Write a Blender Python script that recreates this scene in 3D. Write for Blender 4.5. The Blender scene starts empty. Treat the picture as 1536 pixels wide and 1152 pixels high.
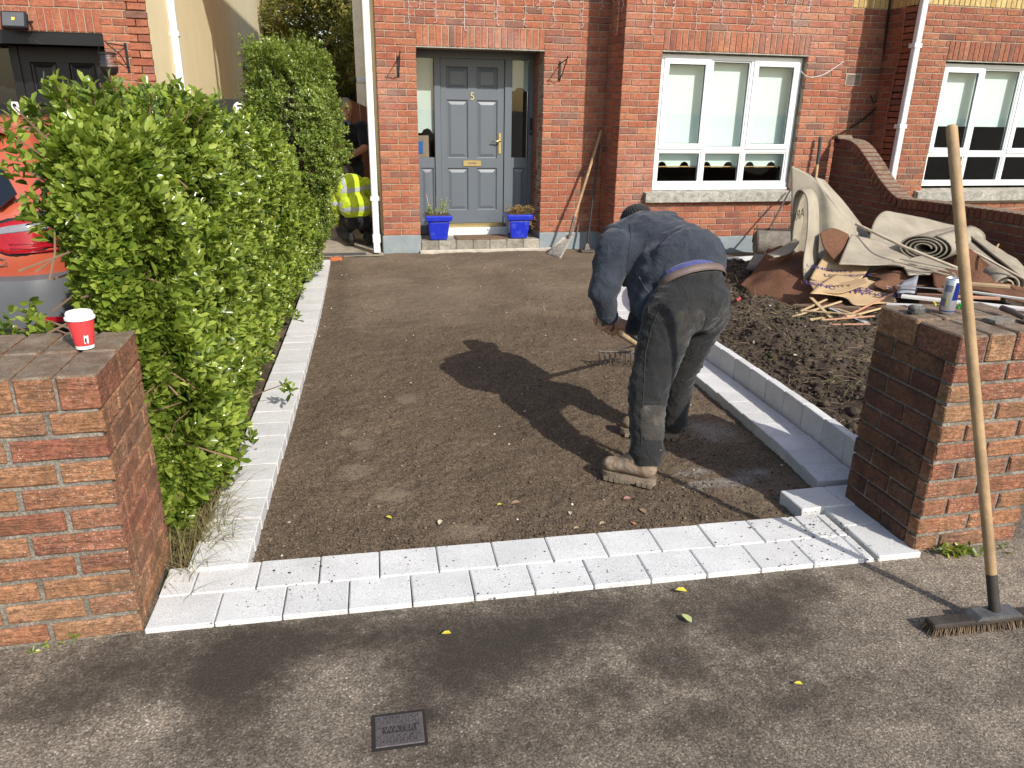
import bpy, bmesh, math, random
import numpy as np
from mathutils import Vector, Matrix, noise as mnoise
R_ = math.radians
scene = bpy.context.scene
COL = scene.collection
# ------------------------------------------------------------------ camera
FPX, PITCH, ROLL, YAW, CAMZ = 1121.81, .3532, .0166, .2249, 1.6629
_F = Vector((math.sin(YAW)*math.cos(PITCH), math.cos(YAW)*math.cos(PITCH), -math.sin(PITCH)))
_R0 = Vector((math.cos(YAW), -math.sin(YAW), 0)); _U0 = _R0.cross(_F)
_R = _R0*math.cos(ROLL) + _U0*math.sin(ROLL); _U = _U0*math.cos(ROLL) - _R0*math.sin(ROLL)
_C = Vector((0, 0, CAMZ))
cd = bpy.data.cameras.new('camera'); cam = bpy.data.objects.new('camera', cd); COL.objects.link(cam)
cd.sensor_width = 36; cd.lens = FPX/1536*36; cd.clip_start = .05; cd.clip_end = 2000
m = Matrix((_R, _U, -_F)).transposed().to_4x4(); m.translation = _C; cam.matrix_world = m
scene.camera = cam
scene.render.resolution_x = 1024; scene.render.resolution_y = 768
# ------------------------------------------------------------------ light
SUNV = Vector((-.467, 1, -.80)).normalized()
ELEV = math.asin(-SUNV.z)
w = bpy.data.worlds.new('World'); scene.world = w; w.use_nodes = True
nt = w.node_tree; sk = nt.nodes.new('ShaderNodeTexSky'); sk.sky_type = 'NISHITA'; sk.sun_disc = False
sk.sun_elevation = ELEV; sk.sun_rotation = R_(155); sk.air_density = 1.2; sk.dust_density = 1.5; sk.ozone_density = 1.0
bg = nt.nodes['Background']; nt.links.new(sk.outputs[0], bg.inputs[0]); bg.inputs[1].default_value = .15
sd = bpy.data.lights.new('sun', 'SUN'); sd.energy = 4.0; sd.angle = R_(.55); sd.color = (1, .955, .885)
so = bpy.data.objects.new('sun', sd); COL.objects.link(so); so.rotation_euler = SUNV.to_track_quat('-Z', 'Y').to_euler(); so.location = (4, -8, 9)
vs = scene.view_settings; vs.view_transform = 'Standard'; vs.look = 'None'; vs.exposure = .34; vs.gamma = 1; vs.use_curve_mapping = False

# ------------------------------------------------------------------ photo pixel -> point helpers (distance from plane touched)
def ray(u, v): return _F + _R*((u-768)/FPX) + _U*((576-v)/FPX)
def onY(u, v, Y): d = ray(u, v); return _C + d*(Y/d.y)
def onX(u, v, X): d = ray(u, v); return _C + d*(X/d.x)
def onZ(u, v, Z): d = ray(u, v); return _C + d*((Z-CAMZ)/d.z)
def gz(Y): return max(0., min(.113, .113*(9.1-Y)/6.9))
def gr(u, v, o=0.):
    p = onZ(u, v, .05)
    for _ in range(12): p = onZ(u, v, gz(p.y)+o)
    return p
def pj(P):
    v = Vector(P)-_C; d = v.dot(_F)
    if d < .05: return (-9999, -9999, d)
    return (768+FPX*v.dot(_R)/d, 576-FPX*v.dot(_U)/d, d)

# ------------------------------------------------------------------ object helpers
WL = {}
def tag(o, label=None, cat=None, group=None, kind=None):
    if label: o['label'] = label
    if cat: o['category'] = cat
    if group: o['group'] = group
    if kind: o['kind'] = kind
    return o
def thing(name, label, cat, loc, group=None):
    o = bpy.data.objects.new(name, None); COL.objects.link(o); o.location = loc; o.empty_display_size = .1
    WL[o.name] = Vector(loc); return tag(o, label, cat, group)
def setw(o, parent):
    COL.objects.link(o)
    if parent is not None:
        o.parent = parent; WL[o.name] = WL[parent.name].copy()
    else: WL[o.name] = Vector((0, 0, 0))
class MB:
    def __init__(s): s.v = []; s.f = []; s.n = 0
    def add(s, vs, fs):
        b = len(s.v); s.v.extend([tuple(q) for q in vs]); s.f.extend([tuple(i+b for i in f) for f in fs]); return s
    def box(s, x0, x1, y0, y1, z0, z1, bev=0, M_=None):
        if bev <= 0:
            vs = [(x, y, z) for z in (z0, z1) for y in (y0, y1) for x in (x0, x1)]
            fs = [(0, 2, 3, 1), (4, 5, 7, 6), (0, 1, 5, 4), (2, 6, 7, 3), (0, 4, 6, 2), (1, 3, 7, 5)]
        else:
            bm = bmesh.new(); bmesh.ops.create_cube(bm, size=1)
            for q in bm.verts: q.co = Vector(((x0+x1)/2+q.co.x*(x1-x0), (y0+y1)/2+q.co.y*(y1-y0), (z0+z1)/2+q.co.z*(z1-z0)))
            bmesh.ops.bevel(bm, geom=bm.edges[:], offset=bev, segments=1, affect='EDGES', profile=.5)
            bm.verts.index_update(); vs = [q.co.copy() for q in bm.verts]; fs = [[q.index for q in f.verts] for f in bm.faces]; bm.free()
        if M_ is not None: vs = [M_ @ Vector(q) for q in vs]
        return s.add(vs, fs)
    def tube(s, path, r, n=8, cap=True):
        path = [Vector(p) for p in path]; k = len(path)
        rr = r if isinstance(r, (list, tuple)) else [r]*k
        vs = []; fs = []; ref = None
        for i, p in enumerate(path):
            t = (path[min(i+1, k-1)]-path[max(i-1, 0)]).normalized()
            if ref is None: ref = Vector((0, 0, 1)) if abs(t.z) < .9 else Vector((1, 0, 0))
            a = (ref - t*ref.dot(t)).normalized(); b = t.cross(a); ref = a
            for j in range(n):
                an = 2*math.pi*j/n; vs.append(p + (a*math.cos(an)+b*math.sin(an))*rr[i])
        for i in range(k-1):
            for j in range(n): fs.append((i*n+j, i*n+(j+1) % n, (i+1)*n+(j+1) % n, (i+1)*n+j))
        if cap: fs.append(tuple(range(n))[::-1]); fs.append(tuple((k-1)*n+j for j in range(n)))
        return s.add(vs, fs)
    def lathe(s, prof, c, n=24, sx=1, sy=1, M_=None, square=0):
        vs = []; fs = []; k = len(prof)
        for (r, z) in prof:
            for j in range(n):
                a = 2*math.pi*j/n; vs.append(Vector((c[0]+r*sx*math.cos(a), c[1]+r*sy*math.sin(a), c[2]+z)))
        for i in range(k-1):
            for j in range(n): fs.append((i*n+j, i*n+(j+1) % n, (i+1)*n+(j+1) % n, (i+1)*n+j))
        fs.append(tuple(range(n))[::-1]); fs.append(tuple((k-1)*n+j for j in range(n)))
        if M_ is not None: vs = [M_ @ q for q in vs]
        return s.add(vs, fs)
    def frustum(s, z0, z1, a, b, c, d, cx, cy):   # half sizes a,b at z0 and c,d at z1
        vs = [(cx+sx*p, cy+sy*q, z) for z, p, q in ((z0, a, b), (z1, c, d)) for sx, sy in ((-1, -1), (1, -1), (1, 1), (-1, 1))]
        return s.add(vs, [(3, 2, 1, 0), (4, 5, 6, 7), (0, 1, 5, 4), (1, 2, 6, 5), (2, 3, 7, 6), (3, 0, 4, 7)])
    def prism(s, poly, thick, M_=None):           # polygon in xz, thickness along +y
        n = len(poly); vs = [Vector((x, 0, z)) for x, z in poly]+[Vector((x, thick, z)) for x, z in poly]
        fs = [tuple(range(n)), tuple(range(2*n-1, n-1, -1))]+[(i, i+n, (i+1) % n+n, (i+1) % n) for i in range(n)]
        if M_ is not None: vs = [M_ @ q for q in vs]
        return s.add(vs, fs)
    def build(s, name, mat, parent=None, smooth=False, kind=None):
        me = bpy.data.meshes.new(name)
        off = WL[parent.name] if parent is not None else Vector((0, 0, 0))
        a = np.array(s.v, dtype=float).reshape(-1, 3) - np.array(off)
        me.from_pydata([tuple(q) for q in a], [], s.f); me.update()
        bm = bmesh.new(); bm.from_mesh(me); bmesh.ops.recalc_face_normals(bm, faces=bm.faces[:]); bm.to_mesh(me); bm.free()
        return link_mesh(name, me, mat, parent, smooth, kind)
def link_mesh(name, me, mat, parent=None, smooth=False, kind=None):
    o = bpy.data.objects.new(name, me); me.materials.append(mat)
    if smooth:
        me.polygons.foreach_set('use_smooth', [True]*len(me.polygons))
        if smooth == 'auto':
            try: me.set_sharp_from_angle(angle=R_(38))
            except Exception: pass
    setw(o, parent)
    if kind: o['kind'] = kind
    return o
def np_mesh(name, verts, faces, k, mat, parent=None, smooth=False, kind=None, attrs=None):
    """fast mesh: faces array (n,k)"""
    me = bpy.data.meshes.new(name); off = np.array(WL[parent.name]) if parent is not None else np.zeros(3)
    verts = np.asarray(verts, dtype=np.float32)-off.astype(np.float32); faces = np.asarray(faces, dtype=np.int32)
    me.vertices.add(len(verts)); me.vertices.foreach_set('co', verts.ravel())
    me.loops.add(faces.size); me.loops.foreach_set('vertex_index', faces.ravel())
    me.polygons.add(len(faces)); me.polygons.foreach_set('loop_start', np.arange(0, faces.size, k, dtype=np.int32))
    try: me.polygons.foreach_set('loop_total', np.full(len(faces), k, dtype=np.int32))
    except Exception: pass
    me.update(calc_edges=True); me.validate()
    for nm, arr in (attrs or {}).items():
        at = me.attributes.new(nm, 'FLOAT', 'POINT'); at.data.foreach_set('value', np.asarray(arr, dtype=np.float32))
    return link_mesh(name, me, mat, parent, smooth, kind)
def grid_mesh(name, xs, ys, zf, mat, parent=None, attrs=None, kind=None, smooth=True):
    X, Y = np.meshgrid(xs, ys); Z = zf(X, Y); nx, ny = len(xs), len(ys)
    i = np.arange(nx*ny).reshape(ny, nx)
    f = np.stack([i[:-1, :-1], i[:-1, 1:], i[1:, 1:], i[1:, :-1]], -1).reshape(-1, 4)
    at = {k: fn(X, Y).ravel() for k, fn in (attrs or {}).items()}
    return np_mesh(name, np.stack([X, Y, Z], -1).reshape(-1, 3), f, 4, mat, parent, smooth, kind, at)
def vnoise(X, Y, s, seed=0, oct=4):
    """cheap tileless value noise, numpy"""
    out = np.zeros_like(X, dtype=float); amp = 1.; tot = 0
    for o in range(oct):
        xs = X*s*2**o+17.3*seed+5.1*o+1000; ys = Y*s*2**o-9.7*seed+3.3*o+1000
        xi = np.floor(xs); yi = np.floor(ys); fx = xs-xi; fy = ys-yi
        fx = fx*fx*(3-2*fx); fy = fy*fy*(3-2*fy)
        def h(a, b): q = np.sin(a*127.1+b*311.7+seed*74.7)*43758.5453; return q-np.floor(q)
        n = (h(xi, yi)*(1-fx)+h(xi+1, yi)*fx)*(1-fy)+(h(xi, yi+1)*(1-fx)+h(xi+1, yi+1)*fx)*fy
        out += amp*n; tot += amp; amp *= .5
    return out/tot
def sst(a, b, x): t = np.clip((x-a)/(b-a), 0, 1); return t*t*(3-2*t)

# ------------------------------------------------------------------ materials
def srgb(r, g, b):
    f = lambda c: (c/12.92 if c <= .04045 else ((c+.055)/1.055)**2.4)
    return (f(r/255), f(g/255), f(b/255))
class NT:
    def __init__(s, name):
        s.m = bpy.data.materials.new(name); s.m.use_nodes = True; s.t = s.m.node_tree; s.b = s.t.nodes['Principled BSDF']; s.out = s.t.nodes['Material Output']
    def n(s, typ, **kw):
        q = s.t.nodes.new('ShaderNode'+typ)
        for k, v in kw.items():
            if k.startswith('i_'):
                key = k[2:]; key = int(key) if key.isdigit() else key
                q.inputs[key].default_value = v
            else: setattr(q, k, v)
        return q
    def l(s, a, b): s.t.links.new(a, b)
    def pos(s, scale=(1, 1, 1)):
        g = s.n('NewGeometry'); mp = s.n('Mapping'); mp.inputs['Scale'].default_value = scale; s.l(g.outputs['Position'], mp.inputs['Vector']); return mp.outputs[0]
    def noise(s, scale, detail=4, rough=.55, vec=None, sc=(1, 1, 1), dist=0):
        q = s.n('TexNoise'); q.inputs['Scale'].default_value = scale; q.inputs['Detail'].default_value = detail; q.inputs['Roughness'].default_value = rough; q.inputs['Distortion'].default_value = dist
        s.l(vec if vec is not None else s.pos(sc), q.inputs['Vector']); return q.outputs['Fac']
    def ramp(s, fac, stops, interp='LINEAR'):
        q = s.n('ValToRGB'); q.color_ramp.interpolation = interp; e = q.color_ramp.elements
        while len(e) < len(stops): e.new(.5)
        for i, (p, c) in enumerate(stops): e[i].position = p; e[i].color = (c, c, c, 1) if isinstance(c, (int, float)) else (*c, 1)
        s.l(fac, q.inputs[0]); return q.outputs[0]
    def mix(s, fac, a, b, mode='MIX'):
        q = s.n('Mix', data_type='RGBA', blend_type=mode)
        for v, i in ((fac, 0), (a, 6), (b, 7)):
            if isinstance(v, (int, float)): q.inputs[i].default_value = v if i == 0 else (v, v, v, 1)
            elif isinstance(v, tuple): q.inputs[i].default_value = (*v, 1)
            else: s.l(v, q.inputs[i])
        return q.outputs[2]
    def math(s, op, a, b=None, clamp=False):
        q = s.n('Math', operation=op, use_clamp=clamp)
        for i, v in enumerate((a, b)):
            if v is None: continue
            if isinstance(v, (int, float)): q.inputs[i].default_value = v
            else: s.l(v, q.inputs[i])
        return q.outputs[0]
    def rand(s):
        oi = s.n('ObjectInfo'); g = s.n('NewGeometry'); return s.math('FRACT', s.math('ADD', oi.outputs['Random'], g.outputs['Random Per Island']))
    def attr(s, nm): q = s.n('Attribute', attribute_name=nm); return q.outputs['Fac']
    def col(s, c):
        if isinstance(c, tuple): s.b.inputs['Base Color'].default_value = (*c, 1)
        else: s.l(c, s.b.inputs['Base Color'])
    def bump(s, h, strength=.5, dist=.01, prev=None):
        q = s.n('Bump'); q.inputs['Strength'].default_value = strength; q.inputs['Distance'].default_value = dist; s.l(h, q.inputs['Height'])
        if prev is not None: s.l(prev, q.inputs['Normal'])
        s.l(q.outputs[0], s.b.inputs['Normal']); return q.outputs[0]
    def set(s, **kw):
        for k, v in kw.items(): s.b.inputs[k.replace('_', ' ')].default_value = v
        return s
def MAT(name, c, rough=.6, var=.18, scale=6, bump=0, bscale=80, metal=0, spec=.4, rnd=0, sc=(1, 1, 1), dirt=None, dirt_amt=.4, fine=0):
    q = NT(name); q.set(Roughness=rough, Metallic=metal); q.b.inputs['Specular IOR Level'].default_value = spec
    f = q.noise(scale, 5, .6, sc=sc)
    a = tuple(x*(1-var) for x in c); b = tuple(min(1, x*(1+var)) for x in c)
    cc = q.ramp(f, [(.3, a), (.7, b)])
    if fine: cc = q.mix(1., cc, q.ramp(q.noise(bscale*1.5, 2, .6), [(.35, 1-fine), (.65, 1+fine)]), 'MULTIPLY')
    if rnd: cc = q.mix(1., cc, q.ramp(q.rand(), [(0, 1-rnd), (1, 1+rnd)]), 'MULTIPLY')
    if dirt: cc = q.mix(q.ramp(q.noise(scale*2.3, 6, .65), [(.45, 0.), (.72, dirt_amt)]), cc, dirt)
    q.col(cc)
    if bump: q.bump(q.noise(bscale, 4, .6, sc=sc), bump, .01)
    return q.m
def brick_mat(name, stops, moss=0, dark=.5, rough=.85, bs=1., darken=0, bloom=0):
    q = NT(name); q.set(Roughness=rough); q.b.inputs['Specular IOR Level'].default_value = .25
    r = q.rand(); c = q.ramp(r, stops, 'LINEAR')
    # offset noise per brick
    g = q.n('NewGeometry'); cx = q.n('CombineXYZ'); q.l(q.math('MULTIPLY', r, 37.), cx.inputs[0]); q.l(q.math('MULTIPLY', r, 91.), cx.inputs[2])
    ad = q.n('VectorMath', operation='ADD'); q.l(g.outputs['Position'], ad.inputs[0]); q.l(cx.outputs[0], ad.inputs[1])
    v = ad.outputs[0]
    n1 = q.noise(7, 4, .6, vec=v); c = q.mix(q.ramp(n1, [(.5, 0.), (.72, dark)]), c, (.10, .045, .04))
    n2 = q.noise(60, 5, .65, vec=v); c = q.mix(1., c, q.ramp(n2, [(.3, .68-.16*(bs-1)), (.7, 1.28+.16*(bs-1))]), 'MULTIPLY')
    mp = q.n('Mapping'); mp.inputs['Scale'].default_value = (18, 18, 85); q.l(v, mp.inputs['Vector'])
    n3 = q.noise(1.0, 5, .62, vec=mp.outputs[0], dist=1.2)
    c = q.mix(1., c, q.ramp(n3, [(.32, .75), (.62, 1.12)]), 'MULTIPLY')
    if moss:
        s1 = q.noise(210, 3, .5); pz = q.n('SeparateXYZ'); q.l(q.pos(), pz.inputs[0])
        big = q.ramp(q.noise(5, 3, .6), [(.42, 0.), (.62, 1.)])
        sp = q.math('MULTIPLY', q.ramp(s1, [(.60, 0.), (.68, 1.)]), big)
        c = q.mix(q.math('MULTIPLY', sp, moss), c, (.55, .5, .4))
        c = q.mix(q.ramp(q.noise(9, 5, .6), [(.52, 0.), (.7, moss*.75)]), c, (.12, .075, .035))
        cr = q.noise(24, 6, .7, vec=v, dist=1.5); c = q.mix(q.ramp(cr, [(.46, 0.), (.5, .5), (.54, 0.)]), c, (.06, .04, .03))
    if bloom: c = q.mix(q.math('MULTIPLY', q.ramp(q.noise(1.1, 4, .6), [(.52, 0.), (.72, bloom)]), q.ramp(n2, [(.35, .3), (.65, 1.)])), c, (.55, .46, .42))
    if darken: c = q.mix(q.ramp(q.noise(3.2, 5, .65), [(.30, darken), (.75, darken*.45)]), c, (.022, .016, .013))
    q.col(c)
    b1 = q.bump(n3, .55*bs, .006*bs); q.bump(n2, .35*bs, .003*bs, b1)
    return q.m
ST = [(0, (.30, .096, .055)), (.22, (.345, .122, .068)), (.42, (.385, .145, .078)), (.58, (.325, .110, .063)), (.74, (.40, .170, .092)), (.86, (.27, .096, .062)), (.95, (.21, .105, .075)), (1, (.36, .130, .070))]
M_brick = brick_mat('red_brick', ST, dark=.45, bloom=.3)
M_brickR = brick_mat('red_brick_weathered', [(a, tuple(x*.92 for x in c)) for a, c in ST], moss=.25, dark=.6)
SP = [(0, (.32, .125, .070)), (.25, (.37, .172, .088)), (.45, (.34, .170, .088)), (.62, (.30, .108, .066)), (.8, (.38, .205, .108)), (1, (.24, .102, .068))]
M_brickP = brick_mat('pillar_brick', SP, moss=.9, dark=.6, rough=.92, bs=1.8)
M_brickS = brick_mat('dark_pillar_brick', SP, moss=.5, dark=.7, rough=.92, bs=1.6, darken=.8)  # pillar brick mixed towards near-black, for one pillar's left face
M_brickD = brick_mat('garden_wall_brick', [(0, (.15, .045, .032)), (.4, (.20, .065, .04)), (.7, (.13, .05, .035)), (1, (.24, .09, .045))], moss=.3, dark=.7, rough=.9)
M_bricktop = MAT('weathered_brick_top', (.17, .115, .075), .95, .35, 9, .6, 140, dirt=(.30, .27, .21), dirt_amt=.6, fine=.3)
M_brickY = brick_mat('yellow_brick', [(0, (.50, .36, .14)), (.5, (.58, .43, .18)), (1, (.42, .29, .11))], dark=.2)
M_mortar = MAT('mortar_sand', (.37, .295, .215), .95, .15, 5, .4, 150, fine=.2)
M_mortarG = MAT('mortar_grey', (.21, .19, .158), .95, .35, 9, .7, 90, dirt=(.07, .06, .047), dirt_amt=.8, fine=.35)
M_plinth = MAT('painted_plinth', srgb(128, 138, 142), .8, .14, 4, .3, 60, dirt=(.36, .34, .3), dirt_amt=.4)
M_render = MAT('cream_render', srgb(232, 217, 178), .9, .05, 2, .35, 220, fine=.06)
M_white = MAT('white_upvc', (.80, .81, .80), .3, .03, 3, spec=.5)
M_white2 = MAT('white_downpipe', (.72, .73, .72), .45, .10, 9, spec=.4, dirt=(.42, .4, .36), dirt_amt=.35)
M_sill = MAT('concrete_sill', (.36, .34, .29), .95, .25, 6, .7, 60, dirt=(.10, .095, .08), dirt_amt=.75, fine=.25)
M_door = MAT('grey_door_paint', srgb(93, 100, 107), .38, .04, 2, spec=.45)
M_blackdoor = MAT('black_door_paint', (.012, .012, .013), .35, .2, 3)
M_black = MAT('black_metal', (.014, .014, .015), .5, .25, 20)
M_brass = MAT('brass', (.62, .50, .24), .3, .1, 10, metal=.9)
M_wood = MAT('oak_strip', (.42, .26, .10), .5, .2, 10)
M_dark = MAT('dark_room', (.02, .02, .021), .9, .3, 2)
M_roomgrey = MAT('room_wall', (.10, .10, .095), .9, .2, 2)
def glass_mat(name, tint=(.94, .97, .96), refl=.08):
    q = NT(name); q.t.nodes.remove(q.b); tr = q.n('BsdfTransparent'); tr.inputs[0].default_value = (*tint, 1); gl = q.n('BsdfGlossy'); gl.inputs['Roughness'].default_value = .01
    fr = q.n('LayerWeight'); fr.inputs[0].default_value = .5
    mx = q.n('MixShader'); q.l(q.math('ADD', q.math('MULTIPLY', q.math('POWER', fr.outputs['Facing'], 4.), .6), refl-.03, True), mx.inputs[0]); q.l(tr.outputs[0], mx.inputs[1]); q.l(gl.outputs[0], mx.inputs[2]); q.l(mx.outputs[0], q.out.inputs[0]); return q.m
M_glass = glass_mat('window_glass')
M_glassd = glass_mat('obscure_glass', (.82, .84, .83), .09)
M_blind = MAT('roller_blind', srgb(198, 213, 206), .9, .03, 4)
M_conc = None

# ================================================================== GROUND
def m_pavement():
    q = NT('street_concrete'); q.set(Roughness=.92); q.b.inputs['Specular IOR Level'].default_value = .25
    a1 = q.noise(130, 3, .6); a2 = q.noise(420, 2, .6)
    c = q.ramp(a1, [(.28, (.072, .057, .043)), (.5, (.164, .134, .102)), (.72, (.275, .231, .178))])
    c = q.mix(1., c, q.ramp(a2, [(.3, .6), (.7, 1.4)]), 'MULTIPLY')
    vo = q.n('TexVoronoi', feature='F1'); vo.inputs['Scale'].default_value = 85; q.l(q.pos(), vo.inputs['Vector'])
    rr = q.n('TexWhiteNoise', noise_dimensions='3D'); q.l(vo.outputs['Position'], rr.inputs['Vector'])
    peb = q.math('MULTIPLY', q.ramp(vo.outputs['Distance'], [(.22, 1.), (.34, 0.)]), q.ramp(rr.outputs['Value'], [(.62, 0.), (.7, 1.)]))
    c = q.mix(q.math('MULTIPLY', q.math('MULTIPLY', peb, rr.outputs['Value']), q.ramp(q.noise(3.5, 5, .65), [(.35, .25), (.7, 1.)])), c, (.40, .36, .30))
    vo2 = q.n('TexVoronoi', feature='F1'); vo2.inputs['Scale'].default_value = 190; q.l(q.pos(), vo2.inputs['Vector']); r2 = q.n('TexWhiteNoise', noise_dimensions='3D'); q.l(vo2.outputs['Position'], r2.inputs['Vector']); c = q.mix(1., c, q.ramp(r2.outputs['Value'], [(.0, .72), (.6, 1.), (1, 1.4)]), 'MULTIPLY')
    big = q.noise(1.3, 6, .62); c = q.mix(1., c, q.ramp(big, [(.3, .55), (.68, 1.35)]), 'MULTIPLY'); c = q.mix(1., c, q.ramp(q.noise(14, 6, .7), [(.32, .7), (.66, 1.25)]), 'MULTIPLY')
    d = q.math('ADD', q.attr('stain'), q.math('ADD', q.math('MULTIPLY', q.math('SUBTRACT', q.noise(5, 6, .72), .5), 1.1), q.math('MULTIPLY', q.math('SUBTRACT', q.noise(26, 5, .75), .5), 1.3)))  # 'stain' holds soil stains plus painted soft tree shadows
    c = q.mix(q.ramp(d, [(.12, 0.), (.42, .5), (.9, .86)]), c, (.034, .026, .020))
    c = q.mix(1., c, q.ramp(q.attr('dry'), [(0, 1.), (1, 1.9)]), 'MULTIPLY')
    q.col(c); b = q.bump(a1, .7, .004); q.bump(q.math('ADD', peb, a2), .5, .003, b); return q.m
M_pave = m_pavement()
def stain_shade_f(X, Y):  # soil stains plus soft tree shadows, both painted as dark patches
    s = np.zeros_like(X)
    for (u, v, rx, ry, a) in [(350, 1000, .13, .22, .95), (420, 965, .25, .09, .7), (150, 1010, .3, .10, .45), (60, 1060, .25, .12, .5), (680, 985, .20, .16, .85), (760, 960, .25, .12, .8), (640, 945, .25, .07, .7), (880, 935, .25, .10, .7), (1010, 925, .22, .10, .6), (1140, 935, .2, .16, .85), (1000, 985, .14, .12, .7), (900, 1040, .2, .08, .5), (1050, 1080, .2, .08, .5), (1340, 1010, .2, .07, .5), (560, 1120, .12, .06, .4), (1450, 1060, .2, .06, .45),
                              (980, 1010, .22, .09, .4), (700, 1020, .10, .06, .55), (640, 1070, .10, .06, .7), (1190, 885, .28, .06, .45), (860, 1090, .25, .08, .4), (1240, 1040, .22, .10, .4), (330, 1080, .1, .1, .3), (700, 1130, .2, .06, .35)]:
        p = gr(u, v); s = np.maximum(s, a*np.exp(-((X-p.x)/rx)**2-((Y-p.y)/ry)**2))
    s += .24*sst(.35, 0., np.abs(Y-2.0+.04*X)/1.)*(X < 1.6)
    return s+.7*(vnoise(X, Y, 2.6, 3)-.5)
def dry_f(X, Y):
    p = gr(1440, 880); q = gr(500, 1030); q2 = gr(260, 1090); s = .8*np.exp(-((X-p.x)/.5)**2-((Y-p.y)/.25)**2)+.5*np.exp(-((X-q.x)/.16)**2-((Y-q.y)/.15)**2)+.55*np.exp(-((X-q2.x)/.18)**2-((Y-q2.y)/.12)**2)
    return np.clip(s, 0, 1)
xs = np.concatenate([[-400, -60, -12], np.linspace(-4, 5, 190), [12, 60, 400]]); ys = np.concatenate([[-400, -60, -10], np.linspace(-1.5, 2.32, 110)])
gnd = grid_mesh('pavement', xs, ys, lambda X, Y: .108+0*X, M_pave, attrs={'stain': stain_shade_f, 'dry': dry_f}, kind='structure')
M_far = MAT('far_ground', (.13, .12, .10), .95, .3, .6, .3, 40)
MB().add([(-400, 2.3, -.08), (400, 2.3, -.08), (400, 600, -.08), (-400, 600, -.08)], [(0, 1, 2, 3)]).build('ground', M_far, kind='structure')

def m_sub():
    q = NT('sub_base_grit'); q.set(Roughness=.95); q.b.inputs['Specular IOR Level'].default_value = .2
    g1 = q.noise(95, 4, .65); g2 = q.noise(260, 3, .6)
    c = q.ramp(g1, [(.3, (.058, .040, .025)), (.5, (.130, .094, .062)), (.68, (.205, .156, .110))])
    c = q.mix(1., c, q.ramp(g2, [(.3, .62), (.7, 1.35)]), 'MULTIPLY')
    c = q.mix(q.ramp(q.attr('dry'), [(.2, 0.), (1, .75)]), c, q.mix(q.noise(30, 5, .6), (.21, .158, .108), (.30, .238, .17)))
    c = q.mix(q.ramp(q.attr('lime'), [(.3, 0.), (1, .8)]), c, (.34, .32, .29))
    c = q.mix(1., c, q.ramp(q.noise(2.1, 5, .6), [(.3, .8), (.7, 1.2)]), 'MULTIPLY')
    q.col(c); b = q.bump(g1, .9, .010); q.bump(g2, .5, .004, b); return q.m
M_sub = m_sub()
_prints = [(545, 660, .07, .10), (610, 592, .07, .10), (520, 640, .05, .06), (590, 735, .10, .08), (700, 790, .12, .07), (535, 700, .1, .1)]
def sub_dry(X, Y):
    s = .75*sst(4.6, 6.6, Y+1.6*(vnoise(X, Y, .9, 5)-.5))*(.55+.9*(vnoise(X, Y, 1.8, 8)-.3))
    for u, v, rx, ry in _prints:
        p = gr(u, v); s = np.maximum(s, .8*np.exp(-(((X-p.x)/rx)**2+((Y-p.y)/ry)**2)**2))
    s = np.maximum(s, .5*sst(1.2, 1.8, X)*(Y < 4)*vnoise(X, Y, 3, 4)*1.6)
    s -= .8*np.exp(-((X+.15)/.14)**2)*(Y > 4.5)
    return np.clip(s, 0, 1)
def sub_lime(X, Y):
    s = np.zeros_like(X)
    for u, v, rx, ry, a in [(1090, 715, .22, .06, .9), (1040, 700, .10, .05, .8), (1070, 640, .14, .18, .75), (1130, 700, .12, .07, .6)]:
        p = gr(u, v); s = np.maximum(s, a*np.exp(-((X-p.x)/rx)**2-((Y-p.y)/ry)**2))
    return s*(.45+1.3*vnoise(X, Y, 14, 12, 3))
def sub_z(X, Y):
    base = .113*np.clip((9.1-Y)/6.9, 0, 1)-.004
    z = base+.022*(vnoise(X, Y, 1.4, 2)-.5)+.020*(vnoise(X, Y, 14, 7, 3)-.5)*(1-.55*sub_dry(X, Y))+.014*(vnoise(X, Y, 55, 9, 2)-.5)*(1-.7*sub_dry(X, Y))
    z += .006*np.sin(X*9+2*np.sin(Y*3))*sst(6, 8, Y)*.5
    return z-.025*(1-.7*sst(6, 8.8, Y))
xs = np.concatenate([np.linspace(-.7, 2.5, 300), np.linspace(2.55, 6, 50)]); ys = np.concatenate([np.linspace(2.3, 5, 250), np.linspace(5.02, 9.7, 220)])
grid_mesh('driveway_base', xs, ys, sub_z, M_sub, attrs={'dry': sub_dry, 'lime': sub_lime}, kind='structure')
# loose grit on the base
rng = np.random.default_rng(4)
def pebbles(name, n, fx, mat, rmin, rmax, parent=None, kind='stuff', flat=.7):
    P, r = fx(n); base = np.array([[1, 0, 0], [-1, 0, 0], [0, 1, 0], [0, -1, 0], [0, 0, 1], [0, 0, -1]], float)
    fs = np.array([[0, 2, 4], [2, 1, 4], [1, 3, 4], [3, 0, 4], [2, 0, 5], [1, 2, 5], [3, 1, 5], [0, 3, 5]])
    n = len(P); J = base[None]*(r[:, None, None])*(1+.7*(rng.random((n, 6, 1))-.5))
    a = rng.random(n)*6.28; ca, sa = np.cos(a)[:, None], np.sin(a)[:, None]
    V = np.stack([J[..., 0]*ca-J[..., 1]*sa, J[..., 0]*sa+J[..., 1]*ca, J[..., 2]*flat], -1)+P[:, None]
    return np_mesh(name, V.reshape(-1, 3), (fs[None]+6*np.arange(n)[:, None, None]).reshape(-1, 3), 3, mat, parent, False, kind)
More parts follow.
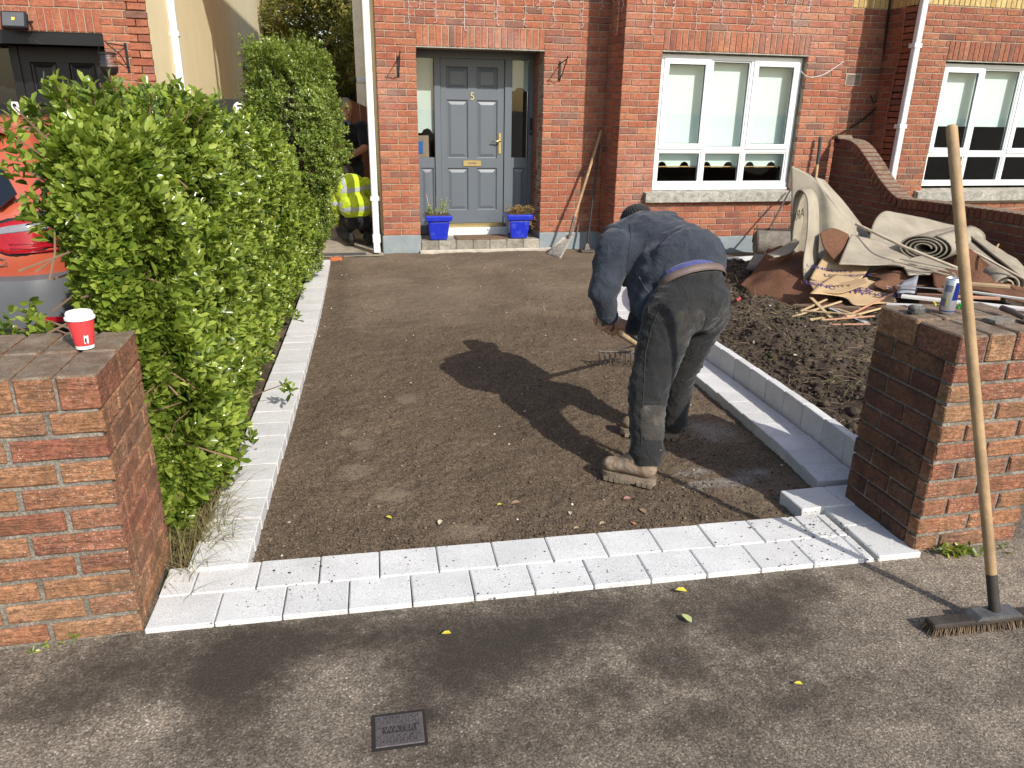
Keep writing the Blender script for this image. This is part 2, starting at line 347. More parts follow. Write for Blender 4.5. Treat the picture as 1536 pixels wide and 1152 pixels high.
def grit_pts(n):
    X = rng.uniform(-.42, 2.15, n); Y = 2.46+ (rng.random(n)**1.8)*4.2
    k = rng.random(n) > sub_dry(X, Y)*.9; X, Y = X[k], Y[k]
    r = rng.uniform(.0018, .0045, len(X))*(1+1.2*(rng.random(len(X)) > .97)); return np.stack([X, Y, sub_z(X, Y)+r*.3], -1), r
M_grit = MAT('grit', (.115, .083, .055), .95, .4, 50, rnd=.6)
pebbles('grit', 52000, grit_pts, M_grit, 0, 0)
def chips(n):
    X = rng.uniform(-.4, 2.1, n); Y = rng.uniform(2.5, 8.8, n); r = rng.uniform(.004, .009, n); return np.stack([X, Y, sub_z(X, Y)+r*.3], -1), r
pebbles('pale_stone_chips', 100, chips, MAT('pale_chip', (.5, .46, .4), .9, .2, 40, rnd=.3), 0, 0)
# side passage, neighbour's drive, strip of earth under the hedge
M_path = MAT('path_concrete', (.33, .285, .22), .95, .2, 3, .5, 70, dirt=(.09, .07, .05), dirt_amt=.6, fine=.25)
grid_mesh('side_path', np.linspace(-1.84, .47, 30), np.linspace(8.95, 24, 60), lambda X, Y: .0+.008*(vnoise(X, Y, 3, 3)-.5), M_path, kind='structure')
M_tar = MAT('tarmac', (.06, .058, .055), .95, .2, 3, .6, 120, fine=.4)
MB().box(-8, -1.42, 2.6, 9.3, -.05, .06).build('neighbour_drive', M_tar, kind='structure')
M_soil = NT('dark_soil'); q = M_soil; q.set(Roughness=1.); s1 = q.noise(28, 6, .7); s2 = q.noise(150, 4, .7)
q.col(q.mix(1., q.ramp(s1, [(.3, (.024, .016, .010)), (.55, (.082, .057, .038)), (.75, (.17, .125, .085))]), q.ramp(s2, [(.3, .5), (.7, 1.5)]), 'MULTIPLY')); b = q.bump(s1, 1., .02); q.bump(s2, .8, .006, b); M_soil = q.m
grid_mesh('hedge_soil', np.linspace(-1.5, -.28, 60), np.linspace(2.45, 9.0, 200), lambda X, Y: .08*np.clip((9.1-Y)/6.9, 0, 1)+.05*(vnoise(X, Y, 5, 3)-.3)-.06*sst(-.8+.045*(Y-2.4), -.42+.045*(Y-2.4), X), M_soil, kind='structure')

# ------------------------------------------------------------------ concrete edging blocks
def m_paver():
    q = NT('white_granite_block'); q.set(Roughness=.85); q.b.inputs['Specular IOR Level'].default_value = .3
    n = q.noise(330, 2, .5); c = q.ramp(n, [(.30, (.27, .265, .255)), (.41, (.58, .572, .555)), (.6, (.67, .662, .645)), (.7, (.77, .762, .745))])
    c = q.mix(1., c, q.ramp(q.rand(), [(0, .92), (1, 1.05)]), 'MULTIPLY'); c = q.mix(1., c, q.ramp(q.noise(7, 5, .65), [(.3, .88), (.65, 1.04)]), 'MULTIPLY')
    sp = q.noise(42, 4, .7); c = q.mix(q.ramp(sp, [(.66, 0.), (.72, .75)]), c, (.10, .08, .06))
    mu = q.noise(16, 5, .7); c = q.mix(q.ramp(mu, [(.60, 0.), (.80, .5)]), c, (.30, .26, .21))
    q.col(c); q.bump(n, .35, .002); return q.m
M_paver = m_paver()
edging = MB()
LP, WP = .2076, .1665
AL = -.0388; uF = Vector((math.cos(AL), math.sin(AL), 0)); vF = Vector((-math.sin(AL), math.cos(AL), 0)); OF = Vector((-.4682, 2.1068, .1128))
_pv = {}
rnd = random.Random(3)
def paver_mesh(L, W, H):
    k = (round(L, 3), round(W, 3), round(H, 3), rnd.randint(0, 2))
    if k in _pv: return _pv[k]
    bm = bmesh.new(); bmesh.ops.create_cube(bm, size=1)
    for q in bm.verts: q.co = Vector(((q.co.x+.5)*L, (q.co.y+.5)*W, (q.co.z-.5)*H))
    bmesh.ops.bevel(bm, geom=[e for e in bm.edges if max(a.co.z for a in e.verts) > -.001 or 1], offset=.0035, segments=1, affect='EDGES')
    for q in bm.verts: q.co += Vector((rnd.uniform(-1, 1), rnd.uniform(-1, 1), rnd.uniform(-1, 1)))*.0009
    me = bpy.data.meshes.new('paver'); bm.to_mesh(me); bm.free(); me.materials.append(M_paver); _pv[k] = me; return me
BED = MB(); BED.box(-.64, 1.9, 2.15, 2.42, -.05, .06)
bed = BED.build('edging_bed', M_mortarG, kind='structure'); bed['label'] = 'mortar bed under the pale edging blocks'
def put_paver(p, ux, L, W, H=.07, name='paver', zr=.0015, tilt=0):
    g_ = .006 if name == 'kerb_block' else .004; me = paver_mesh(L-g_, W-g_, H); o = bpy.data.objects.new(name, me); COL.objects.link(o); o.parent = bed
    o.location = p+Vector((0, 0, rnd.uniform(-zr, zr))); o.rotation_euler = (tilt+rnd.uniform(-.004, .004), rnd.uniform(-.004, .004), math.atan2(ux.y, ux.x)); return o
ZT = Vector((0, 0, .012))
for i in range(-1, 11):
    put_paver(OF+uF*LP*i+ZT, uF, LP, WP)
put_paver(OF-uF*(LP*1.0)+vF*WP+ZT+uF*.0, uF, LP*.5, WP)
for i in range(0, 11):
    put_paver(OF+uF*(LP*(i-.5))+vF*WP+ZT, uF, LP, WP)
put_paver(OF+uF*(LP*10.5)+vF*WP+ZT, uF, LP*.48, WP)
put_paver(OF+uF*(LP*11)+ZT*.9, uF, .038, WP); put_paver(OF+uF*(LP*10.985)+vF*WP+ZT*.9, uF, .041, WP)
# blocks along the right pillar
e0 = OF+uF*(LP*11+.04)
put_paver(e0+ZT*1.4, vF, LP*1.05, .18).location = e0+uF*.187+ZT*1.4
put_paver(e0, vF, LP*.85, .18).location = e0+uF*.187+vF*LP*1.05+ZT*1.5
sb = Vector((1.775, 2.375, .137)); put_paver(sb, Vector((1, 0, 0)), LP, WP); put_paver(sb+Vector((LP, 0, 0)), Vector((1, 0, 0)), .12, WP)
# left strip: blocks laid across
pin0, pin1 = Vector((-.400, 2.405, .138)), Vector((-.150, 8.66, .040))
dl = (pin1-pin0); nL = int(dl.length/WP); dl.normalize(); ol = Vector((-dl.y, dl.x, 0))
def strip_off(s): return -.055*math.sin(math.pi*min(1, s/6.3))*1.0
for i in range(nL):
    s = i*WP; p = pin0+dl*s; off = strip_off(s)
    put_paver(p+ol*(-off)*0+Vector((off*-.6, 0, 0)), dl, WP, .205, .08)
# right channel blocks + upright kerb, following a curve
def crom(P, n):
    out = []
    for i in range(len(P)-1):
        a, b, c, d = P[max(i-1, 0)], P[i], P[i+1], P[min(i+2, len(P)-1)]
        for k in range(n):
            t = k/n; out.append(.5*((2*b)+(c-a)*t+(2*a-5*b+4*c-d)*t*t+(3*b-a-3*c+d)*t**3))
    out.append(P[-1]); return out
kc = crom([Vector(p) for p in ((2.197, 2.57, 0), (2.245, 3.0, 0), (2.285, 3.6, 0), (2.315, 4.2, 0), (2.33, 4.8, 0), (2.34, 5.3, 0), (2.42, 5.85, 0), (2.68, 6.45, 0), (3.15, 6.95, 0), (3.8, 7.3, 0), (4.6, 7.45, 0), (5.7, 7.5, 0))], 14)
def walk(path, step):
    out = [path[0]]; acc = 0
    for a, b in zip(path[:-1], path[1:]):
        L = (b-a).length; t = 0
        while acc+(L-t) >= step: t += step-acc; out.append(a+(b-a)*(t/L)); acc = 0
        acc += L-t
    return out
ks = walk(kc, .2)
for a, b in zip(ks[:-1], ks[1:]):
    u = (b-a).normalized(); nrm = Vector((-u.y, u.x, 0)); zz = gz(a.y)
    o = put_paver(Vector((a.x, a.y, zz+.158)), u, .2, .055, .2, 'kerb_block'); o.location = Vector((a.x, a.y, zz+.158))-nrm*.057
for a, b in zip(walk(kc, .1665)[:-1], walk(kc, .1665)[1:]):
    u = (b-a).normalized(); zz = gz(a.y); put_paver(Vector((a.x, a.y, zz+.028)), u, .1668, .2076)

# ------------------------------------------------------------------ flower bed (dug over)
def kx(Y): return np.interp(Y, [p.y for p in kc], [p.x for p in kc])
def bed_z(X, Y):
    e = sst(.02, .35, X-kx(np.clip(Y, 2.57, 7.4))-.05)
    return .113*np.clip((9.1-Y)/6.9, 0, 1)+.105+.05*e+e*(.16*(vnoise(X, Y, 1.6, 5)-.5)+.11*(vnoise(X, Y, 7, 6, 4)-.45))+.02*(vnoise(X, Y, 30, 4, 2)-.5)
XX, TT = np.meshgrid(np.linspace(0, 1, 150), np.linspace(2.44, 7.42, 210)); Xb = kx(np.clip(TT, 2.57, 7.4))+.062; X0 = Xb+XX*(6.0-Xb)
ii = np.arange(XX.size).reshape(XX.shape); ff = np.stack([ii[:-1, :-1], ii[:-1, 1:], ii[1:, 1:], ii[1:, :-1]], -1).reshape(-1, 4)
np_mesh('flower_bed', np.stack([X0, TT, np.where(TT < 2.45, .06, bed_z(X0, TT)-.08*np.clip((2.7-TT)/.26, 0, 1)*(X0 > 2.45))], -1).reshape(-1, 3), ff, 4, M_soil, None, True, 'structure')
def clods(n):
    Y = rng.uniform(2.5, 7.2, n); X = kx(Y)+.1+rng.random(n)**1.3*2.4; r = rng.uniform(.006, .02, n)*(1+1.3*(rng.random(n) > .95)); return np.stack([X, Y, bed_z(X, Y)+r*.2], -1), r
pebbles('soil_clods', 9000, clods, M_soil, 0, 0)
def bstones(n):
    Y = rng.uniform(2.5, 6.5, n); X = kx(Y)+.12+rng.random(n)*2; r = rng.uniform(.008, .022, n); return np.stack([X, Y, bed_z(X, Y)+r*.4], -1), r
pebbles('pale_stones', 22, bstones, MAT('stone', (.36, .32, .26), .9, .25, 30, rnd=.5), 0, 0)
# dead roots, straw and weeds mixed in
def strands(name, n, fp, L, r, mat, up=.25, seg=3, parent=None, curl=.5):
    V = []; Fq = []; b = 0
    for _ in range(n):
        p = Vector(fp()); a = rnd.uniform(0, 6.28); l = rnd.uniform(*L); d = Vector((math.cos(a), math.sin(a), rnd.uniform(-.05, up)*2)); pts = [p]
        for _k in range(seg):
            d = (d+Vector((rnd.uniform(-1, 1), rnd.uniform(-1, 1), rnd.uniform(-.8, .5)))*curl).normalized(); pts.append(pts[-1]+d*l/seg)
        sd_ = Vector((-d.y, d.x, 0)).normalized() if abs(d.z) < .95 else Vector((1, 0, 0)); rr = rnd.uniform(*r)
        for i, q in enumerate(pts):
            k = rr*(1-.7*i/seg); V += [tuple(q+sd_*k), tuple(q-sd_*k+Vector((0, 0, k*.3))), tuple(q+Vector((0, 0, k*1.3)))]
        for i in range(seg):
            o = b+i*3
            for j in range(3): Fq.append((o+j, o+(j+1) % 3, o+3+(j+1) % 3, o+3+j))
        b = len(V)
    return np_mesh(name, V, Fq, 4, mat, parent, False, 'stuff')
def fbed():
    Y = rnd.uniform(2.6, 7.0); X = float(kx(Y))+.1+rnd.random()*2.3; return (X, Y, float(bed_z(np.array([X]), np.array([Y]))[0])+.005)
strands('dead_roots', 2600, fbed, (.04, .16), (.0012, .0035), MAT('dead_root', (.22, .16, .10), .95, .3, 20, rnd=.5))
strands('straggly_weeds', 1500, fbed, (.03, .10), (.0015, .004), MAT('weed_green', (.10, .12, .035), .8, .3, 20, rnd=.5), up=.5)
# ================================================================== BRICKWORK
_bm = {}
brnd = random.Random(11)
def brick_mesh(L, H, D, mat, nvar=4):
    k = (round(L*200), round(H*200), round(D*100), mat.name, brnd.randint(0, nvar-1))
    if k in _bm: return _bm[k]
    L, H = round(L*200)/200, round(H*200)/200
    b = .0045; V = []; n = 3
    for ring, (yy, ins) in enumerate(((D, 0), (.005, 0), (0, b))):
        for z in (ins, H-ins):
            for i in range(n):
                x = ins+(L-2*ins)*i/(n-1); j = .0022 if ring else 0
                V.append((x+brnd.uniform(-j, j)*.8, yy+(brnd.uniform(-.0025, .002) if ring == 2 else 0), z+brnd.uniform(-j, j)*.8))
    Fc = []
    def lp(r): o = r*6; return [o, o+1, o+2, o+5, o+4, o+3]
    for r in (0, 1):
        a, c = lp(r), lp(r+1)
        for i in range(6): Fc.append((a[i], a[(i+1) % 6], c[(i+1) % 6], c[i]))
    Fc += [(12, 13, 16, 15), (13, 14, 17, 16), (3, 4, 1, 0), (4, 5, 2, 1)]
    me = bpy.data.meshes.new('brick'); me.from_pydata(V, [], Fc); me.update()
    bm = bmesh.new(); bm.from_mesh(me); bmesh.ops.recalc_face_normals(bm, faces=bm.faces[:]); bm.to_mesh(me); bm.free()
    me.materials.append(mat); _bm[k] = me; return me
class Wall:
    """collects bricks; facing angle th: 0 faces -Y, -90 faces -X, 90 faces +X"""
    def __init__(s): s.b = []
    def brick(s, p, th, L, H, mat, D=.05, rx=0.): s.b.append((Vector(p), th, L, H, mat, D, rx))
    def courses(s, org, th, u0, u1, z0, nz, mat, holes=(), D=.05, half0=0, snap=None, C=.075, P=.225, J=.01):
        c, sn = math.cos(R_(th)), math.sin(R_(th))
        for k in range(nz):
            z = z0+C*k; iv = [(u0, u1)]
            for (a, b, za, zb) in holes:
                if z+C*.5 > za and z+C*.5 < zb:
                    iv = [q for (p0, p1) in iv for q in ((p0, min(p1, a)), (max(p0, b), p1)) if q[1]-q[0] > .02]
            for (a, b) in iv:
                u = a-((k+half0) % 2)*P/2
                while u < b-.02:
                    x0, x1 = max(u, a), min(u+P-J, b)
                    if b-(u+P) < .05: x1 = b
                    if x1-x0 > .025:
                        jj = brnd.uniform(-.0015, .0015)
                        s.brick((org[0]+c*x0, org[1]+sn*x0, org[2]+z+J/2+jj), th, x1-x0, C-J, mat, D)
                    u += P if b-(u+P) >= .05 else 9
    def soldiers(s, org, th, u0, u1, z0, H, mat, D=.05, J=.01, pitch=.075):
        c, sn = math.cos(R_(th)), math.sin(R_(th)); n = max(1, round((u1-u0)/pitch)); p = (u1-u0)/n
        for i in range(n):
            u = u0+i*p+J/2; s.brick((org[0]+c*u, org[1]+sn*u, org[2]+z0+J/2), th, p-J, H-J, mat, D)
    def emit(s, parent, limit=300, hide=None):
        sc = []
        for i, (p, th, L, H, mat, D, rx) in enumerate(s.b):
            q = pj(p); c, sn = math.cos(R_(th)), math.sin(R_(th)); r = pj(p+Vector((c*L, sn*L, H)))
            vis = (-25 < q[0] < 1560 and -25 < q[1] < 1175); nrm = Vector((sn, -c, 0)); facing = (_C-p).dot(nrm) > 0
            a = abs(r[0]-q[0])*abs(r[1]-q[1]) if vis and facing else 0
            if hide and hide(q): a *= .01
            sc.append((a, i))
        sc.sort(reverse=True); keep = set(i for a, i in sc[:limit] if a > 0); W0 = WL[parent.name]; J = {}
        for i, (p, th, L, H, mat, D, rx) in enumerate(s.b):
            me = brick_mesh(L, H, D, mat); M_ = Matrix.Translation(p) @ Matrix.Rotation(R_(th), 4, 'Z') @ Matrix.Rotation(rx, 4, 'Y')
            if i in keep:
                o = bpy.data.objects.new('brick', me); COL.objects.link(o); o.parent = parent; o.location = p-W0; o.rotation_euler = (0, rx, R_(th))
            else: J.setdefault(mat.name, []).append((me, M_, mat))
        for nm, lst in J.items():
            mb = MB()
            for me, M_, mat in lst: mb.add([M_ @ v.co for v in me.vertices], [tuple(f.vertices) for f in me.polygons])
            mb.build('brickwork', lst[0][2], parent, kind='stuff')
def core(mb, org, th, u0, u1, z0, z1, holes, back=.009, D=.25):
    c, sn = math.cos(R_(th)), math.sin(R_(th)); us = sorted({u0, u1, *[h[0] for h in holes], *[h[1] for h in holes]}); zs = sorted({z0, z1, *[h[2] for h in holes], *[h[3] for h in holes]})
    us = [u for u in us if u0 <= u <= u1]; zs = [z for z in zs if z0 <= z <= z1]
    M_ = Matrix.Translation(Vector(org)) @ Matrix.Rotation(R_(th), 4, 'Z')
    for a, b in zip(us[:-1], us[1:]):
        run = None
        for z, y in zip(zs[:-1], zs[1:]):
            um, zm = (a+b)/2, (z+y)/2
            if any(h[0] < um < h[1] and h[2] < zm < h[3] for h in holes): continue
            mb.box(a, b, back, back+D, z, y, M_=M_)
    return mb
YD, YB = 9.178, 8.627
XL, XD0, XD1, XB, XB2, XN = .4838, .929, 2.4217, 3.190, 5.975, 6.90
# ---- upper storey plain brick texture (out of view)
def m_brickflat():
    q = NT('upper_brick'); t = q.n('TexBrick'); t.inputs['Scale'].default_value = 4.44; t.inputs['Color1'].default_value = (.40, .11, .05, 1); t.inputs['Color2'].default_value = (.3, .07, .04, 1); t.inputs['Mortar'].default_value = (.42, .34, .25, 1)
    s = q.n('SeparateXYZ'); q.l(q.pos(), s.inputs[0]); cmb = q.n('CombineXYZ'); q.l(q.math('ADD', s.outputs[0], s.outputs[1]), cmb.inputs[0]); q.l(s.outputs[2], cmb.inputs[1]); q.l(cmb.outputs[0], t.inputs['Vector']); q.col(t.outputs[0]); q.set(Roughness=.9); return q.m
M_bflat = m_brickflat()
M_tile = MAT('roof_tile', (.10, .08, .07), .85, .2, 3, .4, 20)
def window(parent, x0, x1, z0, z1, yf, cols, ztr, blind_z, label, scallop=False):
    """upvc window: outer frame, mullions, transom, casement sashes, panes; yf = front face of frame"""
    fr = MB(); t = .055; d = .06
    fr.box(x0, x1, yf, yf+d, z1-t, z1, .004); fr.box(x0, x1, yf-.012, yf+d, z0, z0+t, .004)
    fr.box(x0, x0+t, yf+.001, yf+d-.001, z0+t, z1-t, .004); fr.box(x1-t, x1, yf+.001, yf+d-.001, z0+t, z1-t, .004)
    win = fr.build('window', M_white, parent); win['label'] = label
    xs = [x0]+cols+[x1]; mu = MB()
    for c in cols: win_m = MB().box(c-.024, c+.024, yf+.002, yf+d-.002, z0+t, z1-t, .004).build('mullion', M_white, win)
    for i in range(len(xs)-1):
        a = xs[i]+(t if i == 0 else .024); b = xs[i+1]-(t if i == len(xs)-2 else .024)
        MB().box(a, b, yf+.003, yf+d-.003, ztr-.024, ztr+.024, .004).build('transom', M_white, win)
        for (za, zb, top) in ((z0+t, ztr-.024, 0), (ztr+.024, z1-t, 1)):
            s = .05 if (top and i != 1) else .016; y0 = yf-.012 if (top and i != 1) else yf+.012
            sm = MB(); g = .0 if not(top and i != 1) else -.012
            sm.box(a+g, b-g, y0, y0+.05, zb-s, zb-g, .004); sm.box(a+g, b-g, y0, y0+.05, za+g, za+s, .004); sm.box(a+g, a+s, y0+.001, y0+.049, za+s, zb-s, .003); sm.box(b-s, b-g, y0+.001, y0+.049, za+s, zb-s, .003)
            sm.build('sash' if (top and i != 1) else 'bead', M_white, win)
            MB().add([(a+s, y0+.028, za+s), (b-s, y0+.028, za+s), (b-s, y0+.028, zb-s), (a+s, y0+.028, zb-s)], [(0, 1, 2, 3)]).build('pane', M_glass, win)
            gk = MB()
            for (p, q_, r, s_) in ((a+s, b-s, za+s, za+s+.006), (a+s, b-s, zb-s-.006, zb-s), (a+s, a+s+.006, za+s, zb-s), (b-s-.006, b-s, za+s, zb-s)): gk.box(p, q_, y0+.018, y0+.026, r, s_)
            gk.build('gasket', M_black, win)
    bl = MB(); yb = yf+.13
    if scallop:
        n = 6; pts = [(x1-.02, z1-.02), (x0+.02, z1-.02)]
        wd = (x1-x0-.04)/n
        low = []
        for i in range(n):
            for k in range(9):
                a = x0+.02+wd*i+wd*k/8; u = k/8; low.append((a, blind_z+(.07*max(0, math.sin((u-.25)*2*math.pi))**.6 if .25 < u < .75 else 0)))
        bl.prism(pts+low, .004, Matrix.Translation((0, yb, 0)))
    else: bl.box(x0+.02, x1-.02, yb, yb+.004, blind_z, z1-.02)
    bo = bl.build('blind', M_blind, win)
    if scallop: MB().box(x0+.02, x1-.02, yb-.006, yb-.001, blind_z+.005, blind_z+.016).build('blind_pole', M_wood, win)
    return win
def room(parent, x0, x1, y0, y1, z0, z1):
    MB().add([(x0, y1, z0), (x1, y1, z0), (x1, y1, z1), (x0, y1, z1), (x0, y0, z0), (x1, y0, z0), (x1, y0, z1), (x0, y0, z1)], [(0, 1, 2, 3), (0, 4, 5, 1), (3, 2, 6, 7), (0, 3, 7, 4), (1, 5, 6, 2)]).build('room_lining', M_roomgrey, parent)
def downpipe(parent, x, y, z0, z1, wdt=.065, clips=()):
    p = MB().box(x-wdt/2, x+wdt/2, y-wdt/2, y+wdt/2, z0+.09, z1, .008).build('downpipe', M_white2, parent)
    MB().box(x-wdt/2-.008, x+wdt/2+.008, y-wdt/2-.008, y+wdt/2+.008, z0+.10, z0+.2, .006).build('pipe_collar', M_white2, p)
    sh = MB(); sh.add([(x-.036, y-.036, z0+.1), (x+.036, y-.036, z0+.1), (x+.036, y+.036, z0+.1), (x-.036, y+.036, z0+.1), (x-.036, y-.10, z0), (x+.036, y-.10, z0), (x+.036, y-.03, z0-.01), (x-.036, y-.03, z0-.01)], [(0, 1, 2, 3), (0, 4, 5, 1), (1, 5, 6, 2), (2, 6, 7, 3), (3, 7, 4, 0), (4, 7, 6, 5)]); sh.build('pipe_shoe', M_white2, p)
    for z in clips: MB().box(x-wdt/2-.014, x+wdt/2+.014, y-wdt/2-.006, y+wdt/2+.03, z, z+.05, .003).build('pipe_collar', M_white2, p)
    return p
# ================================================================== MAIN HOUSE
house = thing('brick_house', 'red brick house with grey panelled front door and white window bay', 'house', (1.9, 9.178, 0))
dh = (XD0, XD1, -.1, 2.3); WX0, WX1 = 3.655, 5.497; wh = (WX0, WX1, .745, 2.3); sh_ = (3.555, 5.545, .63, .755)
mb = MB(); core(mb, (0, YD, 0), 0, XL+.009, XB+.2, -.1, 3.35, [dh]); core(mb, (XB, YD, 0), -90, -.2, YD-YB-.03, -.1, 3.349, [], D=.2)
core(mb, (0, YB, 0), 0, XB+.009, XB2-.009, -.1, 3.35, [wh]); core(mb, (XD1, YD+.5, 0), -90, -.05, .47, -.1, 2.299, [], D=.2); core(mb, (XD0, YD, 0), 90, .26, .55, -.1, 2.3, [], D=.2)
core(mb, (XB2, YB, 0), 90, .03, .8, -.1, 3.349, [], D=.2); mb.box(XD0-.2, XD1+.2, YD+.26, YD+.62, 2.302, 2.6)
mb.build('wall', M_mortar, house)
W = Wall()
hz = [dh, (XD0, XD1, 2.3, 2.525)]
W.courses((0, YD, 0), 0, XL, XB, .2, 42, M_brick, hz)
W.soldiers((0, YD, 0), 0, XD0, XD1, 2.3, .225, M_brick)
W.courses((XB, YD, 0), -90, 0, YD-YB-.058, .2, 42, M_brick, half0=1)
W.courses((0, YB, 0), 0, XB, XB2, .2, 42, M_brick, [wh, (WX0, WX1, 2.3, 2.525), sh_])
W.soldiers((0, YB, 0), 0, WX0, WX1, 2.3, .225, M_brick)
W.courses((XB2, YB+.058, 0), 90, 0, YD-YB-.06, .2, 42, M_brick)
W.courses((XD1, YD+.5, 0), -90, 0, .442, .2, 28, M_brick, half0=1)
W.courses((XD0, YD+.058, 0), 90, 0, .44, .2, 28, M_brick, half0=1)
W.emit(house, 300)
MB().box(XL+.01, XB2, YD+.03, 17.5, 3.35, 7.0).box(XB+.01, XB2, YB+.012, YD+.029, 3.351, 7.0).build('upper_wall', M_bflat, house)
MB().box(XL, XL+.2, YD+.26, 17.5, 0, 3.349).build('gable_wall', M_render, house)
MB().box(XL-.15, XB2+.1, YD-.8, 17.9, 7.0, 7.15).build('roof', M_tile, house)
for bx_ in ((XL-.012, XD0+.004, YD-.022, YD+.2, -.08, .197, .006), (XD1-.004, XB, YD-.022, YD+.2, -.08, .197, .006), (XB-.022, XB2+.01, YB-.022, YB+.15, -.08, .196, .006), (XB-.022, XB+.15, YB+.151, YD-.0225, -.08, .195, .004)):
    MB().box(*bx_).build('plinth', M_plinth, house)
# reveal soffit, window lintel edge
MB().box(XD0, XD1, YD-.004, YD+.02, 2.290, 2.3015).build('lintel_edge', M_sill, house)
MB().box(WX0, WX1, YB-.003, YB+.02, 2.290, 2.3015).build('lintel_edge', M_sill, house)
# --- front window
win = window(house, WX0+.025, WX1-.012, .79, 2.275, YB+.085, [4.31, 4.845], 1.225, 1.015, 'white casement window with pale blinds on the brick bay', True)
MB().box(WX0-.0, WX0+.024, YB+.06, YB+.13, .745, 2.3).box(WX1-.0115, WX1, YB+.06, YB+.13, .745, 2.3).box(WX0+.024, WX1-.0115, YB+.06, YB+.13, 2.2755, 2.3).build('window_seal', M_mortarG, win)
room(house, WX0-.3, WX1+.3, YB+.27, YB+3, .3, 2.5)
sl = MB(); sl.prism([(0, .63), (0, .735), (.17, .765), (.17, .63)], 1.99, Matrix.Translation((3.555, YB-.075, 0)) @ Matrix(((0, 1, 0, 0), (1, 0, 0, 0), (0, 0, 1, 0), (0, 0, 0, 1)))); sl.build('window_sill', M_sill, house)
MB().box(WX0+.02, WX1-.012, YB+.05, YB+.12, .762, .789, .004).build('sill_strip', M_white, win)
# --- door set
YF = YD+.5
fr = MB()
fr.box(XD0, XD1, YF-.02, YF+.06, 2.215, 2.30); fr.box(XD0, XD0+.05, YF-.02, YF+.06, .13, 2.2145); fr.box(XD1-.055, XD1, YF-.02, YF+.06, .13, 2.2145)
fr.box(1.185, 1.262, YF-.021, YF+.06, .13, 2.2147, .004); fr.box(2.058, 2.15, YF-.021, YF+.06, .13, 2.2147, .004)
door = fr.build('door', M_door, house); door['label'] = 'slate grey six panel front door with glazed sidelights'
def panelled(parent, x0, x1, z0, z1, y, panels, mat, name):
    """leaf with recessed moulded panels; y = front face"""
    mb = core(MB(), (0, y, 0), 0, x0, x1, z0, z1, panels, back=0, D=.045)
    leaf = mb.build(name, mat, parent)
    for (a, b, c, d) in panels:
        p = MB(); e = .03
        def ring(i, yy): return [(a+i, y+yy, c+i), (b-i, y+yy, c+i), (b-i, y+yy, d-i), (a+i, y+yy, d-i)]
        rs = [ring(0, 0), ring(.012, .014), ring(.02, .016), ring(.055, .004), ring(.058, .004)]
        vs = [q for r in rs for q in r]; fs = [(k*4+i, k*4+(i+1) % 4, k*4+4+(i+1) % 4, k*4+4+i) for k in range(4) for i in range(4)]+[(16, 17, 18, 19)]
        p.add(vs, fs).build('panel', mat, leaf)
    return leaf
pn = [(1.335, 1.602, 1.87, 2.125), (1.708, 1.972, 1.87, 2.125), (1.335, 1.602, 1.06, 1.75), (1.708, 1.972, 1.06, 1.75), (1.335, 1.602, .42, .948), (1.708, 1.972, .42, .948)]
leaf = panelled(door, 1.266, 2.054, .265, 2.212, YF, pn, M_door, 'door_leaf')
panelled(door, XD0+.051, 1.184, .13, 1.075, YF+.002, [(XD0+.075, 1.165, .30, .95)], M_door, 'side_panel')
panelled(door, 2.151, XD1-.056, .13, 1.075, YF+.002, [(2.175, XD1-.08, .30, .95)], M_door, 'side_panel')
for a, b in ((XD0+.051, 1.184), (2.151, XD1-.056)):
    MB().add([(a, YF+.02, 1.076), (b, YF+.02, 1.076), (b, YF+.02, 2.214), (a, YF+.02, 2.214)], [(0, 1, 2, 3)]).build('sidelight_pane', M_glassd, door)
MB().prism([(XD0+.05, 2.21), (XD0+.05, 1.36), (1.03, 1.36), (1.055, 1.40), (1.10, 1.415), (1.14, 1.40), (1.16, 1.36), (1.19, 1.36), (1.19, 2.21)], .004, Matrix.Translation((0, YF+.05, 0))).build('sidelight_blind', M_blind, door)
MB().prism([(2.145, 2.21), (2.145, 1.86), (2.19, 1.86), (2.22, 1.895), (2.27, 1.905), (2.31, 1.89), (2.33, 1.86), (2.37, 1.86), (2.37, 2.21)], .004, Matrix.Translation((0, YF+.05, 0))).build('sidelight_blind', M_blind, door)
MB().box(XD0+.052, XD0+.19, YF+.08, YF+.09, 1.05, 1.33).build('card', MAT('brown_card', (.30, .23, .17), .8), door)
MB().box(XD0+.058, XD0+.115, YF+.07, YF+.075, 1.12, 1.26).build('blue_label', MAT('blue_print', (.02, .14, .42), .6), door)
room(house, XD0+.05, XD1-.05, YF+.1, YF+2.5, .1, 2.25)
hd = MB().box(1.985, 2.02, YF-.014, YF-.0005, 1.12, 1.37, .003).build('door_handle', M_brass, leaf)
MB().tube([(2.0, YF-.012, 1.275), (2.0, YF-.05, 1.275)], .010).tube([(2.005, YF-.05, 1.275), (1.955, YF-.052, 1.272), (1.90, YF-.048, 1.272)], [.010, .009, .008]).build('lever', M_brass, leaf, True)
MB().box(1.535, 1.765, YF-.012, YF-.0005, .968, 1.042, .003).build('letter_plate', M_brass, leaf)
MB().box(1.60, 1.70, YF-.0145, YF-.0122, 1.0, 1.014).build('letter_flap_mark', MAT('grey_mark', (.12, .11, .09), .5), leaf)
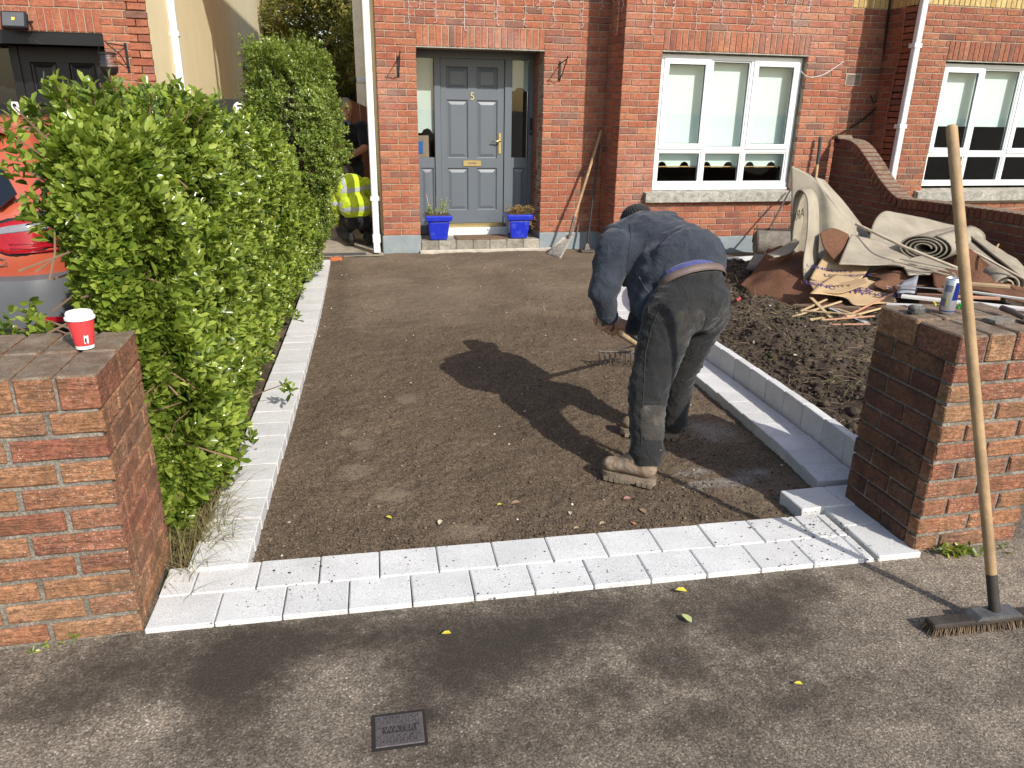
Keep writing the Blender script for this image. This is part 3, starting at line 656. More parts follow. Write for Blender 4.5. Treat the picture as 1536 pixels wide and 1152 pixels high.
def text_mesh(s, size, M_, mat, name, parent, ext=.002):
    cu = bpy.data.curves.new('txt', 'FONT'); cu.body = s; cu.size = size; cu.extrude = ext; cu.align_x = 'CENTER'; cu.align_y = 'CENTER'
    t = bpy.data.objects.new('txt', cu); COL.objects.link(t); dg = bpy.context.evaluated_depsgraph_get(); me = bpy.data.meshes.new_from_object(t.evaluated_get(dg)); bpy.data.objects.remove(t)
    off = WL[parent.name] if parent is not None else Vector((0, 0, 0)); me.transform(Matrix.Translation(-off) @ M_); return link_mesh(name, me, mat, parent)
FRONT = Matrix.Rotation(R_(90), 4, 'X')
text_mesh('5', .125, Matrix.Translation((1.655, YF-.006, 1.79)) @ FRONT, M_brass, 'door_number', leaf, .004)
MB().box(1.266, 2.054, YF-.02, YF-.001, .215, .262, .003).build('threshold', M_brass, door)
MB().box(1.18, 2.16, YF-.09, YF-.0015, .118, .212, .004).build('door_cill', M_white2, door)
# doorbell
bell = MB().box(XD1-.042, XD1-.012, YF-.045, YF-.021, 1.35, 1.55, .004).build('doorbell', M_black, door); MB().lathe([(.009, 0), (.007, .004)], (0, 0, 0), 12, M_=Matrix.Translation((XD1-.027, YF-.046, 1.39)) @ FRONT).build('bell_button', MAT('bell_grey', (.3, .3, .3), .4), bell)
# step
st = MB().box(XD0+.003, XD1-.003, YD+.11, YF+.05, -.05, .118).build('step', MAT('step_concrete', (.36, .33, .27), .95, .2, 5, .5, 80, dirt=(.12, .1, .08)), house)
n = 7; bw = (XD1-XD0-.006)/n
for i in range(n): MB().box(XD0+.003+bw*i+.002, XD0+.003+bw*(i+1)-.002, YD-.035, YD+.109, -.03, .128, .006).build('step_block', MAT('step_block', (.30, .275, .22), .95, .25, 9, .5, 90, dirt=(.10, .085, .07), dirt_amt=.6, fine=.2, rnd=.2) if i == 0 else bpy.data.materials['step_block'], st)
MB().box(XD0-.02, XD1+.3, YD-.075, YD-.036, -.05, .022, .01).build('mortar_fillet', MAT('pale_mortar', (.45, .40, .33), .95, .2, 12, .6, 60), house)
downpipe(house, .395, YD-.06, .03, 7.0, .075, (.62, 2.9))
# side wall fittings on the gable seen edge-on
cm = MB().tube([(.30, 10.6, 1.97), (.42, 10.6, 1.97)], .04, 12).build('security_camera', M_white2, house, 'auto'); MB().tube([(.27, 10.6, 1.97), (.2995, 10.6, 1.97)], .03, 12).build('camera_lens', M_black, cm, 'auto')
MB().box(.425, XL-.0005, 10.4, 10.62, 1.86, 2.2, .005).build('meter_box', M_black, house)
MB().box(.36, XL-.0005, 12.7, 13.0, 1.5, 3.2, .005).build('soil_pipe_boxing', M_white2, house)
# hanging basket brackets
def bracket(parent, x, y, z, mat, s=1.):
    b = MB().box(x-.012, x+.012, y-.012, y-.001, z-.20*s, z+.02*s, .002).build('hanging_bracket', mat, parent)
    MB().tube([(x, y-.01, z-.01), (x, y-.30*s, z+.03*s), (x, y-.315*s, z+.05*s), (x, y-.30*s, z+.055*s)], .0065, 6).tube([(x, y-.01, z-.18*s), (x, y-.12*s, z-.12*s), (x, y-.24*s, z-.01), (x, y-.27*s, z+.02)], .006, 6).tube([(x, y-.285*s, z+.02), (x, y-.29*s, z-.02), (x, y-.275*s, z-.03)], .004, 6).build('bracket_arm', mat, b)
    return b
bracket(house, .727, YD, 2.17, M_black); bracket(house, 2.612, YD, 2.17, M_black)
# ================================================================== NEIGHBOUR, RIGHT
nb = thing('brick_house', 'neighbouring red brick house with yellow brick band beyond the curved garden wall', 'house', (7.5, 9.178, 0))
nwh = (7.40, 9.25, .745, 2.3); mb = MB()
core(mb, (0, YD, 0), 0, XB2+.21, XN+.2, -.1, 3.35, []); core(mb, (XN, YD, 0), -90, -.2, YD-YB-.03, -.1, 3.349, [], D=.2); core(mb, (0, YB, 0), 0, XN+.009, 9.8, -.1, 3.35, [nwh]); mb.build('wall', M_mortar, nb)
W = Wall(); vent = (6.42, 6.645, 1.985+.015, 2.135+.015)
vent = (6.42, 6.645, 2.0, 2.15)
W.courses((0, YD, 0), 0, XB2+.002, XN, .2, 36, M_brickR, [vent]); W.soldiers((0, YD, 0), 0, XB2+.002, XN, 2.9, .225, M_brickY); W.courses((0, YD, 0), 0, XB2+.002, XN, 3.125, 3, M_brickR)
W.courses((XN, YD, 0), -90, 0, YD-YB-.058, .2, 36, M_brickR, half0=1); W.soldiers((XN, YD, 0), -90, 0, YD-YB-.058, 2.9, .225, M_brickY)
W.courses((0, YB, 0), 0, XN, 9.8, .2, 36, M_brickR, [nwh, (nwh[0], nwh[1], 2.3, 2.525), (nwh[0]-.1, nwh[1]+.05, .6, .755)]); W.soldiers((0, YB, 0), 0, nwh[0], nwh[1], 2.3, .225, M_brickR); W.soldiers((0, YB, 0), 0, XN, 9.8, 2.9, .225, M_brickY)
W.emit(nb, 300)
MB().box(XB2+.02, 11, YD+.03, 17.5, 3.35, 7).box(XN+.01, 11, YB+.012, YD+.029, 3.351, 7.0).build('upper_wall', M_bflat, nb); MB().box(XB2+.11, 11.2, YD-.8, 17.9, 7.0, 7.15).build('roof', M_tile, nb)
MB().box(XN-.02, 9.8, YB-.022, YB+.15, -.08, .196, .006).build('plinth', M_plinth, nb)
window(nb, nwh[0]+.025, nwh[1]-.02, .79, 2.275, YB+.085, [8.06, 8.66], 1.195, 1.53, 'white casement window with half lowered blinds next to the downpipe'); room(nb, 7.1, 9.5, YB+.27, YB+3, .3, 2.5)
sl = MB(); sl.prism([(0, .61), (0, .72), (.17, .76), (.17, .61)], 1.95, Matrix.Translation((7.31, YB-.075, 0)) @ Matrix(((0, 1, 0, 0), (1, 0, 0, 0), (0, 0, 1, 0), (0, 0, 0, 1)))); sl.build('window_sill', M_sill, nb)
downpipe(nb, 6.885, YB-.055, .0, 7.0, .075, (1.5, 2.42))
MB().box(nwh[0], nwh[1], YB-.003, YB+.02, 2.290, 2.3015).build('lintel_edge', M_sill, nb)
vm = MB().box(vent[0], vent[1], YD-.006, YD+.008, vent[2]+.005, vent[3]-.005).build('air_vent', MAT('vent_plastic', (.40, .31, .25), .6), nb)
for i in range(9): MB().box(vent[0]+.015, vent[1]-.015, YD-.010, YD-.0065, vent[2]+.018+i*.0135, vent[2]+.024+i*.0135).build('vent_slot', M_dark, vm)
MB().tube([onY(1338, -20, YD-.02), onY(1330, 40, YD-.02), onY(1322, 120, YD-.02), onY(1314, 150, YD-.02)], .012, 6).build('cable', M_black, nb)
MB().tube([(XN-.02, *onX(x, y, XN-.02).yz) for x, y in ((1360, -10), (1352, 70), (1340, 120), (1330, 170), (1322, 230))], .004, 5).build('cable', MAT('brown_cable', (.35, .16, .10), .6), nb)
# ================================================================== NEIGHBOUR, LEFT
lh = thing('brick_house', 'brick and cream rendered house with black panelled door behind the parked car', 'house', (-2.6, 9.178, 0))
XC = -1.835; ldh = (-3.75, -2.285, -.1, 2.32); mb = MB()
core(mb, (0, YD, 0), 0, -6, XC-.2, -.1, 3.35, [ldh]); mb.build('wall', M_mortar, lh)
W = Wall(); W.courses((0, YD, 0), 0, -4.6, XC-.002, .22, 42, M_brick, [ldh, (ldh[0], ldh[1], 2.32, 2.545)]); W.soldiers((0, YD, 0), 0, ldh[0], ldh[1], 2.32, .225, M_brick); W.emit(lh, 300)
MB().box(XC-.2, XC, YD+.055, 24.5, -.05, 7.0).build('side_wall', M_render, lh); MB().box(-6, XC-.21, YD+.03, 20, 3.35, 7).build('upper_wall', M_bflat, lh); MB().box(-6.2, XC+.1, YD-.8, 24.5, 7.0, 7.15).build('roof', M_tile, lh)
YF2 = YD+.45; fr = MB(); fr.box(ldh[0], ldh[1], YD+.02, YD+.1, 2.20, 2.318); fr.box(ldh[0], ldh[1], YD+.101, YF2+.02, 2.27, 2.3175); fr.box(-2.42, ldh[1], YF2-.02, YF2+.06, 0, 2.2); fr.box(-2.4, ldh[1]-.0, YD+.05, YF2-.021, 0, 2.0)
ld = fr.build('door', M_blackdoor, lh); ld['label'] = 'gloss black panelled front door'
pn = [(-3.16, -2.90, 1.75, 2.05), (-2.78, -2.52, 1.75, 2.05), (-3.16, -2.90, 1.1, 1.62), (-2.78, -2.52, 1.1, 1.62), (-3.16, -2.90, .3, .98), (-2.78, -2.52, .3, .98)]
panelled(ld, -3.25, -2.42, .1, 2.2, YF2, pn, M_blackdoor, 'door_leaf'); MB().add([(-3.74, YF2+.01, .1), (-3.33, YF2+.01, .1), (-3.33, YF2+.01, 2.2), (-3.74, YF2+.01, 2.2)], [(0, 1, 2, 3)]).build('sidelight_pane', M_glassd, ld); MB().box(-3.33, -3.251, YF2-.02, YF2+.06, 0, 2.2).build('door_jamb', M_blackdoor, ld)
rm = MB().box(ldh[0]-.05, ldh[1], YF2+.065, YF2+.1, 0, 2.3).build('dark_hall', M_dark, lh)
b_ = onY(17, 157, YF2-.02); bl_ = MB().box(b_.x+.0, b_.x+.075, YF2-.045, YF2-.021, b_.z-.13, b_.z+.03, .01).build('doorbell', M_white, ld); MB().lathe([(.02, 0), (.016, .006)], (0, 0, 0), 14, M_=Matrix.Translation((b_.x+.037, YF2-.046, b_.z-.005)) @ FRONT).build('bell_lens', M_black, bl_)
k_ = onY(36, 148, YF2); MB().lathe([(.026, 0), (.03, .02), (.018, .03)], (0, 0, 0), 14, M_=Matrix.Translation((k_.x, YF2-.002, k_.z)) @ FRONT).build('door_knob', M_brass, ld, 'auto')
# floodlight above the door
c0 = onY(22, 31, YD-.12); fl = MB().box(-.115, .115, -.035, .035, -.085, .085, .012, Matrix.Translation(c0) @ Matrix.Rotation(R_(-22), 4, 'X')).build('floodlight', M_black, lh); fl['label'] = 'square black floodlight over the door'
Mf = Matrix.Translation(c0) @ Matrix.Rotation(R_(-22), 4, 'X'); MB().box(-.095, .095, -.0375, -.0352, -.068, .066, 0, Mf).build('lamp_glass', MAT('lamp_glass', (.10, .105, .11), .12), fl); MB().box(-.014, .014, -.040, -.0377, -.012, .016, 0, Mf).build('led_chip', MAT('led_yellow', (.75, .55, .06), .5), fl)
MB().tube([c0+Vector((.125, .0, -.01)), c0+Vector((.14, .05, -.0)), c0+Vector((.10, .11, .0))], .012, 6).build('lamp_arm', M_black, fl); MB().tube([c0+Vector((0, .0, -.08)), c0+Vector((.03, .05, -.12)), c0+Vector((.12, .10, -.17)), c0+Vector((.19, .115, -.20))], .004, 5).build('lamp_cable', M_black, fl)
pb = onY(188, 66, YD); bb = MB().box(pb.x-.012, pb.x+.012, YD-.012, YD-.001, pb.z-.27, pb.z+.01, .002).build('hanging_bracket', M_black, lh)
MB().tube([(pb.x, YD-.01, pb.z-.02), (pb.x-.12, YD-.22, pb.z-.01), (pb.x-.13, YD-.24, pb.z+.0)], .006, 6).tube([(pb.x, YD-.01, pb.z-.23), (pb.x-.05, YD-.09, pb.z-.10), (pb.x-.12, YD-.22, pb.z-.02)], .006, 6).build('bracket_arm', M_black, bb)
lt = thing('hanging_lantern', 'small glass and black metal lantern hanging from the wall bracket beside the black door', 'lantern', (pb.x-.13, YD-.24, pb.z-.31))
LZ = pb.z-.31; lx, ly = pb.x-.13, YD-.24
MB().lathe([(.05, 0), (.075, .03), (.088, .075)], (lx, ly, LZ), 18).build('lantern_base', M_black, lt, 'auto'); MB().lathe([(.086, .076), (.082, .16), (.075, .19)], (lx, ly, LZ), 18).build('lantern_glass', glass_mat('lantern_glass', (.8, .75, .7), .12), lt, 'auto'); MB().lathe([(.085, .191), (.085, .205), (.05, .215)], (lx, ly, LZ), 18).build('lantern_rim', M_black, lt, 'auto')
MB().tube([(lx-.08, ly, LZ+.2), (lx-.06, ly, LZ+.28), (lx, ly, LZ+.315), (lx+.06, ly, LZ+.28), (lx+.08, ly, LZ+.2)], .003, 5).build('lantern_hoop', M_black, lt)
downpipe(lh, XC+.045, 10.36, 0, 7, .085, (2.4,))
lw = onX(366, 105, XC); lamp = MB().tube([(XC+.0, lw.y, lw.z), (XC+.02, lw.y, lw.z)], .16, 14).tube([(XC+.02, lw.y, lw.z), (XC+.25, lw.y, lw.z)], .07, 10).box(XC+.25, XC+.33, lw.y-.1, lw.y+.1, lw.z-.1, lw.z+.42, .01).build('wall_light', M_black, lh, 'auto')
MB().box(XC-.05, XC+.02, 18.2, 19.0, .6, 1.75).build('recess_frame', M_sill, lh)
# ================================================================== GATE PILLARS
def pillar(x0, x1, y0, y1, zb, label, ml=None):
    t = thing('brick_pillar', label, 'pillar', ((x0+x1)/2, (y0+y1)/2, zb))
    MB().box(x0+.009, x1-.009, y0+.009, y1-.009, zb-.1, zb+.75).build('mortar', M_mortarG, t)
    W = Wall()
    W.courses((0, y0, 0), 0, x0, x1, zb, 10, M_brickP, half0=1, J=.013)
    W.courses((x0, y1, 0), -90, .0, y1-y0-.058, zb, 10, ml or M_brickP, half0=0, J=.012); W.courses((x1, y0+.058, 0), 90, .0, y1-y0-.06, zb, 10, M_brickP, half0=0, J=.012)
    W.emit(t, 300)
    n = round((x1-x0)/.104); p = (x1-x0)/n; h = (y1-y0)/2
    MB().box(x0+.012, x1-.012, y0+.010, y1-.010, zb+.752, zb+.842).build('coping_mortar', M_mortarG, t)
    for i in range(n):
        for k in range(2):
            a = x0+i*p+(.005 if i else -.002); b = x0+(i+1)*p-(.005 if i < n-1 else -.002); c = y0+k*h+(.0 if k == 0 else .005); d = y0+(k+1)*h-(.005 if k == 0 else 0)
            o = MB().box(a, b, c, d, zb+.751, zb+.853+brnd.uniform(-.002, .002), .006).build('coping_brick', M_brickP, t)
            me = o.data; me.materials.append(M_bricktop)
            for f in me.polygons:
                if f.normal.z > .7 and not (k == 0 and i == n-1 and x0 < 0 and 0): f.material_index = 1
    return t
pillarL = pillar(-1.94, -.682, 2.116, 2.57, .113, 'mossy brick gate pillar with coffee cup on its coping')
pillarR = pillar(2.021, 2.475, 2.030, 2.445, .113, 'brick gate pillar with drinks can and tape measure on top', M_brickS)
ZC = .113+.853
# ================================================================== CURVED GARDEN WALL
gw = thing('garden_wall', 'dark swept brick boundary wall with brick coping running out from the house', 'wall', (6.07, 7, .1))
prof = [(onX(u, v, 6.0).y, onX(u, v, 6.0).z) for u, v in ((1250, 208), (1262, 207.5), (1275, 209.7), (1283, 214), (1290.6, 221.4), (1298, 232), (1306, 244), (1314, 257), (1322, 269), (1330, 279), (1337.5, 287.8), (1345, 294), (1353, 297.5), (1390, 301), (1450, 309), (1536, 321))]
prof = [(8.6, prof[0][1])]+prof+[(3.6, prof[-1][1])]
pY = np.array([p[0] for p in prof][::-1]); pZ = np.array([p[1] for p in prof][::-1])
def gwz(y): return float(np.interp(y, pY, pZ))
ys_ = np.linspace(3.6, 8.6, 120); poly = [(y, gwz(y)-.10) for y in ys_]; vs = [(x, y, z) for x in (6.009, 6.15) for (y, z) in poly]+[(x, y, -.1) for x in (6.009, 6.15) for (y, z) in poly]
n = len(poly); fs = []
for i in range(n-1): fs += [(i, i+1, 2*n+i+1, 2*n+i), (n+i, 3*n+i, 3*n+i+1, n+i+1), (i, n+i, n+i+1, i+1)]
MB().add(vs, fs).build('mortar', M_mortarG, gw)
W = Wall()
for k in range(18):
    z = .05+.075*k; u = -(k % 2)*.1125
    while u < 5.0:
        y1 = 8.6-max(u, 0); y0 = 8.6-min(u+.215, 5.0)
        if y1-y0 > .03:
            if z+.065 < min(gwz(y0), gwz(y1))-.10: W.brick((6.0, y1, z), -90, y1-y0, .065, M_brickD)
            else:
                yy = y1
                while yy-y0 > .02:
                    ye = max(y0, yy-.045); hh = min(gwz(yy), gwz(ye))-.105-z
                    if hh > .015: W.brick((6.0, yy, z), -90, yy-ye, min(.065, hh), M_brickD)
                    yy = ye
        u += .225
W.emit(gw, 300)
cp = crom([Vector((0, y, z)) for y, z in prof], 6); cs = walk(cp, .077)
for a, b in zip(cs[:-1], cs[1:]):
    d = (b-a).normalized(); ang = math.atan2(d.z, -d.y)
    M_ = Matrix.Translation(Vector((0, a.y, a.z))) @ Matrix.Rotation(-ang, 4, 'X')
    o = MB().box(5.985, 6.19, -.0695, 0, -.105, 0, .006, M_).build('coping_brick', M_brickD, gw); o.data.materials.append(M_bricktop)
    for f in o.data.polygons:
        if f.normal.z > .5: f.material_index = 1
# ================================================================== FOLIAGE
def leaf_mat(name, stops, rough=.32, trans=.3, tone=False):
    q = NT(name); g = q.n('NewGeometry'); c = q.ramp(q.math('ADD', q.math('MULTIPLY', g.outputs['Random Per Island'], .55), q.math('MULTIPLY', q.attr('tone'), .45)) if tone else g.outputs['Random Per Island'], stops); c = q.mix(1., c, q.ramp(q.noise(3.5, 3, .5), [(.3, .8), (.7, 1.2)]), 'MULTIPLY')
    q.col(c); q.set(Roughness=rough); q.b.inputs['Specular IOR Level'].default_value = .55
    tr = q.n('BsdfTranslucent'); q.l(q.mix(1., c, (1.5, 1.5, .5), 'MULTIPLY'), tr.inputs[0]); mx = q.n('MixShader'); mx.inputs[0].default_value = trans; q.l(q.b.outputs[0], mx.inputs[1]); q.l(tr.outputs[0], mx.inputs[2]); q.l(mx.outputs[0], q.out.inputs[0]); return q.m
LEAF = np.array([[0, 0, 0], [-.20, .36, .05], [-.225, .72, .055], [0, 1.0, -.05], [.225, .72, .055], [.20, .36, .05], [0, .58, -.03]])
LF = np.array([[0, 6, 1], [1, 6, 2], [2, 6, 3], [3, 6, 4], [4, 6, 5], [5, 6, 0]])
def norm(a): return a/np.maximum(1e-9, np.linalg.norm(a, axis=-1, keepdims=True))
def leaves(name, P, D, Nn, S, T_, mat, parent, kind=None, wd=1.):
    """P base, D direction of the blade, Nn blade normal, S size"""
    D = norm(D); X = norm(np.cross(D, Nn)); Z = np.cross(X, D); n = len(P); L = LEAF[None]*np.array([wd, 1, 1])*S[:, None, None]
    V = P[:, None]+L[..., 0:1]*X[:, None]+L[..., 1:2]*D[:, None]+L[..., 2:3]*Z[:, None]
    return np_mesh(name, V.reshape(-1, 3), (LF[None]+7*np.arange(n)[:, None, None]).reshape(-1, 3), 3, mat, parent, True, kind, {'tone': np.repeat(T_, 7)})
def rosettes(P, A, nl, size, spread=(.5, 1.25), g=rng):
    """shoots at P with axis A: nl leaves each"""
    n = len(P); A = norm(A); ref = norm(g.normal(size=(n, 3))); B = norm(np.cross(A, ref)); Cc = np.cross(A, B); oP, oD, oN, oS, oT = [], [], [], [], []; sh = g.random(n)
    for k in range(nl):
        an = k*2.4+g.random(n)*.7; tilt = spread[0]+(spread[1]-spread[0])*(k/(nl-1))+.25*(g.random(n)-.5)
        rad = B*np.cos(an)[:, None]+Cc*np.sin(an)[:, None]; d = A*np.cos(tilt)[:, None]+rad*np.sin(tilt)[:, None]
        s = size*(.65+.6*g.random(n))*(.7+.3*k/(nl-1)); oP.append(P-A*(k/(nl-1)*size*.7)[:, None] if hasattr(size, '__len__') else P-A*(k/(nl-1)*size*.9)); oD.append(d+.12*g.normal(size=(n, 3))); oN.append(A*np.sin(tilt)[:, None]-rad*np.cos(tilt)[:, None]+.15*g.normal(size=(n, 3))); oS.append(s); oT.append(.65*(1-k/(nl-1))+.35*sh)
    return np.concatenate(oP), np.concatenate(oD), np.concatenate(oN), np.concatenate(oS), np.concatenate(oT)
M_leaf = leaf_mat('hedge_leaf', [(0, (.034, .058, .010)), (.28, (.085, .135, .020)), (.5, (.175, .245, .036)), (.75, (.30, .375, .065)), (.965, (.42, .48, .11)), (1, (.60, .46, .04))], .2, .34, True)
M_leaf2 = leaf_mat('tall_hedge_leaf', [(0, (.040, .065, .012)), (.3, (.11, .165, .028)), (.65, (.23, .30, .058)), (1, (.40, .46, .14))], .26, .33, True)
M_twig = MAT('hedge_twig', (.19, .12, .075), .9, .3, 15)
M_core = MAT('hedge_inner_shade', (.035, .028, .018), 1., .5, 25, .8, 60)  # dark brown that paints in the shade inside the hedges
def n3(P, s, seed): return vnoise(P[:, 0]+P[:, 2]*.7, P[:, 1]-P[:, 2]*.9, s, seed, 3)-.5
hg = thing('hedge', 'glossy green leafy hedge growing behind the mossy gate pillar', 'hedge', (-.85, 4.8, .06))
def xr(Y): return -.635+.050*(Y-2.4)
def xl(Y): return np.interp(Y, [2.6, 3.0, 3.5, 4.5, 7.3], [-.84, -.92, -1.02, -1.22, -1.15])
def zt(Y): return np.interp(Y, [2.6, 2.9, 3.4, 4.2, 5.2, 6.0, 6.8, 7.4], [1.52, 1.60, 1.63, 1.60, 1.53, 1.43, 1.33, 1.28])
def hedge_pts(n, dmax=.2):
    Y = 2.64+(rng.random(n)**1.35)*4.7; f = rng.random(n); a, b, t = xl(Y), xr(Y), zt(Y); P = np.zeros((n, 3)); N = np.zeros((n, 3))
    r = f < .50; tp = (f >= .50) & (f < .72); fr_ = (f >= .72) & (f < .90); lf = f >= .90
    q = rng.random(n); q2 = rng.random(n); zb = .12
    # right face bulges at mid height and hangs over the edging
    zz = zb+(t-zb)*q; h = q; bul = .10*np.sin(np.pi*np.clip(h, 0, 1))*1.0-.05*(h < .12)
    P[r] = np.stack([b+bul, Y, zz], -1)[r]; N[r] = (1, 0, .15)
    P[tp] = np.stack([a+(b-a)*q2, Y, t+.03*np.sin(np.pi*q2)], -1)[tp]; N[tp] = (0, -.05, 1)
    Yf = 2.655+.05*np.cos(6*q2); af, bf = xl(Yf), xr(Yf); zf = zb+(zt(Yf)-zb)*(.1+.9*q)
    P[fr_] = np.stack([af+(bf-af)*q2, Yf+.12*(1-q)*(q2 < .6)*0, zf], -1)[fr_]; N[fr_] = (.05, -1, .15)
    P[lf] = np.stack([a, Y, zz], -1)[lf]; N[lf] = (-1, 0, .2)
    dis = .24*n3(P, 3.2, 21)+.13*n3(P, 8, 22)+.02-dmax*rng.random(n)**2.0*rng.random(n)*1.6
    P += N*dis[:, None]; return P, N
P, N = hedge_pts(16500)
gap = n3(P, 4.5, 31)+.3*n3(P, 14, 33) > -.145; gap |= (P[:, 1] < 3.3) & (rng.random(len(P)) < .8); P, N = P[gap], N[gap]
A = N*.85+np.array([0, -.1, .6])+.35*rng.normal(size=P.shape)
leaves('foliage', *rosettes(P, A, 7, .054), M_leaf, hg)
# loose sprigs breaking the outline
sp_ = []; tw = MB()
for (u, v, Y) in [(80, 118, 2.75), (20, 160, 2.7), (50, 150, 2.8), (135, 128, 2.8), (150, 125, 2.9), (230, 128, 3.1), (300, 140, 3.3), (320, 150, 3.4), (18, 245, 2.7), (22, 205, 2.7), (35, 300, 2.68), (345, 705, 2.95), (345, 690, 2.95), (430, 575, 3.9), (375, 655, 3.2), (442, 470, 5.2), (20, 490, 2.68), (40, 470, 2.68), (60, 485, 2.66), (100, 130, 2.9), (180, 130, 3.0), (265, 132, 3.1)]:
    p = onY(u, v, Y); sp_.append(p)
    c = Vector((float(xl(Y)+xr(Y))/2, Y+.15, min(p.z-.12, 1.4))); tw.tube([p, p.lerp(c, .35)+Vector((0, 0, -.03)), c], [.0025, .004, .006], 5)
PS = np.array([tuple(p+Vector((rnd.gauss(0, .018), rnd.gauss(0, .018), rnd.gauss(-.012, .02)))) for p in sp_ for _ in range(4)])
leaves('sprig_leaves', *rosettes(PS, np.array([(0, -.1, 1.)]*len(PS))+.45*rng.normal(size=PS.shape), 6, .052), M_leaf, hg)
tP, tN = hedge_pts(1100, .05)
for p, nn in zip(tP, tN):
    nn = Vector(nn); p = Vector(p)-nn*.07; d = (nn*.9+Vector((rnd.gauss(0, .35), rnd.gauss(0, .35), rnd.gauss(.75, .3)))).normalized(); l = rnd.uniform(.12, .34); tw.tube([p-d*l*k/4-nn*.02*k+Vector((rnd.gauss(0, .008), rnd.gauss(0, .008), 0)) for k in range(5)], [.0014, .002, .0026, .0032, .004], 5, False)
for i in range(26):
    Y = 2.8+i*.17; x = float(xl(Y)+xr(Y))/2+rnd.uniform(-.1, .1); tw.tube([(x, Y, .05), (x+rnd.uniform(-.08, .08), Y, .6), (x+rnd.uniform(-.15, .15), Y, 1.2)], [.02, .014, .007], 6)
tw.build('twigs', M_twig, hg)
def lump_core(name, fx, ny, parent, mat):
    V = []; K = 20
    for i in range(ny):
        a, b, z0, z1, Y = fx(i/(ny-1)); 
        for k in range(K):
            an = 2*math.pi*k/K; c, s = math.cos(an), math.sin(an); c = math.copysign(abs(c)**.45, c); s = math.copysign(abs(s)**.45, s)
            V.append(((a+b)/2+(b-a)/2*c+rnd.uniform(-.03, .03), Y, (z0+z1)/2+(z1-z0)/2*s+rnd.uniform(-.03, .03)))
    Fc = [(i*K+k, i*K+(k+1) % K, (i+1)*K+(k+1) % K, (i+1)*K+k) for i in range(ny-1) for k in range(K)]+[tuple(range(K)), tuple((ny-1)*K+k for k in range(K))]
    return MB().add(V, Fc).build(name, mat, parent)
lump_core('shade_core', lambda t: (float(xl(2.85+t*4.3))+.17, float(xr(2.85+t*4.3))-.15, .1, float(zt(2.85+t*4.3))-.2, 2.85+t*4.3), 26, hg, M_core)  # solid dark lump behind the leaves, standing in for inner shade
# tall hedge by the house
th_ = thing('hedge', 'tall clipped small leaved hedge beside the side passage', 'hedge', (-.4, 7.9, .02))
def tall_pts(n):
    z = .1+2.13*rng.random(n)**.85; an = rng.random(n)*2*np.pi; c, s = np.cos(an), np.sin(an); e = .65
    cc = np.sign(c)*np.abs(c)**e; ss = np.sign(s)*np.abs(s)**e
    er = np.interp(z, [.1, .4, .75, 1.0, 1.3, 1.7, 1.95, 2.1, 2.25], [-.24, -.19, -.13, -.03, .04, .03, -.05, -.18, -.30]); el = np.interp(z, [.1, .5, 1.2, 1.7, 1.9, 2.05, 2.2], [-.75, -.80, -.84, -.80, -.68, -.52, -.38]); hw = (er-el)/2; cx = (er+el)/2; hd_ = np.interp(z, [.1, 1.7, 2.25], [.6, .58, .2])
    P = np.stack([cx+hw*cc, 7.85+hd_*ss, z], -1); N = norm(np.stack([c, s, .25+np.clip(z-1.6, 0, 1)*1.2], -1)); k = rng.random(n) < .12
    P[k] = np.stack([cx+hw*cc*rng.random(n), 7.85+hd_*ss*rng.random(n), 2.0+.2*rng.random(n)], -1)[k]; N[k] = (0, 0, 1)
    P += N*(.32*n3(P, 3.2, 41)+.14*n3(P, 10, 42)-.12*rng.random(n)**2)[:, None]; k = n3(P, 6, 43)+.2*n3(P, 17, 44) > -.17; P, N = P[k], N[k]; return P, N
P, N = tall_pts(13500); leaves('foliage', *rosettes(P, N*.8+np.array([0, 0, .5])+.45*rng.normal(size=P.shape), 6, .040), M_leaf2, th_)
ts = np.array([tuple(onY(u, v, 7.8)) for u, v in ((440, 45), (436, 52), (445, 58), (470, 62), (420, 66), (404, 78), (395, 72), (455, 55), (490, 85), (505, 110), (376, 108), (380, 130), (515, 160), (512, 200), (520, 240))]); ts = np.concatenate([ts+rng.normal(size=ts.shape)*.025 for _ in range(4)]); leaves('sprig_leaves', *rosettes(ts, np.tile((0., 0, 1), (len(ts), 1))+.4*rng.normal(size=ts.shape), 6, .036), M_leaf2, th_)
lump_core('shade_core', lambda t: (-.62+.25*abs(t-.5), -.30-.15*abs(t-.5), .05, 1.70-.5*abs(t-.5), 7.5+t*.7), 10, th_, M_core)
tw = MB(); tP, tN = tall_pts(500)
for p, nn in zip(tP, tN): nn = Vector(nn); p = Vector(p)-nn*.07; d = (nn*.9+Vector((rnd.gauss(0, .3), rnd.gauss(0, .3), rnd.gauss(.7, .3)))).normalized(); tw.tube([p, p-d*.1-nn*.02, p-d*.25-nn*.04], [.0015, .002, .0035], 4, False)
for i in range(5): tw.tube([(-.42+rnd.uniform(-.1, .1), 7.5+i*.17, -.02), (-.42+rnd.uniform(-.15, .15), 7.5+i*.17, 1.2)], [.02, .01], 6)
tw.build('twigs', M_twig, th_)
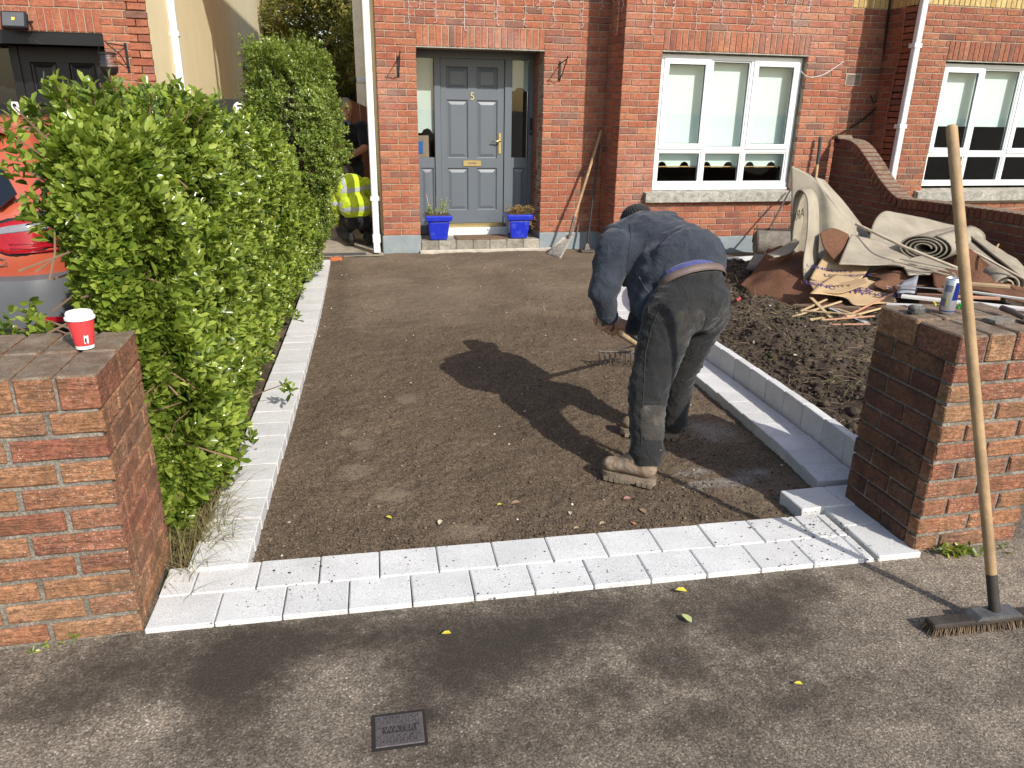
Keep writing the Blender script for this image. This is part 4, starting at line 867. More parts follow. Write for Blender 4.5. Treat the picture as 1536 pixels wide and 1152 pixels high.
# conifers beyond the houses
M_con = leaf_mat('conifer_spray', [(0, (.07, .08, .018)), (.45, (.16, .165, .034)), (.8, (.26, .245, .05)), (1, (.36, .32, .075))], .7, .25)
def conifer(label, x, y, h, r, n, seed, z0=.8):
    g = np.random.default_rng(seed); t = thing('conifer_tree', label, 'tree', (x, y, -.02), 'conifers behind the houses')
    MB().tube([(x, y, -.02), (x+.1, y, h*.5), (x, y, h*.92)], [.25, .16, .03], 8).build('trunk', M_twig, t)
    br = MB(); P = []; A = []
    for b in range(150):
        z = z0+(h-z0)*(b/150)**.9; rr = r*(1-((z-z0)/(h-z0))**1.6)*(.75+.4*g.random())+.15; an = g.random()*6.28; d = np.array([math.cos(an), math.sin(an), .35]); tip = np.array([x, y, z])+d*rr
        br.tube([(x, y, z), tuple((np.array([x, y, z])+tip)/2+np.array([0, 0, -.05])), tuple(tip)], [.04, .025, .008], 4, False)
        m_ = n//150; s = g.random(m_)**.6; pp = np.array([x, y, z])+d*(rr*s)[:, None]+g.normal(size=(m_, 3))*np.array([.24, .24, .17])*(.5+.8*s)[:, None]; P.append(pp); A.append(np.tile(d, (m_, 1))+.6*g.normal(size=(m_, 3)))
    P = np.concatenate(P); A = np.concatenate(A); br.build('limbs', M_twig, t); leaves('crown', *rosettes(P, A, 6, .20, (.2, 1.0), g), M_con, t, wd=.42)
conifer('broad olive green conifer showing between the two houses', .5, 24, 7.2, 3.0, 13500, 5)
conifer('second conifer in the gap next to the cream rendered house', -2.6, 29, 5.6, 2.4, 3600, 6)
# grass tuft at the foot of the pillar, weed by the other pillar, climber
def blade_strands(name, P0, n, spread, L, mat, parent):
    V = []; Fq = []
    for _ in range(n):
        p = Vector(P0)+Vector((rnd.gauss(0, spread[0]), rnd.gauss(0, spread[1]), 0)); a = rnd.uniform(0, 6.28); l = rnd.uniform(*L); d = Vector((math.cos(a)*.5, math.sin(a)*.5, 1)).normalized(); b = len(V); s = Vector((-math.sin(a), math.cos(a), 0))*.0022
        for i in range(5):
            k = 1-i/4.6; V += [tuple(p+s*k), tuple(p-s*k)]; p = p+d*l/4; d = (d+Vector((math.cos(a)*.28, math.sin(a)*.28, -.38))).normalized()
        for i in range(4): Fq.append((b+2*i, b+2*i+1, b+2*i+3, b+2*i+2))
    return np_mesh(name, V, Fq, 4, mat, parent, True, 'stuff')
gt = thing('grass_tuft', 'dry grass tuft between the mossy pillar and the pale edging blocks', 'grass', (-.62, 2.68, .08))
M_dryg = leaf_mat('dry_grass', [(0, (.12, .13, .04)), (.5, (.24, .20, .09)), (1, (.34, .27, .13))], .8)
blade_strands('blades', (-.62, 2.66, .09), 260, (.05, .13), (.12, .34), M_dryg, gt)
blade_strands('blades', (-.60, 2.9, .09), 160, (.04, .15), (.1, .25), M_dryg, gt)
def weed(label, p, n, size, mat, group=None):
    t = thing('weed', label, 'weed', p, group); P = np.array([p]*n)+rng.normal(size=(n, 3))*np.array([.06, .012, .008])+np.array([0, -.02, .02]); leaves('leaves', *rosettes(P, np.array([(0, -.5, .7)]*n)+.5*rng.normal(size=(n, 3)), 5, size, (.6, 1.4)), mat, t); return t
weed('small leafy weed growing along the foot of the brick pillar by the broom', (2.2, 2.005, .115), 16, .035, leaf_mat('weed_leaf', [(0, (.08, .13, .02)), (.6, (.16, .22, .035)), (1, (.34, .32, .05))]))
weed('tiny weed in the crack under the mossy pillar', (-.93, 2.10, .112), 5, .018, bpy.data.materials['weed_leaf'])
iv = thing('climbing_plant', 'straggling climber stem on the brick recess above the curved wall', 'plant', tuple(onY(1250, 205, YD-.05)))
ivp = [onY(u, v, YD-.04) for u, v in ((1318, 148), (1316, 160), (1300, 175), (1280, 190), (1262, 200), (1250, 206))]; MB().tube(ivp, [.01, .012, .012, .011, .01, .008], 6).tube([onY(1306, 143, YD-.04), onY(1310, 153, YD-.04), onY(1316, 152, YD-.04)], .008, 6).build('stem', M_black, iv)
P = np.array([tuple(a.lerp(b, k/9)) for a, b in zip(ivp[1:-1], ivp[2:]) for k in range(9)]); leaves('leaves', *rosettes(P, np.tile((0., -1, .3), (len(P), 1))+.6*rng.normal(size=P.shape), 3, .03), leaf_mat('climber_leaf', [(0, (.03, .05, .01)), (1, (.16, .18, .03))]), iv)
# ================================================================== GATES IN THE SIDE PASSAGE
def plank_gate(name, label, x0, x1, y, ztop, mat, n):
    t = thing(name, label, 'gate', ((x0+x1)/2, y, 0)); w_ = (x1-x0)/n
    for i in range(n):
        a, b = x0+i*w_+.002, x0+(i+1)*w_-.002; MB().prism([(a, .03), (b, .03), (b, ztop(b)), ((a+b)/2, ztop((a+b)/2)), (a, ztop(a))], .022, Matrix.Translation((0, y, 0))).build('plank', mat, t)
    for z in (.35, 1.3): MB().box(x0, x1, y+.0225, y+.06, z, z+.09).build('rail', mat, t)
    return t
plank_gate('wooden_gate', 'dark brown boarded side gate behind the standing man', -.55, .47, 11.7, lambda x: float(np.interp(x, [-.55, .05, .2, .35, .47], [1.80, 1.79, 1.75, 1.69, 1.64])), MAT('brown_stained_wood', (.135, .045, .025), .7, .3, 5, .3, 30, sc=(4, 4, .4)), 9)
bgt = plank_gate('boarded_gate', 'black round topped boarded gate with a small round sign', XC+.02, -1.02, 11.2, lambda x: 1.72-.35*max(0, (-1.35-x))**2-.4*max(0, (x+1.2))**1.5, MAT('black_stained_wood', (.02, .021, .024), .7, .2, 5), 8)
s_ = onY(360, 163, 11.18); sg = MB().lathe([(.088, 0), (.088, .012)], (0, 0, 0), 24, M_=Matrix.Translation((s_.x, 11.199, s_.z)) @ FRONT).build('round_sign', MAT('sign_white', (.7, .7, .66), .5), bgt)
MB().box(s_.x-.035, s_.x+.03, 11.184, 11.1865, s_.z+.025, s_.z+.05).build('sign_mark', M_black, sg); text_mesh('No. 5', .04, Matrix.Translation((s_.x, 11.185, s_.z-.02)) @ FRONT, M_black, 'sign_print', sg, .001) if 0 else MB().box(s_.x-.05, s_.x+.05, 11.1845, 11.1865, s_.z-.03, s_.z-.018).build('sign_mark', MAT('sign_grey', (.3, .3, .3), .5), sg)
# ================================================================== CAR
car = thing('parked_car', 'orange red hatchback parked behind the hedge', 'car', (-2.575, 7.1, .06))
M_carp = NT('red_car_paint'); M_carp.col((.42, .085, .042)); M_carp.set(Roughness=.25); M_carp.b.inputs['Coat Weight'].default_value = .8; M_carp.b.inputs['Coat Roughness'].default_value = .06; M_carp = M_carp.m
M_bump = MAT('grey_bumper_plastic', (.10, .104, .11), .5, .08, 5); M_carglass = MAT('tinted_glass', (.006, .008, .012), .06, 0, 3, spec=.7); M_rubber = MAT('tyre_rubber', (.018, .018, .018), .85, .2, 30); M_alloy = MAT('alloy', (.45, .46, .47), .3, .05, 5, metal=.9)
M_tail = MAT('tail_lamp_red', (.34, .010, .016), .12, .15, 60); M_lens = MAT('clear_lens', (.22, .22, .24), .1, .1, 60)
CXc = -2.575
def cring(z, hw, y0, y1, r=.28, n=10):
    pts = []
    for (cx, cy, a0) in ((CXc+hw-r, y1-r, 0), (CXc-hw+r, y1-r, 90), (CXc-hw+r, y0+r, 180), (CXc+hw-r, y0+r, 270)):
        for k in range(n): a = R_(a0+90*k/(n-1)); pts.append((cx+r*math.cos(a), cy+r*math.sin(a), z))
    return pts
def cloft(rings):
    mb = MB(); k = len(rings[0]); vs = [p for r in rings for p in r]; mb.add(vs, [(i*k+j, i*k+(j+1) % k, (i+1)*k+(j+1) % k, (i+1)*k+j) for i in range(len(rings)-1) for j in range(k)]+[tuple(range(k))[::-1], tuple((len(rings)-1)*k+j for j in range(k))]); return mb
body = cloft([cring(.28, .84, 5.2, 9.25), cring(.45, .90, 5.10, 9.38), cring(.66, .915, 5.03, 9.42), cring(.80, .915, 5.03, 9.40), cring(.95, .90, 5.07, 9.30), cring(1.06, .87, 5.12, 8.3), cring(1.10, .85, 5.15, 7.9)]).build('body', M_carp, car, 'auto')
cloft([cring(1.101, .85, 5.15, 7.9), cring(1.3, .76, 5.25, 7.45), cring(1.47, .67, 5.36, 7.05), cring(1.54, .60, 5.42, 6.9), cring(1.565, .45, 5.6, 6.6)]).build('cabin', M_carp, car, 'auto')
cloft([cring(.27, .86, 5.02, 5.75, .2), cring(.36, .915, 4.93, 5.75, .22), cring(.55, .93, 4.92, 5.75, .24), cring(.645, .925, 4.95, 5.75, .24), cring(.66, .90, 4.99, 5.7, .24)]).build('rear_bumper', M_bump, car, 'auto')
MB().prism([(-.62, -.24), (.62, -.24), (.70, -.16), (.52, .22), (-.52, .22), (-.70, -.16)], .012, Matrix.Translation((CXc, 5.165, 1.285)) @ Matrix.Rotation(R_(-27), 4, 'X')).build('rear_window', M_carglass, car)
MB().prism([(-.60, -.05), (.60, -.05), (.50, .07), (-.50, .07)], .2, Matrix.Translation((CXc, 5.26, 1.535)) @ Matrix.Rotation(R_(-8), 4, 'X')).build('roof_spoiler', M_carp, car)
for s in (-1, 1):
    def lpt(z, t, e):
        hw = float(np.interp(z, [.66, .80, .95, 1.06, 1.10], [.915, .915, .90, .87, .85])); y0 = float(np.interp(z, [.66, .80, .95, 1.06, 1.10], [5.03, 5.03, 5.07, 5.12, 5.15])); r = .28
        if t < .4: x, yy, nx, ny = .5+(hw-r-.5)*t/.4, y0, 0, -1
        else: a = R_(-90+78*(t-.4)/.6); x, yy, nx, ny = hw-r+r*math.cos(a), y0+r+r*math.sin(a), math.cos(a), math.sin(a)
        return (CXc+s*(x+nx*e), yy+ny*e, z)
    def lamp(name, z0, z1, t0, t1, e, mat, par, slant=0., n=14):
        V = [lpt(z0(i/n)+(z1(i/n)-z0(i/n))*k/8, t0+(t1-t0)*i/n, e if 0 < i < n and 0 < k < 8 else -.01) for i in range(n+1) for k in range(9)]
        return MB().add(V, [(i*9+k, (i+1)*9+k, (i+1)*9+k+1, i*9+k+1) for i in range(n) for k in range(8)]).build(name, mat, par, True)
    lo = lambda t: .845-.075*math.sin(math.pi*min(1, t*1.15)); hi = lambda t: .955+.11*t
    tl = lamp('tail_light', lambda t: lo(t)-.012, lambda t: hi(t)+.012, -.02, 1.02, .007, M_black, car)
    lamp('red_lens', lo, hi, .0, 1., .012, M_tail, tl); lamp('reversing_lens', lambda t: .895+.03*t, lambda t: .935+.055*t, .05, .8, .015, M_lens, tl)
    for zz in (.80, .825, .85): lamp('lens_rib', lambda t, zz=zz: zz-.004, lambda t, zz=zz: zz+.004, .35, .85, .0155, MAT('lens_dark_red', (.2, .004, .01), .2) if 'lens_dark_red' not in bpy.data.materials else bpy.data.materials['lens_dark_red'], tl)
    for yy in (5.85, 8.55):
        wl = MB().lathe([(.20, -.11), (.30, -.11), (.325, -.08), (.325, .08), (.30, .11), (.20, .11)], (0, 0, 0), 26, M_=Matrix.Translation((CXc+s*.80, yy, .385)) @ Matrix.Rotation(R_(90), 4, 'Y')).build('wheel', M_rubber, car, 'auto'); MB().lathe([(.205, -.09), (.19, .112), (.05, .10)], (0, 0, 0), 20, M_=Matrix.Translation((CXc+s*.80, yy, .385)) @ Matrix.Rotation(R_(90*s), 4, 'Y')).build('rim', M_alloy, wl, 'auto')
    MB().add([(CXc+s*.835, 5.5, 1.13), (CXc+s*.835, 7.6, 1.13), (CXc+s*.70, 7.0, 1.42), (CXc+s*.70, 5.65, 1.42), (CXc+s*.86, 5.5, 1.13), (CXc+s*.86, 7.6, 1.13), (CXc+s*.725, 7.0, 1.42), (CXc+s*.725, 5.65, 1.42)], [(0, 1, 2, 3), (4, 5, 6, 7), (0, 1, 5, 4), (1, 2, 6, 5), (2, 3, 7, 6), (3, 0, 4, 7)]).build('side_window', M_carglass, car)
bp = onY(2, 394, 5.015); text_mesh('TDCi', .07, Matrix.Translation((bp.x-.05, 5.018, bp.z)) @ FRONT, M_alloy, 'badge', car, .003)
MB().box(CXc+.74, CXc+.88, 4.915, 4.93, .395, .425).build('reflector', M_tail, car)
# ================================================================== PEOPLE
def blob(name, prims, mat, parent, voxel=.012, smooth=6, fold=None, taubin=True, subs=0):
    """union of capsules / ellipsoids -> one continuous skin"""
    mb = MB()
    for p in prims:
        if p[0] == 'c':
            _, a, b, ra, rb = p[:5]; a, b = Vector(a), Vector(b); d = (b-a); L = d.length; d = d.normalized() if L > 1e-6 else Vector((0, 0, 1)); path, rad = [], []
            for k in range(5): t = -math.cos(k/4*math.pi/2); path.append(a+d*ra*t*.999); rad.append(max(.0005, ra*math.sqrt(max(0, 1-t*t))))
            for k in range(1, 5): path.append(a.lerp(b, k/4)); rad.append(ra+(rb-ra)*k/4)
            for k in range(1, 5): t = math.sin(k/4*math.pi/2); path.append(b+d*rb*t*.999); rad.append(max(.0005, rb*math.sqrt(max(0, 1-t*t))))
            sq = p[5] if len(p) > 5 else None
            b0 = len(mb.v); mb.tube(path, rad, 16)
            if sq is not None:   # flatten: (axis vector, factor)
                ax, fc = Vector(sq[0]).normalized(), sq[1]
                for i in range(b0, len(mb.v)):
                    v = Vector(mb.v[i]); t = max(0, min(1, (v-a).dot(d)/max(L, 1e-6))); c = a.lerp(b, t); w_ = v-c; mb.v[i] = tuple(c+w_-ax*w_.dot(ax)*(1-fc))
        else:
            _, c, ax = p[:3]; X, Y, Z = [Vector(q) for q in ax]; n, m_ = 16, 10; vs = [Vector(c)-Z]; fs = []
            for i in range(1, m_):
                t = -math.pi/2+math.pi*i/m_
                for j in range(n): a = 2*math.pi*j/n; vs.append(Vector(c)+(X*math.cos(a)+Y*math.sin(a))*math.cos(t)+Z*math.sin(t))
            vs.append(Vector(c)+Z)
            for j in range(n): fs.append((0, 1+(j+1) % n, 1+j)); fs.append((len(vs)-1, 1+(m_-2)*n+j, 1+(m_-2)*n+(j+1) % n))
            for i in range(m_-2):
                for j in range(n): fs.append((1+i*n+j, 1+i*n+(j+1) % n, 1+(i+1)*n+(j+1) % n, 1+(i+1)*n+j))
            mb.add(vs, fs)
    me = bpy.data.meshes.new(name); me.from_pydata([tuple(v) for v in mb.v], [], mb.f); me.update()
    bm = bmesh.new(); bm.from_mesh(me); bmesh.ops.recalc_face_normals(bm, faces=bm.faces[:]); bm.to_mesh(me); bm.free()
    t = bpy.data.objects.new('tmp', me); COL.objects.link(t); r = t.modifiers.new('r', 'REMESH'); r.mode = 'VOXEL'; r.voxel_size = voxel
    if smooth: s = t.modifiers.new('s', 'SMOOTH'); s.factor = .5; s.iterations = smooth
    dg = bpy.context.evaluated_depsgraph_get(); out = bpy.data.meshes.new_from_object(t.evaluated_get(dg)); bpy.data.objects.remove(t); bpy.data.meshes.remove(me)
    if fold:
        nv = [v.normal.copy() for v in out.vertices]
        for v, nn in zip(out.vertices, nv): v.co += nn*fold(v.co)
    off = WL[parent.name] if parent is not None else Vector((0, 0, 0)); out.transform(Matrix.Translation(-off))
    out.materials.clear(); return link_mesh(name, out, mat, parent, True)
def folds(axis, freq, amp, seed=0):
    """cloth creases: noise stretched across the limb axis"""
    ax = Vector(axis).normalized()
    def f(p):
        t = p.dot(ax); q = p-ax*t; w_ = Vector((q.x*5+seed, q.y*5, q.z*5)); v = mnoise.noise(w_+ax*(t*freq)+.6*mnoise.noise_vector(p*6)); u_ = mnoise.noise(w_*1.7+ax*(t*freq*1.9)); return amp*((1-abs(v)*2.2)**3*.9+.5*(1-abs(u_)*2)**3-.35)
    return f
def cloth_mat(name, c, dirt=None, da=.5, dscale=3, rough=.9, fine=.15):
    q = NT(name); q.set(Roughness=rough); q.b.inputs['Specular IOR Level'].default_value = .2; q.b.inputs['Sheen Weight'].default_value = .15
    cc = q.mix(1., c, q.ramp(q.noise(9, 4, .6), [(.3, .82), (.7, 1.18)]), 'MULTIPLY'); cc = q.mix(1., cc, q.ramp(q.noise(320, 2, .5), [(.3, 1-fine), (.7, 1+fine)]), 'MULTIPLY')
    if dirt: cc = q.mix(q.ramp(q.noise(dscale, 6, .7), [(.5, 0.), (.78, da)]), cc, dirt)
    q.col(cc); b = q.bump(q.noise(13, 5, .6, dist=.9), .7, .028); q.bump(q.noise(420, 2, .5), .2, .002, b); return q.m
M_skin = MAT('skin', (.52, .29, .20), .5, .1, 14, .2, 120); M_skin2 = MAT('skin_tanned', (.36, .17, .115), .5, .1, 14, .2, 120)
M_navy = cloth_mat('navy_fleece', (.030, .036, .049), (.06, .063, .07), .3, 5); M_trous = cloth_mat('black_work_trousers', (.018, .0178, .018), (.045, .042, .039), .4, 7); M_knit = cloth_mat('black_knit', (.022, .021, .020)); M_belt = MAT('brown_belt', (.14, .10, .085), .6, .2, 20); M_shirtb = cloth_mat('blue_undershirt', (.06, .065, .19))
M_boot = MAT('tan_work_boot', (.21, .145, .095), .85, .3, 14, .5, 60, dirt=(.36, .31, .25), dirt_amt=.75); M_sole = MAT('boot_sole', (.19, .145, .10), .9, .3, 20, .4, 60, dirt=(.30, .26, .2), dirt_amt=.5)
def hand(name, wrist, grip, along, back, mat, parent, s=1., thumb_side=1):
    """five-fingered hand closed round a handle. wrist->grip; along = handle direction; back = direction of the back of the hand"""
    wrist, grip = Vector(wrist), Vector(grip); al = Vector(along).normalized(); bk = Vector(back).normalized(); bk = (bk-al*bk.dot(al)).normalized(); fw = al.cross(bk)*thumb_side
    pr = []; r0 = .018
    palm = grip+bk*.030*s-fw*.018
    pr += [('c', wrist, palm+(wrist-palm)*.4, .026*s, .028*s), ('c', palm-al*.026*s, palm+al*.026*s, .022*s, .022*s), ('c', palm-al*.02*s-fw*.02, palm+al*.02*s-fw*.02, .021*s, .021*s)]
    for k, (o, l) in enumerate(((-.036, .82), (-.012, 1.0), (.012, .95), (.036, .85))):
        b0 = grip+al*o*s; p = []
        for a in (60, 10, -50, -115): p.append(b0+(bk*math.sin(R_(a))+fw*math.cos(R_(a)))*(.0225+.008)*s)
        for i in range(3): pr.append(('c', p[i], p[i+1], (.0087-.0005*i)*s, (.0084-.0006*i)*s))
    tb = grip+bk*.02*s-fw*.03*s-al*.04*s; pr += [('c', tb, tb-al*.006+bk*-.018-fw*.006, .0125*s, .011*s), ('c', tb-al*.006-bk*.018-fw*.006, tb+al*.02*s-bk*.038*s-fw*-.004, .011*s, .009*s)]
    return blob(name, pr, mat, parent, .0032, 2)
def boot(parent, heel, toe, s=1.):
    heel, toe = Vector(heel), Vector(toe); d = toe-heel; L = d.length; d.z = 0; d.normalize(); sd_ = Vector((-d.y, d.x, 0)); z = heel.z
    M_ = Matrix((( d.x, sd_.x, 0, heel.x), (d.y, sd_.y, 0, heel.y), (0, 0, 1, z), (0, 0, 0, 1)))
    pt = lambda x, y, zz: M_ @ Vector((x*L, y, zz))
    pr = [('c', pt(.18, 0, .085), pt(.22, 0, .16), .046, .046), ('c', pt(.16, 0, .07), pt(.5, 0, .075), .044, .046), ('c', pt(.45, 0, .072), pt(.86, .004, .062), .046, .042, ((0, 0, 1), .8)), ('c', pt(.28, 0, .13), pt(.58, 0, .085), .042, .035)]
    b = blob('boot', pr, M_boot, parent, .008, 4, lambda p: .0015*mnoise.noise(p*60))
    so = MB(); n = 28; ring = []
    for i in range(n):
        a = 2*math.pi*i/n; c, s_ = math.cos(a), math.sin(a); x = .5+.53*math.copysign(abs(c)**.7, c); wd = .036+.016*max(0, min(1, (x-.3)/.4)); ring.append((x, wd*math.copysign(abs(s_)**.7, s_)))
    vs = [pt(x, y, .0) for x, y in ring]+[pt(x, y*1.06, .014) for x, y in ring]+[pt(x, y*1.03, .034) for x, y in ring]; fs = [tuple(range(n))[::-1], tuple(2*n+i for i in range(n))]+[(k*n+i, k*n+(i+1) % n, (k+1)*n+(i+1) % n, (k+1)*n+i) for k in (0, 1) for i in range(n)]
    so.add(vs, fs).build('sole', M_sole, b)
    cl = MB()
    for i in range(9):
        x = .05+i*.105
        if abs(i-3) < 1: continue
        for sg in (-1, 1): cl.box(-.010, .010, -.006, .006, -.004, .013, 0, M_ @ Matrix.Translation((x*L, sg*(.036+.012*min(1, max(0, (x-.3)/.4))), 0)))
    cl.build('tread', M_sole, b, kind='stuff')
    lp = pt(.03, 0, .165); MB().tube([lp+Vector((0, 0, -.03)), lp-d*.02+Vector((0, 0, .01)), lp-d*.005+Vector((0, 0, .02))], .005, 6).build('pull_loop', M_boot, b)
    return b
# ---------------- man raking
man = thing('person', 'person bent double in navy fleece, black work trousers and knitted cap, raking the ground', 'person', (1.42, 3.05, .09))
Y = onY
footL_heel = gr(982, 722); footL_heel.z = gz(2.85)-.016; toeL = gr(906, 706); toeL.z = footL_heel.z
footR_heel = gr(1016, 652); footR_heel.z = gz(3.25)-.016; toeR = footR_heel+Vector((-.26, .12, 0))
boot(man, footL_heel, toeL); boot(man, footR_heel, toeR)
hipL, kneeL, ankL = Y(1003, 478, 3.04), Y(971, 592, 2.92), Y(970, 676, 2.83)
hipR, kneeR, ankR = Y(1058, 470, 3.20), Y(1019, 562, 3.24), Y(1012, 628, 3.26)
pel = Y(1036, 452, 3.12); waist = Y(1040, 430, 3.13)
UPV = Vector((-.12, .62, .77)).normalized(); UPV = (UPV-Vector((.93, .35, -.10)).normalized()*UPV.dot(Vector((.93, .35, -.10)).normalized())).normalized()
lat = Vector((.93, .35, -.10)).normalized()
def legfold(p): return folds((.15, .1, 1), 15, .0075, 3)(p)
trs = blob('trousers', [('e', pel, (lat*.185, lat.cross(UPV)*.150, UPV*.15)), ('c', hipL, kneeL, .122, .090), ('c', kneeL, ankL, .088, .072), ('c', ankL, ankL+Vector((0, 0, -.012)), .081, .079), ('c', hipR, kneeR, .112, .078), ('c', kneeR, ankR, .076, .064), ('c', ankR, ankR+Vector((0, 0, -.02)), .068, .066), ('c', pel-lat*.06, hipL, .14, .125), ('c', pel+lat*.06, hipR, .14, .12), ('e', waist, (lat*.175, lat.cross(UPV)*.135, UPV*.05))], M_trous, man, .011, 5, legfold)
# knee pad patch and pockets
from mathutils.bvhtree import BVHTree
def bvh_of(o):
    off = WL[o.name]; return BVHTree.FromPolygons([v.co+off for v in o.data.vertices], [tuple(f.vertices) for f in o.data.polygons])
def patch(name, u0, v0, u1, v1, obj, mat, parent, grow=.004, n=14, fn=None):
    """a sewn-on piece: rounded panel laid onto the garment surface, hemmed edge sunk into the cloth"""
    bv = bvh_of(obj); V = []
    for i in range(n+1):
        for k in range(n+1):
            a, b = 2*i/n-1, 2*k/n-1; r = max(abs(a), abs(b)); l = (abs(a)**5+abs(b)**5)**.2 if r > 0 else 1; a2, b2 = (a*r/l, b*r/l) if l else (0, 0)
            h0 = bv.ray_cast(_C, ray((u0+u1)/2, (v0+v1)/2).normalized())
            for _k in range(14):
                h = bv.ray_cast(_C, ray((u0+u1)/2+a2*(u1-u0)/2, (v0+v1)/2+b2*(v1-v0)/2).normalized())
                if h[0] is not None and abs(h[3]-h0[3]) < .075: break
                a2 *= .9; b2 *= .97
            V.append((h[0], h[1], grow if r < .92 else -.003))
    return MB().add([p+nn*g for p, nn, g in V], [(i*(n+1)+k, (i+1)*(n+1)+k, (i+1)*(n+1)+k+1, i*(n+1)+k+1) for i in range(n) for k in range(n)]).build(name, mat, parent, True)
M_dust = cloth_mat('dusty_knee_pad', (.045, .041, .036), (.15, .135, .11), .8, 9); patch('knee_pad', 958, 606, 1003, 662, trs, M_dust, trs)
patch('back_pocket', 1012, 462, 1060, 520, trs, cloth_mat('pocket_cloth', (.022, .0205, .019), (.07, .06, .048), .6, 9), trs, .003)
def seam(obj, pts, mat, parent, r=.0022):
    bv = bvh_of(obj); out = []
    for p, q_ in zip(pts[:-1], pts[1:]):
        for k in range(8):
            h = bv.ray_cast(_C, ray(p[0]+(q_[0]-p[0])*k/8, p[1]+(q_[1]-p[1])*k/8).normalized())
            if h[0] is not None and (not out or (h[0]-out[-1]).length < .12): out.append(h[0]+h[1]*.0005)
    if len(out) > 2: MB().tube(out, r, 5).build('seam', mat, parent, True)
M_seam = MAT('stitching', (.035, .032, .028), .9)
seam(trs, [(994, 452), (978, 490), (968, 530), (966, 580), (962, 640), (962, 672)], M_seam, trs); seam(trs, [(974, 452), (972, 472), (985, 484), (996, 478)], M_seam, trs); seam(trs, [(1064, 440), (1060, 480), (1050, 505), (1036, 520)], M_seam, trs); seam(trs, [(955, 603), (975, 605), (1004, 604)], M_seam, trs)
# belt and loops
bel = MB(); bc = waist+UPV*.03; bx, by = lat, lat.cross(UPV)
ring = [(bc+bx*.182*math.cos(a)+by*.142*math.sin(a)) for a in [2*math.pi*i/40 for i in range(41)]]
vs = []; 
for p in ring: vs += [p-UPV*.017, p+UPV*.017]
bel.add(vs, [(2*i, 2*i+2, 2*i+3, 2*i+1) for i in range(40)]); bo = bel.build('belt', M_belt, man, True); so_ = bo.modifiers.new('s', 'SOLIDIFY'); so_.thickness = .006
for a in (200, 235, 275, 310, 340): 
    q_ = bc+bx*.1875*math.cos(R_(a))+by*.1475*math.sin(R_(a)); MB().tube([q_-UPV*.03, q_+UPV*.024], .006, 6).build('belt_loop', M_trous, bo)
blob('undershirt', [('e', waist+UPV*.055, (lat*.172, by*.132, UPV*.05))], M_shirtb, man, .012, 3)
# jacket
shC = Y(972, 372, 3.44); shL, elL, wrL = Y(922, 372, 3.36), Y(905, 440, 3.30), Y(912, 476, 3.33); shR, elR, wrR = Y(1010, 362, 3.56), Y(972, 455, 3.62), Y(950, 492, 3.52)
bx2 = lat; chest = shC+Vector((0, -.02, -.06)); mid = chest.lerp(waist, .5)+UPV.cross(lat)*-.02
UT = (shC-waist).normalized(); fr2 = lat.cross(UT)
jf = lambda p: folds((-.5, .3, .6), 12, .009, 9)(p)
jk = blob('fleece_jacket', [('c', Y(968, 374, 3.46), Y(1036, 392, 3.25), .185, .165), ('e', mid, (lat*.205, fr2*.165, UT*.16)), ('e', waist+UPV*.135, (lat*.198, fr2*.155, UPV*.085)), ('c', chest-lat*.1, shL, .13, .088), ('c', shL, elL, .092, .070), ('c', elL, wrL, .068, .046), ('c', chest+lat*.1, shR, .13, .09), ('c', shR, elR, .088, .068), ('c', elR, wrR, .066, .046), ('c', Y(930, 358, 3.46), Y(1000, 348, 3.5), .085, .10), ('c', Y(968, 420, 3.30), Y(962, 458, 3.22), .10, .055), ('c', Y(985, 420, 3.2), Y(962, 470, 3.15), .07, .03)], M_navy, man, .011, 5, jf)
seam(jk, [(944, 336), (946, 352), (943, 380), (940, 405), (950, 425)], MAT('navy_stitching', (.02, .022, .028), .9), jk); seam(jk, [(953, 405), (968, 432), (985, 452)], MAT('pale_stitching', (.12, .125, .13), .9), jk, .0016)
hdC = Y(957, 341, 3.80)
blob('hood', [('c', Y(968, 328, 3.56), Y(1008, 326, 3.58), .036, .034), ('c', Y(975, 332, 3.5), Y(1004, 332, 3.52), .04, .036)], M_navy, jk, .008, 5, lambda p: .004*mnoise.noise(p*20))
fwd = Vector((-.30, .80, -.52)).normalized(); upH = Vector((-.25, .45, .86)).normalized(); sideH = fwd.cross(upH).normalized(); upH = sideH.cross(fwd)
head = blob('head', [('e', hdC, (sideH*.078, fwd*.098, upH*.11)), ('c', hdC-upH*.06, shC+Vector((0, .03, .01)), .058, .065), ('e', hdC+fwd*.1-upH*.02, (sideH*.014, fwd*.022, upH*.026)), ('e', hdC+fwd*.07-upH*.075, (sideH*.04, fwd*.035, upH*.03)), ('e', hdC+sideH*.08-upH*.01, (sideH*.012, fwd*.02, upH*.032)), ('e', hdC-sideH*.08-upH*.01, (sideH*.012, fwd*.02, upH*.032))], M_skin2, man, .007, 3)
for s in (-1, 1): MB().lathe([(.002, -.006), (.010, 0), (.002, .006)], hdC+fwd*.088+sideH*.03*s+upH*.012, 10).build('eye', M_black, head)
MB().tube([hdC+fwd*.098+sideH*.022-upH*.055, hdC+fwd*.104-upH*.057, hdC+fwd*.098-sideH*.022-upH*.055], .004, 6).build('mouth', MAT('lips', (.30, .10, .08), .5), head)
def ribs(p): a = math.atan2((p-hdC).dot(fwd), (p-hdC).dot(sideH)); return .0035*math.sin(a*34)
blob('knitted_cap', [('e', hdC+upH*.038-fwd*.006, (sideH*.080, fwd*.098, upH*.084)), ('c', hdC-sideH*.05+upH*.0-fwd*.03, hdC+sideH*.05-fwd*.03, .06, .06)], M_knit, head, .006, 2, ribs)
